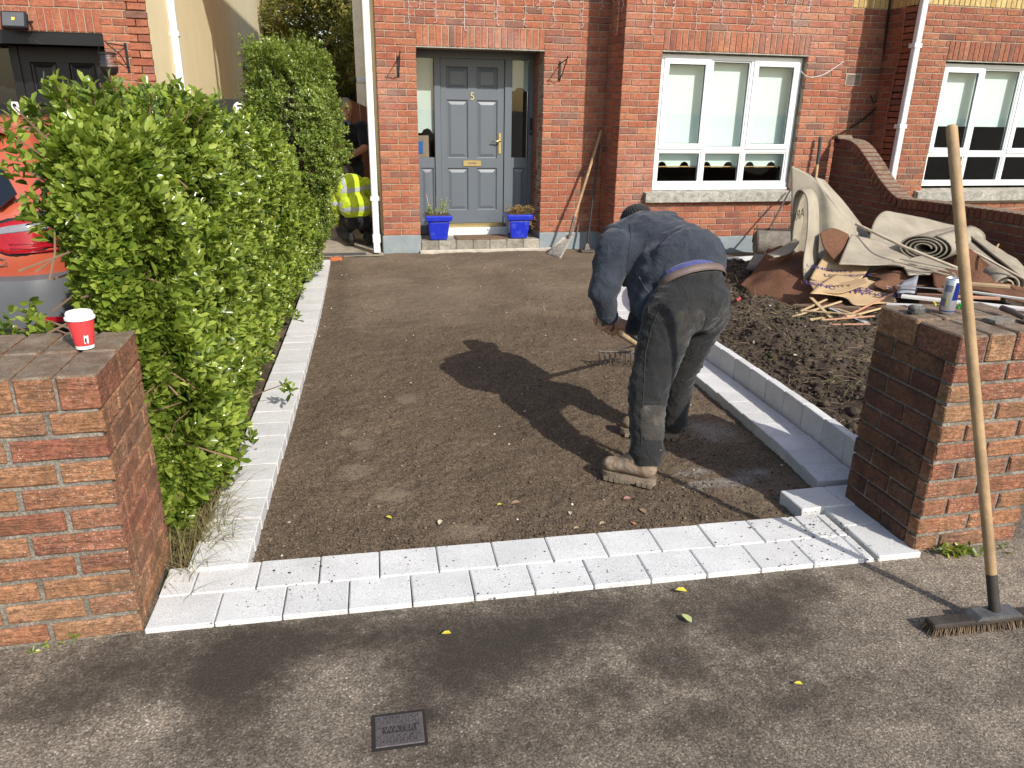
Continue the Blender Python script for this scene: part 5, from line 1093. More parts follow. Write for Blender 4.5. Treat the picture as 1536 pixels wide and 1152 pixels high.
# rake: handle runs from the near hand away to the head on the ground
rkC = gr(957, 538, .03); rkC.x += .0
hTop = Y(901, 482, 3.36); hBot = rkC+Vector((.0, .0, .09))
hdir = (hBot-hTop).normalized()
rake = thing('garden_rake', 'steel garden rake with wooden handle held by the bent person', 'rake', rkC)
gL = hTop+hdir*.07; gR = hTop+hdir*.31
M_ash = MAT('ash_handle', (.42, .30, .17), .6, .25, 6, .15, 40, sc=(3, 3, 3), dirt=(.15, .11, .08), dirt_amt=.5); M_steel = MAT('worn_steel', (.13, .115, .10), .55, .3, 20, .3, 60, metal=.6, dirt=(.16, .10, .06), dirt_amt=.6)
MB().tube([hTop-hdir*.004, hTop, hTop.lerp(hBot, .5), hBot], [.009, .0155, .0165, .0155], 12).build('handle', M_ash, rake, 'auto')
rx_ = Vector((.97, -.24, 0)).normalized(); RW = .27
hb = MB(); hb.tube([rkC-rx_*RW+Vector((0, 0, .045)), rkC+rx_*RW+Vector((0, 0, .045))], .009, 8); hb.tube([hBot, hBot.lerp(rkC, .4)-rx_*.06+Vector((0, 0, .03)), rkC-rx_*.16+Vector((0, 0, .047))], .006, 6); hb.tube([hBot, hBot.lerp(rkC, .4)+rx_*.06+Vector((0, 0, .03)), rkC+rx_*.16+Vector((0, 0, .047))], .006, 6); hb.tube([hBot-hdir*.1, hBot+hdir*.01], [.019, .014], 10)
rb = hb.build('rake_head', M_steel, rake, 'auto')
for i in range(16):
    p = rkC+rx_*(-RW+.01+i*(2*RW-.02)/15); MB().tube([p+Vector((0, 0, .045)), p+Vector((-.006, -.028, .03)), p+Vector((-.004, -.035, -.025))], [.008, .007, .004], 6).build('tine', M_steel, rake)
hand('hand', wrL, gL, hdir, Vector((.25, -.35, .9)), M_skin, man, 1.08, 1); hand('hand', wrR, gR, hdir, Vector((.3, -.2, .9)), M_skin, man, 1.08, 1)
MB().tube([wrL.lerp(elL, .0), wrL.lerp(elL, .22)], [.044, .052], 14).build('cuff', M_navy, jk, True); MB().tube([wrR, wrR.lerp(elR, .2)], [.044, .052], 14).build('cuff', M_navy, jk, True)
# ---------------- kneeling in hi-vis
M_hv = cloth_mat('hi_vis_yellow', (.52, .66, .03), (.30, .38, .05), .4, 7, .7, .06); M_ref = MAT('reflective_tape', (.42, .44, .45), .35, .08, 20)
kn = thing('person', 'person crouching in a yellow hi-vis jacket at the mouth of the side passage', 'person', (.15, 9.95, 0))
kC = onY(527, 300, 9.75); kHip = onY(536, 328, 9.7)
kx_ = Vector((1, 0, 0))
hvj = blob('hi_vis_jacket', [('e', onY(526, 285, 9.8), ((.19, .02, 0), (0, .13, .03), (.03, -.05, .2))), ('e', onY(533, 310, 9.75), ((.21, 0, 0), (0, .16, 0), (0, -.03, .17))), ('c', onY(510, 277, 9.85), onY(504, 305, 9.85), .075, .062), ('c', onY(504, 305, 9.85), onY(503, 333, 9.95), .062, .048), ('c', onY(548, 275, 9.9), onY(562, 305, 10.0), .08, .062), ('c', onY(562, 305, 10.0), onY(556, 335, 10.15), .06, .05), ('e', onY(525, 266, 9.9), ((.10, 0, 0), (0, .06, 0), (0, 0, .05)))], M_hv, kn, .012, 5, lambda p: folds((.2, 0, 1), 10, .006, 4)(p))
def band_patch(name, test, obj, mat):
    me = obj.data; off = WL[obj.name]; keep = {}; V = []; Fc = []
    for f in me.polygons:
        if test(f.center+off):
            fi = []
            for i in f.vertices:
                if i not in keep: keep[i] = len(V); V.append(me.vertices[i].co+me.vertices[i].normal*.004+off)
                fi.append(keep[i])
            Fc.append(tuple(fi))
    if Fc: return MB().add(V, Fc).build(name, mat, obj, True)
zb1, zb2 = onY(527, 284, 9.75).z, onY(527, 312, 9.75).z
band_patch('reflective_band', lambda p: abs(p.z-zb1-.10*(p.x-.17)) < .026 and p.x > .02, hvj, M_ref); band_patch('reflective_band', lambda p: abs(p.z-zb2-.08*(p.x-.17)) < .026 and p.x > -.0, hvj, M_ref)
band_patch('shoulder_band', lambda p: abs(p.x-.075+.25*(p.z-zb1)) < .022 and p.z > zb1+.02, hvj, M_ref); band_patch('sleeve_band', lambda p: abs(p.z-onY(503, 305, 9.85).z) < .022 and p.x < .02, hvj, M_ref)
kl = [onY(525, 338, 9.72), onY(550, 338, 9.72)]
blob('trousers', [('e', onY(537, 330, 9.78), ((.17, 0, 0), (0, .14, 0), (0, 0, .11))), ('c', onY(525, 335, 9.85), Vector((.0, 10.22, .13)), .10, .085), ('c', Vector((.0, 10.22, .10)), Vector((.10, 9.75, .09)), .075, .06), ('c', onY(550, 335, 9.85), Vector((.35, 10.22, .16)), .10, .085), ('c', Vector((.35, 10.22, .10)), Vector((.32, 9.75, .09)), .075, .06)], cloth_mat('black_trousers', (.015, .015, .017)), kn, .014, 4, lambda p: folds((0, 1, .3), 12, .008, 7)(p))
for x in (.11, .33):
    blob('shoe', [('c', (x, 9.74, .05), (x, 9.60, .10), .045, .042), ('c', (x, 9.62, .06), (x, 9.61, .14), .04, .035)], M_rubber, kn, .01, 3); MB().box(x-.045, x+.045, 9.575, 9.592, .04, .19, .008).build('shoe_sole', MAT('grey_sole', (.12, .12, .12), .9), kn) if 0 else None
blob('head', [('e', onY(522, 262, 10.08), ((.075, 0, 0), (0, .095, -.03), (0, .03, .105))), ('c', onY(523, 268, 10.0), onY(525, 275, 9.92), .055, .06), ('e', onY(522, 265, 10.19), ((.012, 0, 0), (0, .02, 0), (0, 0, .02)))], M_skin, kn, .009, 3)
blob('hair', [('e', onY(522, 260, 10.06), ((.079, 0, 0), (0, .09, -.02), (0, .02, .1)))], MAT('brown_hair', (.03, .022, .016), .7), kn, .009, 2)
for a, wv, sg in ((onY(503, 333, 9.95), Vector((-.09, 10.0, .22)), 1), (onY(556, 335, 10.15), Vector((.25, 10.3, .25)), -1)):
    hand('hand', a, wv, Vector((1, .2, 0)), Vector((0, -.4, 1)), M_skin, kn, 1., sg)
tr_ = thing('trowel', 'small hand trowel held by the crouching person', 'trowel', (-.09, 10.05, .02)); MB().tube([(-.13, 9.99, .22), (-.03, 10.01, .22)], .014, 8).build('handle', M_ash, tr_); MB().tube([(-.03, 10.01, .22), (.02, 10.02, .18), (.02, 10.03, .1)], .006, 6).prism([(-.04, 0), (.0, -.09), (.04, 0)], .003, Matrix.Translation((.02, 10.03, .1))).build('blade', M_steel, tr_)
# ---------------- standing man
sm = thing('person', 'grey haired person in a black polo shirt standing in front of the brown gate', 'person', (.14, 10.75, 0))
hC = onY(519, 163, 10.75); fd = Vector((.35, -.90, -.22)).normalized(); sd2 = Vector((.93, .36, 0)).normalized(); ud = sd2.cross(fd)*-1
if ud.z < 0: ud = -ud
hx = Vector((hC.x, hC.y, 0))
neck = hC+Vector((0, .03, -.16)); ch = Vector((hC.x+.02, 10.78, 1.28))
hd2 = blob('head', [('e', hC+ud*.02, (sd2*.075, fd*.092, ud*.105)), ('e', hC+fd*.03-ud*.06, (sd2*.058, fd*.062, ud*.06)), ('c', hC-ud*.05-fd*.03, neck, .058, .062), ('c', hC+fd*.085+ud*.022, hC+fd*.108-ud*.022, .010, .016), ('e', hC+fd*.075-ud*.095, (sd2*.03, fd*.025, ud*.022)), ('e', hC+sd2*.076-fd*.01, (sd2*.012, fd*.022, ud*.032)), ('e', hC-sd2*.076-fd*.01, (sd2*.012, fd*.022, ud*.032)), ('c', hC+fd*.084+ud*.034-sd2*.045, hC+fd*.084+ud*.034+sd2*.045, .010, .010)], M_skin2, sm, .006, 3)
for s in (-1, 1): MB().lathe([(.002, -.006), (.011, 0), (.002, .006)], hC+fd*.083+sd2*.032*s+ud*.016, 10).build('eye', M_black, hd2)
MB().tube([hC+fd*.095+sd2*.025-ud*.06, hC+fd*.102-ud*.062, hC+fd*.095-sd2*.025-ud*.06], .004, 6).build('mouth', bpy.data.materials['lips'], hd2)
M_grey = MAT('grey_hair', (.17, .165, .155), .85, .3, 60, .6, 200)
blob('hair', [('e', hC+ud*.055-fd*.02, (sd2*.083, fd*.088, ud*.082)), ('c', hC+sd2*.072+ud*.03-fd*.02, hC+sd2*.072-ud*.01-fd*.02, .016, .012), ('c', hC-sd2*.072+ud*.03-fd*.02, hC-sd2*.072-ud*.01-fd*.02, .016, .012)], M_grey, hd2, .007, 2, lambda p: .003*mnoise.noise(p*70))
blob('beard', [('e', hC+fd*.048-ud*.09, (sd2*.048, fd*.045, ud*.03)), ('c', hC+sd2*.06-ud*.04+fd*.02, hC+fd*.06-ud*.095+sd2*.03, .013, .016), ('c', hC-sd2*.06-ud*.04+fd*.02, hC+fd*.06-ud*.095-sd2*.03, .013, .016)], M_grey, hd2, .007, 2, lambda p: .002*mnoise.noise(p*90))
sL = Vector((hC.x+.20, 10.74, 1.40)); eL = onY(547, 222, 10.62); wL_ = onY(523, 236, 10.45); sR = Vector((hC.x-.19, 10.8, 1.40)); eR = sR+Vector((-.06, -.02, -.29)); wR_ = eR+Vector((.12, -.22, .02))
M_blk = cloth_mat('black_polo', (.011, .011, .013))
pol = blob('polo_shirt', [('e', ch, ((.19, .03, 0), (-.01, .12, 0), (0, 0, .17))), ('e', ch-Vector((0, 0, .25)), ((.17, .02, 0), (0, .125, 0), (0, 0, .2))), ('c', ch+Vector((-.1, 0, .07)), sR, .09, .07), ('c', ch+Vector((.1, 0, .07)), sL, .09, .075), ('c', sL, sL.lerp(eL, .75), .078, .068), ('c', sR, sR.lerp(eR, .75), .078, .068), ('c', neck-Vector((0, 0, .02)), neck-Vector((0, 0, .05)), .07, .085)], M_blk, sm, .012, 5, lambda p: folds((0, 0, 1), 8, .008, 12)(p))
cl_ = Vector((.012, -.07, .02)); MB().add([neck+Vector((-.01, -.075, .012)), neck+Vector((.05, -.06, .015)), neck+Vector((.055, -.085, -.03)), neck+Vector((.01, -.105, -.05))], [(0, 1, 2, 3)]).add([neck+Vector((-.02, -.075, .012)), neck+Vector((-.075, -.055, .015)), neck+Vector((-.085, -.08, -.03)), neck+Vector((-.035, -.105, -.05))], [(0, 1, 2, 3)]).build('collar', MAT('collar_grey', (.10, .11, .14), .8), pol)
blob('arm', [('c', sL.lerp(eL, .55), eL, .052, .046), ('c', eL, eL.lerp(wL_, .35), .047, .045), ('c', eL.lerp(wL_, .35), wL_, .045, .030)], M_skin2, sm, .008, 4); blob('arm', [('c', sR.lerp(eR, .55), eR, .052, .046), ('c', eR, wR_, .046, .030)], M_skin2, sm, .008, 4)
gp = wL_+Vector((-.08, -.03, .0)); hand('hand', wL_, gp, Vector((.2, .3, 1)), Vector((.5, -.8, .1)), M_skin2, sm, 1.05, -1); gp2 = wR_+Vector((.06, -.06, 0)); hand('hand', wR_, gp2, Vector((-.2, .3, 1)), Vector((-.5, -.8, .1)), M_skin2, sm, 1.05, 1)
hz_ = Vector((ch.x, 10.8, .92)); blob('jeans', [('e', hz_, ((.165, .02, 0), (0, .12, 0), (0, 0, .13))), ('c', hz_+Vector((.09, 0, -.03)), (hC.x+.10, 10.77, .5), .095, .07), ('c', (hC.x+.10, 10.77, .5), (hC.x+.11, 10.8, .11), .07, .055), ('c', hz_+Vector((-.09, 0, -.03)), (hC.x-.10, 10.77, .5), .095, .07), ('c', (hC.x-.10, 10.77, .5), (hC.x-.11, 10.8, .11), .07, .055)], cloth_mat('dark_jeans', (.018, .022, .032)), sm, .013, 4, lambda p: folds((0, 0, 1), 12, .006, 3)(p))
for s in (-1, 1): blob('shoe', [('c', (hC.x+s*.11, 10.83, .045), (hC.x+s*.12, 10.66, .04), .042, .04), ('c', (hC.x+s*.11, 10.82, .06), (hC.x+s*.11, 10.81, .11), .042, .045)], M_rubber, sm, .01, 3)
# ================================================================== TOOLS
M_handle = MAT('worn_wood_handle', (.36, .235, .12), .65, .25, 5, .2, 60, sc=(2, 2, 2), dirt=(.13, .09, .06), dirt_amt=.5)
def frame(o, d, up=(0, 0, 1)):
    d = Vector(d).normalized(); x = d.cross(Vector(up)).normalized(); y = x.cross(d); M_ = Matrix((x, d, y)).transposed().to_4x4(); M_.translation = Vector(o); return M_
# street broom
br = thing('street_broom', 'yard broom with long wooden handle leaning on the brick pillar', 'broom', (1.92, 1.62, .113))
bj = Vector((1.985, 1.622, .160)); btop = onY(1427, 187, 2.02); bd = (btop-bj).normalized()
MB().tube([bj-bd*.02, bj.lerp(btop, .3), bj.lerp(btop, .7), btop-bd*.01, btop], [.0165, .0165, .0165, .016, .011], 14).build('handle', M_handle, br, 'auto')
MB().tube([bj-bd*.035, bj+bd*.13], [.0172, .0168], 14).build('blackened_handle_end', MAT('sooty_wood', (.035, .03, .026), .6, .4, 15), br, 'auto')
bm_ = Matrix.Translation((1.985, 1.62, .113)) @ Matrix.Rotation(R_(-3), 4, 'Z')
MB().box(-.235, .235, -.024, .024, .020, .038, .005, bm_).build('broom_head', MAT('sooty_head', (.045, .036, .028), .85, .4, 12, .4, 60), br)
MB().prism([(-.085, .0382), (-.07, .052), (.07, .052), (.085, .0382)], .052, bm_ @ Matrix.Translation((0, -.026, 0))).build('head_bracket', MAT('grey_bracket', (.15, .15, .15), .5, .3, 30, metal=.5), br)
V = []; Fq = []
for i in range(62):
    for j in range(9):
        x = -.230+i*.46/61+rnd.uniform(-.002, .002); y = -.026+j*.052/8+rnd.uniform(-.002, .002); b = len(V); sx, sy = x+rnd.gauss(0, .003)+(x*.03), y*1.3+rnd.gauss(0, .003)
        for (cx, cy, z, r) in ((x, y*.85, .0205, .0032), (sx, sy*.9, .0, .003)):
            for k in range(3): V.append(tuple(bm_ @ Vector((cx+r*math.cos(k*2.1), cy+r*math.sin(k*2.1), z))))
        for k in range(3): Fq.append((b+k, b+(k+1) % 3, b+3+(k+1) % 3, b+3+k))
np_mesh('bristles', V, Fq, 4, MAT('bristle', (.17, .12, .075), .9, .4, 40, rnd=.4), br, False, 'stuff')
# shovel by the door
M_blade = MAT('limey_steel', (.36, .33, .28), .6, .35, 25, .4, 60, metal=.2, dirt=(.14, .11, .09), dirt_amt=.8)
shv = thing('shovel', 'wooden handled square shovel leaning on the brick wall right of the door', 'shovel', tuple(gr(836, 383)))
stop = onY(902, 196, 9.10); sneck = onY(853, 357, 8.80); smid = onY(862, 325, 8.86)
MB().tube([stop, stop.lerp(smid, .5), smid], [.017, .018, .018], 12).build('handle', M_handle, shv, 'auto'); MB().tube([smid, smid.lerp(sneck, .6), sneck], [.019, .017, .012], 10).build('socket', M_steel, shv, 'auto')
a, b, c, d = onY(843, 357, 8.82), onY(861, 352, 8.86), gr(841, 386), gr(818, 380); a.z, b.z = max(a.z, .12), max(b.z, .12); c.z += -.02; d.z += -.02
def quad_sheet(corners, n, th, bulge, mat, name, parent, rough=0):
    a, b, c, d = [Vector(q) for q in corners]; nn = (b-a).cross(d-a).normalized(); V = []
    for i in range(n+1):
        for j in range(n+1):
            s, t = i/n, j/n; p = (a*(1-s)+b*s)*(1-t)+(d*(1-s)+c*s)*t; V.append(p+nn*(bulge*(1-(2*s-1)**2)+rough*mnoise.noise(p*9)))
    mb = MB().add(V, [(i*(n+1)+j, (i+1)*(n+1)+j, (i+1)*(n+1)+j+1, i*(n+1)+j+1) for i in range(n) for j in range(n)]); o = mb.build(name, mat, parent, True); m_ = o.modifiers.new('s', 'SOLIDIFY'); m_.thickness = th; m_.offset = 0; return o
quad_sheet((a, b, c, d), 8, .006, .03, M_blade, 'blade', shv)
# tamper beside it
tm = thing('earth_tamper', 'steel earth tamper with square foot leaning in the corner by the bay', 'tamper', tuple(gr(880, 379)))
tb_ = gr(880, 377); tt = onY(899, 215, 9.08); MB().tube([tb_+Vector((0, 0, .03)), tt], .015, 10).build('shaft', MAT('dark_steel', (.05, .045, .042), .5, .3, 20, metal=.5), tm, 'auto')
MB().frustum(.0, .03, .085, .06, .085, .06, tb_.x, tb_.y).frustum(.03, .10, .035, .03, .016, .016, tb_.x, tb_.y).build('foot', M_steel, tm)
# fork / spade standing against the bay
fk = thing('garden_spade', 'spade with black grip and pale wooden shaft standing against the bay', 'spade', (5.62, 8.45, .05))
ft = onY(1231, 205, 8.55); fb = Vector((ft.x-.03, 8.42, .05)); MB().tube([ft.lerp(fb, .24), fb.lerp(ft, .22)], .016, 10).build('shaft', MAT('pale_ash', (.55, .36, .18), .5, .1, 10), fk, 'auto'); MB().tube([ft, ft.lerp(fb, .03), ft.lerp(fb, .06), ft.lerp(fb, .24)], [.018, .024, .019, .02], 10).build('grip', MAT('grey_rubber_grip', (.045, .047, .05), .7), fk, 'auto'); MB().prism([(-.09, .05), (.09, .05), (.09, .33), (-.09, .33)], .004, Matrix.Translation((fb.x, fb.y-.002, 0))).build('blade', M_steel, fk)
# lawn roller with its handle against the sill
ro = thing('lawn_roller', 'old concrete garden roller with iron handle under the window sill', 'roller', (5.05, 8.15, .05))
rc = onY(1168, 366, 8.15); rz = .19; p0, p1 = Vector((rc.x-.28, 8.22, rz)), Vector((rc.x+.30, 8.02, rz)); MB().tube([p0, p0.lerp(p1, .03), p0.lerp(p1, .97), p1], [.13, .145, .145, .13], 24).build('drum', MAT('roller_concrete', (.19, .165, .135), .95, .3, 12, .7, 60, dirt=(.08, .07, .055), dirt_amt=.5), ro, 'auto')
hs = onY(1150, 352, 8.18); he = onY(1186, 284, 8.5); M_iron = MAT('rusty_iron', (.07, .05, .04), .8, .4, 20)
MB().tube([p0-Vector((.03, 0, 0)), p0+Vector((-.03, 0, .16)), p1+Vector((.03, 0, .16)), p1+Vector((.03, 0, 0)), ], .012, 6).tube([p0, p1], .015, 6).build('roller_frame', M_iron, ro); MB().tube([Vector((hs.x, 8.14, .36)), he], [.013, .011], 8).build('pull_handle', M_iron, ro)
# ================================================================== PLANTERS
M_pot = NT('blue_glaze'); q = M_pot; cc = q.mix(q.ramp(q.noise(14, 5, .65), [(.55, 0.), (.82, .45)]), (.012, .028, .44), (.2, .26, .6)); q.col(cc); q.set(Roughness=.16); q.b.inputs['Coat Weight'].default_value = .5; M_pot = q.m
def planter(label, x, y, z, plant):
    t = thing('plant_pot', label, 'plant pot', (x, y, z), 'blue pots on the doorstep')
    MB().frustum(z, z+.23, .105, .105, .135, .135, x, y).build('pot', M_pot, t); pt_ = t.children[0]; bv = pt_.modifiers.new('b', 'BEVEL'); bv.width = .02; bv.segments = 3
    rm_ = MB().frustum(z+.2305, z+.30, .158, .158, .165, .165, x, y).build('rim', M_pot, t); bv = rm_.modifiers.new('b', 'BEVEL'); bv.width = .014; bv.segments = 3
    MB().frustum(z+.296, z+.304, .148, .148, .148, .148, x, y).build('compost', M_soil, t); plant(t, x, y, z+.30); return t
M_pl1 = leaf_mat('pot_leaf', [(0, (.12, .19, .03)), (1, (.28, .38, .09))]); M_pl2 = leaf_mat('dried_flower', [(0, (.20, .17, .06)), (.5, (.36, .24, .08)), (.8, (.5, .2, .08)), (1, (.3, .33, .08))], .7)
def pl1(t, x, y, z):
    st_ = MB(); P = []
    for dx, dy, h, n in ((-.09, -.03, .12, 14), (-.12, 0, .06, 8), (.06, 0, .17, 16), (.08, .03, .12, 8), (.13, .05, .2, 3), (-.02, .03, .08, 5)):
        st_.tube([(x+dx*.6, y+dy, z-.01), (x+dx, y+dy, z+h)], [.004, .002], 5)
        for k in range(n): P.append((x+dx+rnd.gauss(0, .025), y+dy+rnd.gauss(0, .025), z+h*(.25+.75*k/n)+rnd.gauss(0, .01)))
    st_.tube([(x-.09, y, z), (x-.13, y, z+.24)], [.004, .003], 5).tube([(x+.0, y+.02, z), (x-.01, y+.02, z+.22)], [.002, .001], 5); st_.build('stems', MAT('dry_stem', (.45, .36, .22), .8), t)
    leaves('leaves', *rosettes(np.array(P), np.tile((0., -.3, 1), (len(P), 1))+.5*rng.normal(size=(len(P), 3)), 4, .03), M_pl1, t)
def pl2(t, x, y, z):
    P = rng.normal(size=(110, 3))*np.array([.075, .06, .025])+np.array([x-.02, y, z+.05]); leaves('leaves', *rosettes(P, np.tile((0., -.2, 1), (len(P), 1))+.6*rng.normal(size=P.shape), 4, .026), M_pl2, t)
    P = np.stack([x+.15+rng.normal(size=70)*.03, y+.0+rng.normal(size=70)*.05, z-.18+.28*rng.random(70)], -1); leaves('trailing_leaves', *rosettes(P, np.tile((.5, -.3, -.2), (len(P), 1))+.6*rng.normal(size=P.shape), 3, .032), M_pl2, t); blade_strands('dry_stalks', (x+.08, y, z), 70, (.06, .04), (.1, .26), M_dryg, t)
planter('square blue glazed pot with green shoots on the doorstep', onY(657, 357, YD+.11).x, YD+.11, .13, pl1); planter('square blue glazed pot of withered flowers beside the doorbell', onY(776, 355, YD+.11).x, YD+.11, .13, pl2)
dm = thing('doormat', 'thin brown doormat lying on the step between the blue pots', 'mat', (1.66, YD+.2, .13)); MB().box(1.38, 2.02, YD-.0, YD+.33, .1295, .139, .003).build('mat', MAT('coir', (.20, .12, .075), 1., .25, 30, .8, 200), dm)
# ================================================================== SMALL THINGS ON THE PILLARS
cb = onZ(128, 521, ZC+.002); cup = thing('coffee_cup', 'red and white paper coffee cup with white lid on the mossy pillar', 'cup', cb); x, y, z = cb; M_red = MAT('cup_red', (.72, .055, .06), .5, .03, 5); M_wh = MAT('cup_white', (.82, .82, .80), .45, .02, 5)
MB().lathe([(.0255, 0), (.0262, .010)], cb, 32).build('cup_foot', M_wh, cup, 'auto'); MB().lathe([(.0262, .0101), (.0375, .088)], cb, 40).build('paper_wall', M_red, cup, 'auto')
MB().lathe([(.0385, .0885), (.0415, .090), (.0415, .096), (.038, .099), (.037, .108), (.0345, .111), (.033, .106)], cb, 40).build('lid', M_wh, cup, 'auto')
def wrap_mark(name, pts, mat, parent, c, grow=.0004):   # pts: (angle deg, height) on the cup wall
    V = []
    for a, h in pts: r = .0262+(.0375-.0262)*(h-.0101)/.0779+grow; V.append((c[0]+r*math.sin(R_(a)), c[1]-r*math.cos(R_(a)), c[2]+h))
    ctr = tuple(np.mean(np.array(V), 0)); n = len(V); A = np.array([p[0] for p in pts]).mean(); ctr_h = np.mean([p[1] for p in pts]); r = .0262+(.0375-.0262)*(ctr_h-.0101)/.0779+grow; ctr = (c[0]+r*math.sin(R_(A)), c[1]-r*math.cos(R_(A)), c[2]+ctr_h)
    return MB().add(V+[ctr], [(i, (i+1) % n, n) for i in range(n)]).build(name, mat, parent)
vc = math.degrees(math.atan2(-cb.x, cb.y))*-1
wrap_mark('white_swirl', [(vc-52+24*math.cos(t), .055+.024*math.sin(t)) for t in [2*math.pi*i/18 for i in range(18)]], M_wh, cup, cb); wrap_mark('red_leaf_mark', [(vc-58, .072), (vc-46, .062), (vc-44, .046), (vc-40, .034), (vc-52, .044), (vc-56, .056)], M_red, cup, cb, .0008); wrap_mark('red_fold', [(vc-60, .030), (vc-30, .036), (vc-5, .014), (vc-60, .0125)], MAT('cup_dark_red', (.42, .02, .05), .5, .03, 5), cup, cb)
wrap_mark('white_label', [(vc+38, .044), (vc+60, .044), (vc+60, .018), (vc+36, .018)], M_wh, cup, cb); wrap_mark('label_print', [(vc+41, .036), (vc+50, .036), (vc+50, .022), (vc+40, .022)], M_black, cup, cb, .0008)
# drinks can
kb = onZ(1419, 470, ZC+.002); can = thing('drinks_can', 'slim silver and blue drinks can standing on the pillar coping', 'can', kb); M_al = MAT('can_silver', (.62, .64, .67), .3, .06, 8, metal=.75)
MB().lathe([(.020, 0), (.0235, .004), (.0262, .010), (.0262, .122), (.0235, .130), (.0245, .1325), (.0235, .134), (.022, .130)], kb, 32).build('body', M_al, can, 'auto')
M_cblue = MAT('can_blue', (.012, .03, .22), .3, .1, 8, metal=.4)
def can_mark(a0, a1, h0, h1, mat, skew=0, name='print'):
    n = 8; V = []; r = .0266
    for i in range(n+1):
        a = R_(a0+(a1-a0)*i/n)
        for h in (h0, h1): aa = a+R_(skew)*(h-h0)/max(1e-6, h1-h0); V.append((kb[0]+r*math.sin(aa), kb[1]-r*math.cos(aa), kb[2]+h))
    MB().add(V, [(2*i, 2*i+2, 2*i+3, 2*i+1) for i in range(n)]).build(name, mat, can, True)
vk = math.degrees(math.atan2(kb.x, kb.y))*-1
can_mark(vk+20, vk+85, .055, .121, M_cblue, 8); can_mark(vk-100, vk-62, .012, .060, M_cblue, -8); can_mark(vk-60, vk+90, .0105, .0145, M_cblue); can_mark(vk-60, vk-20, .03, .06, MAT('can_grey', (.22, .24, .30), .35, .1, 30, metal=.5)); can_mark(vk-18, vk-6, .035, .075, MAT('can_yellow', (.55, .5, .12), .4)); can_mark(vk-50, vk+10, .085, .11, bpy.data.materials['can_grey'], 4)
# tape measure, crayon, green clip, stone flake, bolster handle
tp = onZ(1374, 470, ZC+.001); tape = thing('tape_measure', 'scuffed black and grey tape measure beside the drinks can', 'tape measure', tp)
o = MB().lathe([(.027, 0), (.031, .006), (.031, .024), (.026, .029), (.018, .030)], tp, 26, 1.05, .85).build('case', MAT('scuffed_case', (.05, .05, .05), .7, .5, 40, dirt=(.28, .26, .22), dirt_amt=.7), tape, 'auto'); MB().box(-.045, -.024, -.012, .010, .003, .012, .002, Matrix.Translation(tp) @ Matrix.Rotation(R_(18), 4, 'Z')).build('tape_mouth', M_black, tape); MB().lathe([(.017, .0301), (.016, .032)], tp, 20, 1.05, .85).build('badge', MAT('case_grey', (.25, .24, .22), .6), tape)
cr_ = onZ(1402, 455, ZC+.006); cy = thing('marking_crayon', 'short yellow marking crayon behind the tape measure', 'crayon', cr_); MB().tube([cr_-Vector((.012, .02, 0)), cr_+Vector((.012, .02, 0))], [.004, .004], 8).build('crayon', MAT('crayon_yellow', (.75, .68, .05), .6), cy)
gn_ = onZ(1443, 459, ZC+.01); gc = thing('green_cap', 'bright green plastic cap next to the can', 'cap', gn_); MB().lathe([(.008, -.009), (.013, -.004), (.013, .006), (.008, .010)], gn_, 12).box(gn_.x-.016, gn_.x-.009, gn_.y-.004, gn_.y+.004, gn_.z-.008, gn_.z-.002).build('cap', MAT('neon_green', (.03, .62, .08), .4), gc, 'auto')
sf = onZ(1500, 482, ZC+.002); sfo = thing('stone_flake', 'flat weathered mortar flake on the coping of the can pillar', 'stone', sf); MB().prism([(-.05, -.03), (.02, -.035), (.055, -.01), (.04, .03), (-.02, .035), (-.055, .01)], .012, Matrix.Translation(sf+Vector((0, 0, .012))) @ Matrix.Rotation(R_(-90), 4, 'X')).build('flake', M_mortarG, sfo)
bh = onZ(1530, 480, ZC+.004); bo_ = thing('bolster_chisel', 'mud caked bolster chisel lying on the pillar by the broom handle', 'chisel', bh); MB().tube([bh+Vector((.0, -.02, .010)), bh+Vector((.01, .05, .018)), bh+Vector((.012, .10, .02))], [.008, .012, .011], 10).box(bh.x-.03, bh.x+.03, bh.y-.06, bh.y-.018, bh.z, bh.z+.008, .002).build('chisel', M_steel, bo_, 'auto')
# ================================================================== STREET ITEMS
wl_ = [gr(562, 1075), gr(633, 1066), gr(637, 1112), gr(563, 1122)]; lc = sum(wl_, Vector())/4; ang = math.atan2((wl_[1]-wl_[0]).y, (wl_[1]-wl_[0]).x); lw_, lh_ = (wl_[1]-wl_[0]).length, (wl_[1]-wl_[2]).length
lid = thing('stopcock_cover', 'small cast iron water cover set in the pavement', 'cover', (lc.x, lc.y, .108)); Ml = Matrix.Translation((lc.x, lc.y, .108)) @ Matrix.Rotation(ang, 4, 'Z'); M_cast = MAT('cast_iron', (.115, .10, .10), .7, .2, 20, .3, 90, metal=.3, dirt=(.05, .04, .035), dirt_amt=.4)
MB().box(-lw_/2-.008, lw_/2+.008, -lh_/2-.008, lh_/2+.008, -.02, .0025, 0, Ml).build('frame', MAT('cover_gap', (.02, .017, .014), .95), lid); MB().box(-lw_/2, lw_/2, -lh_/2, lh_/2, -.02, .005, .002, Ml).build('lid', M_cast, lid)
rg = MB()
for i in range(-7, 8):
    for sg in (1, -1):
        for k in range(-3, 3):
            cx = i*.017+(.0085 if k % 2 else 0); cyy = (k+.5)*.016
            if abs(cx) < lw_/2-.012 and abs(cyy) < lh_/2-.008 and not (abs(cx) < .047 and abs(cyy) < .014): rg.box(-.009, .009, -.0014, .0014, .005, .0068, 0, Ml @ Matrix.Translation((cx, cyy, 0)) @ Matrix.Rotation(R_(45*sg), 4, 'Z'))
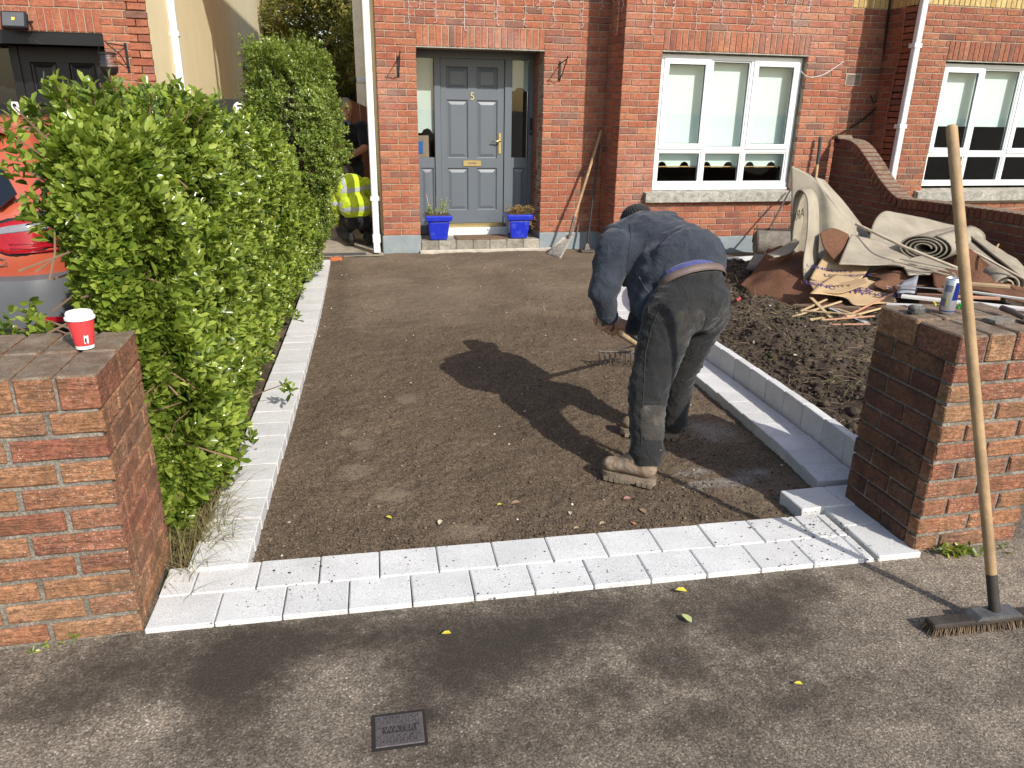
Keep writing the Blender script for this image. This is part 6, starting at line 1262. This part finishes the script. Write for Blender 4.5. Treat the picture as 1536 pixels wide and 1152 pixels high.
rg.build('tread_pattern', M_cast, lid); MB().box(-.045, .045, -.0115, .0115, .0052, .0058, 0, Ml).build('name_plate', MAT('plate_dark', (.03, .026, .024), .8), lid); text_mesh('WATER', .024, Ml @ Matrix.Translation((0, 0, .0062)), M_cast, 'lettering', lid, .0012)
og = gr(505, 389, .01); ob = thing('brick_offcut', 'broken orange brick at the end of the pale edging strip', 'brick', og); MB().box(og.x-.07, og.x+.06, og.y-.02, og.y+.06, og.z-.03, og.z+.02, .006).build('brick', MAT('raw_orange_brick', (.5, .14, .05), .9, .2, 20, .4, 60), ob)
gd = gr(500, 382, .005); dr = thing('drain_channel', 'dark slotted drain channel across the mouth of the side passage', 'drain', (gd.x+.1, gd.y+.05, 0)); MB().box(gd.x-.12, gd.x+.38, gd.y-.05, gd.y+.06, -.03, .012).build('channel', MAT('drain_dark', (.06, .06, .06), .8), dr)
for i in range(16): MB().box(gd.x-.105+i*.03, gd.x-.090+i*.03, gd.y-.04, gd.y+.05, .0125, .016).build('drain_bar', MAT('drain_bar', (.09, .09, .09), .7) if i == 0 else bpy.data.materials['drain_bar'], dr)
# fallen leaves and bits (largest ones are things of their own)
M_fl = leaf_mat('fallen_leaf', [(0, (.5, .42, .07)), (.5, (.36, .27, .12)), (.8, (.26, .14, .08)), (1, (.42, .40, .2))], .6)
_fl = [(1012, 890, .045, 'yellow', 'street concrete, just in front of the edging blocks'), (1022, 925, .045, 'pale green', 'street concrete between the broom and the edging blocks'), (1190, 1027, .026, 'yellow', 'open street concrete, left of the broom head'), (662, 953, .032, 'yellow', 'street concrete between the water cover and the edging'),
       (658, 780, .04, 'pale', 'bare driveway base near the front edging'), (588, 773, .032, 'yellow', 'bare driveway base amid smooth footprints'), (372, 820, .04, 'yellow', 'driveway base in the corner of the two edging strips'), (364, 832, .04, 'brown', 'driveway base in the corner of the two edging strips'),
       (745, 752, .03, 'yellow', 'driveway base in front of the long shadow'), (856, 764, .03, 'pale', 'driveway base near the boot toe'), (955, 780, .03, 'orange', 'driveway base directly behind the front edging'), (935, 743, .045, 'pink', 'driveway base below the boot sole'), (960, 755, .05, 'brown', 'driveway base under the boot heel'), (905, 770, .05, 'tan', 'driveway base between boot toe and front edging'), (765, 747, .05, 'brown', 'driveway base, long and curled'), (860, 783, .03, 'tan', 'driveway base touching the front edging')]
_plc = {}
for i, (u, v, s, cl, where) in enumerate(_fl):
    p = gr(u, v); on = v > 860; zz = .113 if on else float(sub_z(np.array([p.x]), np.array([p.y]))[0]); p.z = zz+.006
    c = {'yellow': (.55, .46, .05), 'pale green': (.36, .40, .16), 'pale': (.5, .43, .3), 'brown': (.28, .18, .11), 'pink': (.36, .17, .14), 'orange': (.5, .22, .10), 'tan': (.40, .30, .18)}[cl]
    mt = _plc.setdefault(cl, MAT('leaf_'+cl.replace(' ', '_'), c, .6, .2, 30)); a = rnd.uniform(0, 6.28); L = LEAF*s; R3 = np.array(Matrix.Rotation(a, 3, 'Z') @ Matrix.Rotation(rnd.uniform(-.12, .12), 3, 'X'))
    V = (L*np.array([1.15, 1, 1.6])) @ R3.T; V[:, 2] -= V[:, 2].min(); V = V+np.array(p)
    o = np_mesh('fallen_leaf', V, LF, 3, mt, None, True); o['label'] = '%s fallen leaf on the %s' % (cl, where); o['category'] = 'leaf'; o['group'] = 'fallen leaves'
def ftw(): Y = rnd.uniform(2.55, 4.2); X = rnd.uniform(.9, 1.9); return (X, Y, float(sub_z(np.array([X]), np.array([Y]))[0])+.003)
strands('twig_litter', 46, ftw, (.02, .07), (.0012, .003), MAT('litter', (.16, .12, .085), .9, .3, 20, rnd=.5), up=.02, curl=.15)
def flr(n):
    X = rng.uniform(-.5, 1.9, n); Y = rng.uniform(2.0, 2.44, n); r = rng.uniform(.0012, .0038, n)*(1+.8*(rng.random(n) > .9)); k = rng.random(n) < .08+.8*sst(1.3, 1.9, X)+.25*(vnoise(X, Y, 6, 3) > .58); return np.stack([X, Y-.04*X+.03, np.full(n, .127)], -1)[k], r[k]
pebbles('soil_crumbs', 1500, flr, M_soil, 0, 0)
# ================================================================== FAIRY LIGHTS along the wall tops
M_wire = MAT('white_wire', (.62, .60, .57), .5)
def icicles(label, org, th, u0, u1, n, seed):
    g = random.Random(seed); c, s = math.cos(R_(th)), math.sin(R_(th)); P = lambda u, z, o=.012: Vector((org[0]+c*u+s*o, org[1]+s*u-c*o, z)); t = thing('fairy_lights', label, 'fairy lights', P((u0+u1)/2, 2.6), 'icicle lights on the house')
    wr = MB(); wr.tube([P(u0+(u1-u0)*k/12, 3.02+.02*(k % 2)) for k in range(13)], .003, 4)
    for i in range(n):
        u = u0+(u1-u0)*(i+.5)/n+g.uniform(-.04, .04); l = (.18, .50, .28, .42)[i % 4]+g.uniform(-.06, .06); pts = [P(u+g.uniform(-.014, .014), 3.02-l*k/7, .012+g.uniform(0, .008)) for k in range(8)]; wr.tube(pts, .0022, 4)
        for k in range(2, 8):
            p = pts[k]; q_ = p+Vector((c, s, 0))*g.choice((-1, 1))*.028+Vector((0, 0, -.018)); wr.tube([p, q_], [.002, .0035], 4)
    wr.build('light_strings', M_wire, t)
icicles('white icicle light strings hanging above the grey front door', (0, YD, 0), 0, XL+.1, XB-.05, 15, 1); icicles('white icicle light strings hanging above the bay window', (0, YB, 0), 0, XB+.05, XB2-.5, 15, 2); icicles('white icicle light strings on the shaded side of the bay', (XB, YD, 0), -90, .1, .52, 3, 3)
cbw = thing('loose_wire', 'loose white wire looping from the window head across the bay corner', 'wire', tuple(onY(1205, 108, YB-.01))); MB().tube(crom([onY(u, v, YB-.006) for u, v in ((1201, 106), (1208, 113), (1218, 116), (1235, 112), (1250, 103), (1266, 92))], 4), .004, 5).build('wire', M_wire, cbw)
# ================================================================== RUBBISH HEAP ON THE BED
def sheet(name, rows, mat, parent, th=.009, n=8, wav=.006, sd_=0):
    G = [crom([Vector(p) for p in r], n) for r in rows]; cols = list(zip(*G)); H = [crom(list(c), n) for c in cols]; nu, nv = len(H), len(H[0]); V = [p+Vector((0, 0, wav*mnoise.noise(p*7+Vector((sd_, 0, 0))))) for h in H for p in h]
    o = MB().add(V, [(i*nv+j, (i+1)*nv+j, (i+1)*nv+j+1, i*nv+j+1) for i in range(nu-1) for j in range(nv-1)]).build(name, mat, parent, True); m_ = o.modifiers.new('s', 'SOLIDIFY'); m_.thickness = th; m_.offset = 0; return o
def carpet_mat(name, c, cell, amt, var=.1):
    q = NT(name); q.set(Roughness=1.); q.b.inputs['Specular IOR Level'].default_value = .1; v = q.n('TexVoronoi', feature='F1'); v.inputs['Scale'].default_value = cell; q.l(q.pos(), v.inputs['Vector']); d = v.outputs['Distance']
    cc = q.mix(1., c, q.ramp(d, [(0, 1+amt), (.7, 1-amt)]), 'MULTIPLY'); cc = q.mix(1., cc, q.ramp(q.noise(5, 5, .6), [(.3, 1-var), (.7, 1+var)]), 'MULTIPLY'); cc = q.mix(q.ramp(q.noise(8, 6, .7), [(.62, 0.), (.78, .6)]), cc, (.05, .035, .025)); q.col(cc); q.bump(d, .5, .006); return q.m
M_beige = carpet_mat('beige_underlay', (.37, .325, .25), 260, .14, .2); M_brown = carpet_mat('brown_carpet_back', (.17, .085, .052), 120, .32); M_tan = MAT('tan_card', (.45, .31, .17), .85, .1, 6, .2, 60)
def decal(word, size, obj, u, v, rot, mat, parent, mirror=False, name='stencilled_letters'):
    h = bvh_of(obj).ray_cast(_C, ray(u, v).normalized())
    if h[0] is None: return
    N_ = h[1].normalized(); N_ = N_ if N_.dot(_C-h[0]) > 0 else -N_; X = (_R-N_*_R.dot(N_)).normalized(); Yv = N_.cross(X); M_ = Matrix((X, Yv, N_)).transposed().to_4x4(); M_.translation = h[0]+N_*.0075
    M_ = M_ @ Matrix.Rotation(R_(rot), 4, 'Z')
    if mirror: M_ = M_ @ Matrix.Scale(-1, 4, (1, 0, 0))
    o = text_mesh(word, size, M_, mat, name, parent, 0); bv = bvh_of(obj); off = WL[o.name]
    for v in o.data.vertices:
        p = v.co+off; q_ = bv.ray_cast(p+N_*.12, -N_)
        if q_[0] is not None: v.co = q_[0]+N_*.0075-off
    return o
G8 = 'carpet rubbish heaped on the flower bed'
def T(name, label, cat, u, v, Yv): p = onY(u, v, Yv); return thing(name, label, cat, (p.x, p.y, max(.1, p.z-.1)), G8)
t = T('underlay_sheet', 'tall stiff beige carpet offcut standing up at the back of the rubbish heap', 'carpet', 1240, 420, 6.0)
sheet('sheet', [[Y(1187, 248, 6.25), Y(1187, 300, 6.2), Y(1186, 360, 6.1), Y(1190, 420, 5.95)], [Y(1222, 268, 6.15), Y(1226, 320, 6.05), Y(1228, 375, 5.95), Y(1222, 428, 5.8)], [Y(1248, 305, 6.0), Y(1256, 350, 5.9), Y(1258, 395, 5.8), Y(1248, 435, 5.7)], [Y(1290, 352, 6.0), Y(1300, 375, 5.95), Y(1300, 405, 5.9), Y(1290, 436, 5.75)], [Y(1345, 395, 5.95), Y(1345, 405, 5.9), Y(1340, 420, 5.85), Y(1335, 440, 5.7)]], M_beige, t, .012)
sheet('folded_flap', [[Y(1222, 266, 6.17), Y(1248, 303, 6.02), Y(1275, 340, 5.98), Y(1300, 372, 5.96)], [Y(1236, 270, 6.45), Y(1262, 300, 6.4), Y(1288, 332, 6.35), Y(1312, 366, 6.3)]], M_beige, t, .012)
t = T('underlay_sheet', 'beige carpet strip arched over itself in front of the tall offcut', 'carpet', 1205, 410, 5.6)
sh1 = sheet('sheet', [[Y(1187, 418, 5.95), Y(1189, 350, 6.0), Y(1191, 300, 5.95), Y(1200, 286, 5.85), Y(1211, 300, 5.75), Y(1211, 345, 5.65), Y(1205, 395, 5.55), Y(1207, 430, 5.45)], [Y(1200, 418, 6.05), Y(1203, 350, 6.1), Y(1205, 300, 6.05), Y(1214, 284, 5.95), Y(1226, 300, 5.85), Y(1228, 345, 5.75), Y(1226, 395, 5.65), Y(1226, 432, 5.55)]], M_beige, t, .012)
decal('ARK', .12, sh1, 1196, 323, 8, M_black, t, True)
sheet('flap', [[Y(1150, 382, 6.0), Y(1172, 372, 6.0), Y(1194, 358, 6.0)], [Y(1160, 386, 5.8), Y(1184, 380, 5.85), Y(1200, 362, 5.9)]], M_beige, t)
# spiral roll
def roll(name, label, c0, c1, rx, rz, turns, mat, th=.012, flap=None, r0=.25):
    t = thing(name, label, 'carpet roll', (c0.x, c0.y, max(.12, c0.z-rz)), G8); d = c1-c0; ax = d.normalized(); sx = ax.cross(Vector((0, 0, 1))).normalized(); V = []; n = int(turns*28)
    for i in range(n+1):
        a = 2*math.pi*turns*i/n; k = r0+(1-r0)*i/n
        for j in range(9): p = c0+d*j/8; V.append(p+sx*math.cos(a)*rx*k+Vector((0, 0, 1))*math.sin(a)*rz*k+Vector((0, 0, .004*mnoise.noise(p*8+Vector((a, 0, 0))))))
    o = MB().add(V, [(i*9+j, (i+1)*9+j, (i+1)*9+j+1, i*9+j+1) for i in range(n) for j in range(8)]).build('rolled_sheet', mat, t, True); m_ = o.modifiers.new('s', 'SOLIDIFY'); m_.thickness = th; m_.offset = 0; return t
t = roll('carpet_roll', 'loosely rolled beige carpet showing its spiral end on the rubbish heap', onY(1386, 372, 5.35), onY(1440, 355, 6.0), .215, .115, 4.2, M_beige, .012)
sheet('loose_end', [[Y(1300, 375, 5.75), Y(1310, 335, 5.9), Y(1325, 318, 6.0), Y(1345, 320, 6.1)], [Y(1345, 382, 5.6), Y(1355, 345, 5.8), Y(1370, 330, 5.95), Y(1385, 328, 6.05)], [Y(1425, 370, 5.55), Y(1432, 352, 5.75), Y(1438, 345, 5.9), Y(1445, 342, 6.0)]], M_beige, t, .012)
roll('carpet_roll', 'second beige carpet roll sagging towards the brick pillar', onY(1512, 428, 4.75), onY(1435, 362, 5.75), .13, .10, 2.2, M_beige, .014)
t = T('underlay_sheet', 'flat square beige carpet offcut draped over the middle of the heap', 'carpet', 1300, 385, 5.3)
sheet('sheet', [[Y(1258, 396, 5.3), Y(1268, 372, 5.5), Y(1277, 352, 5.7)], [Y(1300, 398, 5.25), Y(1310, 378, 5.5), Y(1318, 362, 5.7)], [Y(1332, 398, 5.2), Y(1345, 385, 5.4), Y(1360, 374, 5.65)], [Y(1350, 400, 5.1), Y(1375, 396, 5.35), Y(1400, 385, 5.6)]], M_beige, t)
t = T('carpet_offcut', 'brown backed carpet spread at the edge of the dug bed', 'carpet', 1165, 440, 5.5)
sheet('sheet', [[Y(1110, 428, 5.85), Y(1135, 402, 6.2), Y(1152, 372, 6.6)], [Y(1132, 446, 5.5), Y(1168, 408, 5.75), Y(1195, 372, 6.1)], [Y(1180, 466, 5.1), Y(1208, 432, 5.4), Y(1232, 390, 5.7)], [Y(1212, 458, 5.1), Y(1240, 436, 5.3), Y(1268, 405, 5.6)]], M_brown, t, .009, 8, .03)
t = T('carpet_offcut', 'brown backed carpet folded beneath the spiral roll', 'carpet', 1350, 415, 5.1)
sheet('sheet', [[Y(1300, 412, 5.3), Y(1330, 402, 5.35), Y(1370, 392, 5.4)], [Y(1320, 418, 5.15), Y(1360, 404, 5.2), Y(1400, 405, 5.25)], [Y(1310, 430, 5.0), Y(1350, 428, 5.05), Y(1405, 418, 5.1)], [Y(1340, 437, 4.9), Y(1375, 432, 4.95), Y(1420, 428, 5.0)]], M_brown, t, .009, 8, .03)
t = T('carpet_offcut', 'small curled brown carpet piece in the hollow of the tall offcut', 'carpet', 1250, 375, 5.6); sheet('sheet', [[Y(1230, 350, 5.65), Y(1248, 342, 5.7), Y(1272, 352, 5.7)], [Y(1236, 372, 5.55), Y(1256, 358, 5.6), Y(1275, 364, 5.65)], [Y(1255, 395, 5.45), Y(1264, 380, 5.5), Y(1275, 370, 5.6)]], M_brown, t, .009)
t = T('carpet_offcut', 'brown carpet piece standing between the two beige rolls', 'carpet', 1450, 410, 5.0); sheet('sheet', [[Y(1432, 388, 5.15), Y(1430, 410, 5.1), Y(1440, 432, 5.0)], [Y(1450, 372, 5.1), Y(1452, 400, 5.05), Y(1460, 428, 4.95)], [Y(1470, 385, 5.05), Y(1480, 405, 5.0), Y(1495, 425, 4.9)], [Y(1500, 412, 4.95), Y(1510, 425, 4.9), Y(1525, 440, 4.85)]], M_brown, t, .009)
t = T('carpet_offcut', 'broad brown carpet slumped at the right of the heap beneath the sagging roll', 'carpet', 1470, 440, 4.7); sheet('sheet', [[Y(1395, 410, 5.05), Y(1400, 425, 4.9), Y(1405, 440, 4.75)], [Y(1440, 402, 5.0), Y(1448, 420, 4.85), Y(1450, 440, 4.65)], [Y(1490, 415, 4.85), Y(1495, 432, 4.7), Y(1500, 446, 4.55)], [Y(1545, 435, 4.7), Y(1550, 445, 4.55), Y(1555, 458, 4.4)]], M_brown, t, .009, 8, .04, 7)
t = T('underlay_sheet', 'crumpled beige underlay draped behind the sagging roll', 'carpet', 1480, 390, 5.3); sheet('sheet', [[Y(1428, 352, 5.7), Y(1440, 375, 5.5), Y(1452, 395, 5.3)], [Y(1462, 352, 5.65), Y(1478, 380, 5.4), Y(1490, 405, 5.15)], [Y(1505, 378, 5.4), Y(1515, 398, 5.2), Y(1522, 412, 5.05)], [Y(1550, 412, 5.1), Y(1556, 425, 5.0), Y(1560, 436, 4.9)]], M_beige, t, .012, 8, .03, 5)
t = T('underlay_sheet', 'limp beige underlay tongue hanging over the brown carpet in the middle', 'carpet', 1385, 400, 5.1); sheet('sheet', [[Y(1335, 398, 5.3), Y(1352, 402, 5.2), Y(1362, 414, 5.05)], [Y(1372, 386, 5.35), Y(1390, 396, 5.2), Y(1402, 412, 5.0)], [Y(1410, 388, 5.3), Y(1424, 400, 5.1), Y(1436, 416, 4.95)]], M_beige, t, .01, 8, .02, 9)
t = T('carpet_offcut', 'narrow brown carpet strip folded under the printed cardboard', 'carpet', 1290, 455, 4.8); sheet('sheet', [[Y(1190, 462, 5.0), Y(1215, 450, 5.15), Y(1240, 442, 5.25)], [Y(1240, 470, 4.75), Y(1262, 460, 4.85), Y(1280, 452, 4.95)], [Y(1300, 468, 4.65), Y(1320, 460, 4.75), Y(1345, 452, 4.85)]], M_brown, t, .009, 8, .03, 3)
# printed card
def card(label, rows, words, col, sdv):
    c = rows[0][0]; t = thing('card_sheet', label, 'card', (c.x, c.y, max(.12, c.z-.06)), G8); o = sheet('sheet', rows, M_tan, t, .004, 6, .008, sdv)
    for (w_, sz, u, v, rot) in words: decal(w_, sz, o, u, v, rot, col, t, False, 'printed_word')
    return t
M_ink = MAT('purple_ink', (.045, .03, .16), .7); M_inkb = MAT('brown_ink', (.10, .05, .03), .7)
r_ = [[Y(1215, 440, 4.95), Y(1232, 425, 5.1), Y(1252, 412, 5.3)], [Y(1265, 446, 4.9), Y(1280, 430, 5.05), Y(1295, 418, 5.2)], [Y(1285, 458, 4.75), Y(1305, 445, 4.9), Y(1320, 425, 5.1)], [Y(1345, 452, 4.8), Y(1340, 442, 4.9), Y(1338, 432, 5.0)]]
card('tan printed cardboard sheet lying open at the front of the heap', r_, [('LONGEVITY', .085, 1252, 434, -14), ('LONGEVITY', .09, 1298, 436, 12), ('LONGEVITY', .08, 1325, 444, -10)], M_ink, 1)
r_ = [[Y(1215, 418, 5.3), Y(1228, 395, 5.5), Y(1240, 378, 5.65)], [Y(1245, 425, 5.2), Y(1258, 405, 5.4), Y(1265, 388, 5.55)], [Y(1290, 420, 5.15), Y(1300, 408, 5.3), Y(1305, 400, 5.4)]]
card('folded tan printed cardboard tucked under the beige offcuts', r_, [('LONGEVITY', .07, 1243, 406, -12), ('LONGEVITY', .07, 1272, 415, -6)], M_ink, 2)
r_ = [[Y(1214, 420, 5.2), Y(1216, 428, 5.1), Y(1222, 436, 5.0)], [Y(1250, 426, 5.1), Y(1252, 434, 5.0), Y(1258, 440, 4.92)], [Y(1300, 416, 5.1), Y(1303, 420, 5.02), Y(1306, 424, 4.96)]]
card('rolled tan cardboard edge bending over the front of the heap', r_, [('LONGEVITY', .07, 1238, 429, -10)], M_inkb, 3)
# timber offcuts
M_pine = MAT('pine_batten', (.50, .36, .20), .7, .15, 6, .1, 40, rnd=.15); M_whitep = MAT('white_painted_board', (.62, .60, .56), .6, .08, 6); M_gripw = MAT('pink_gripper_rod', (.50, .27, .17), .7, .15, 8)
def stick(label, a, b, w_, h_, mat, name='timber_batten', cat='batten'):
    a, b = Vector(a), Vector(b); t = thing(name, label, cat, (a+b)/2, 'timber and metal strips on the rubbish heap'); L = (b-a).length; MB().box(-w_/2, w_/2, 0, L, -h_/2, h_/2, min(w_, h_)*.12, frame(a, b-a)).build('strip', mat, t); return t
stick('thin pale batten slanting across the printed cardboard', Y(1222, 497, 4.42), Y(1340, 440, 4.85), .016, .009, M_gripw)
stick('pinkish carpet gripper strip lying on the soil', Y(1222, 487, 4.5), Y(1305, 486, 4.35), .022, .007, M_gripw)
stick('short pine batten in front of the cardboard', Y(1212, 480, 4.6), Y(1260, 474, 4.7), .03, .012, M_pine)
stick('pale sliver of pine poking out beside the brown carpet', Y(1194, 470, 4.75), Y(1240, 449, 4.95), .016, .010, M_pine)
stick('broken pine strip crossing under the cardboard', Y(1216, 446, 5.0), Y(1246, 476, 4.6), .028, .008, M_pine)
stick('flat grey plastic threshold strip with printed numbers', Y(1246, 462, 4.78), Y(1300, 484, 4.45), .045, .004, MAT('grey_strip', (.42, .44, .47), .5), 'threshold_strip', 'strip')
stick('long white painted skirting board behind the can', Y(1352, 444, 4.6), Y(1560, 466, 4.0), .07, .018, M_whitep, 'skirting_board', 'board')
stick('brown floor batten beneath the white skirting board', Y(1380, 452, 4.55), Y(1560, 478, 3.95), .05, .02, M_gripw)
stick('weathered plank end under the sagging roll', Y(1430, 424, 4.75), Y(1515, 430, 4.5), .06, .02, M_pine)
stick('slim pale rail leaning over the sagging roll', Y(1432, 362, 5.3), Y(1560, 432, 4.5), .018, .014, MAT('pale_rail', (.55, .45, .32), .6))
stick('short upright sliver behind the sagging roll', Y(1492, 378, 5.2), Y(1498, 366, 5.25), .012, .008, M_pine)
stick('bent metal strip resting between can and cardboard', Y(1345, 428, 4.75), Y(1440, 436, 4.5), .03, .004, MAT('metal_strip', (.4, .42, .45), .35, metal=.6), 'metal_strip', 'strip')
stick('splintered plank peeking from under the cardboard', Y(1190, 458, 5.0), Y(1290, 462, 4.65), .05, .015, MAT('dark_plank', (.17, .12, .08), .9, .3, 10))
for lb, a, b, w_, h_, mt in (('pale lath sticking out past the brown carpet towards the soil', (1186, 476, 4.7), (1262, 452, 4.85), .018, .008, M_pine), ('split lath lying flat before the cardboard', (1208, 466, 4.75), (1290, 472, 4.5), .022, .008, M_pine), ('reddish lath parallel to the gripper strip', (1232, 480, 4.5), (1312, 474, 4.45), .016, .008, M_gripw), ('pale lath pointing at the pillar coping', (1270, 476, 4.5), (1345, 456, 4.6), .018, .008, M_pine), ('dark wet lath crossing the threshold strip', (1238, 458, 4.85), (1296, 476, 4.5), .03, .008, M_pine), ('grey trim board beneath the white skirting board', (1330, 456, 4.6), (1470, 462, 4.2), .05, .01, M_whitep), ('orange pine moulding behind the drinks can', (1375, 442, 4.7), (1500, 448, 4.4), .03, .02, M_gripw), ('white moulding resting on the brown carpet by the broom handle', (1430, 434, 4.75), (1560, 452, 4.3), .03, .015, M_whitep)): stick(lb, Y(*a), Y(*b), w_, h_, mt)
hp = thing('broom_handle', 'pale round broom handle lying across the spiral roll', 'handle', Y(1360, 370, 5.3), 'timber and metal strips on the rubbish heap'); MB().tube([Y(1284, 336, 5.75), Y(1360, 372, 5.2), Y(1438, 403, 4.9)], [.013, .013, .012], 10).build('rod', MAT('bleached_wood', (.48, .40, .29), .7, .15, 10), hp, 'auto')
for i, (a, b, c_) in enumerate([((1340, 392), (1425, 408), (1432, 425)), ((1365, 398), (1420, 412), (1440, 418)), ((1350, 388), (1400, 398), (1438, 405))]):
    lb = ('curly beige trim strip below the rolled carpet', 'thin bent trim strip next to the broom handle', 'narrow edging strip trailing from the spiral roll')[i]; tt_ = thing('trim_strip', lb, 'strip', Y(*b, 4.95), 'timber and metal strips on the rubbish heap'); MB().tube(crom([Y(*a, 5.1), Y(*b, 4.95), Y(*c_, 4.85)], 6), .007, 6).build('strip', M_beige, tt_)
sp2 = thing('slate_panel', 'square dark grey floor tile propped against the brown carpet', 'tile', Y(1140, 396, 6.4), G8); quad_sheet((Y(1118, 404, 6.3), Y(1132, 381, 6.75), Y(1160, 384, 6.6), Y(1146, 407, 6.15)), 3, .012, 0, MAT('slate_grey', (.075, .08, .085), .6, .15, 8), 'tile', sp2)
gb = thing('grey_box', 'crumpled grey plastic box end under the brown carpet fold', 'box', Y(1360, 430, 4.8), G8); quad_sheet((Y(1345, 440, 4.7), Y(1350, 424, 4.85), Y(1378, 412, 4.9), Y(1372, 440, 4.65)), 4, .01, .01, MAT('grey_plastic', (.24, .26, .29), .5, .15, 10), 'side', gb, .01)
rw = thing('litter_wrapper', 'tiny red and white wrapper on the soil', 'wrapper', gr(1108, 446, .16)); quad_sheet((gr(1104, 448, .2), gr(1110, 444, .2), gr(1112, 448, .2), gr(1106, 451, .2)), 3, .002, .006, MAT('wrapper_red', (.6, .05, .07), .4), 'foil', rw)
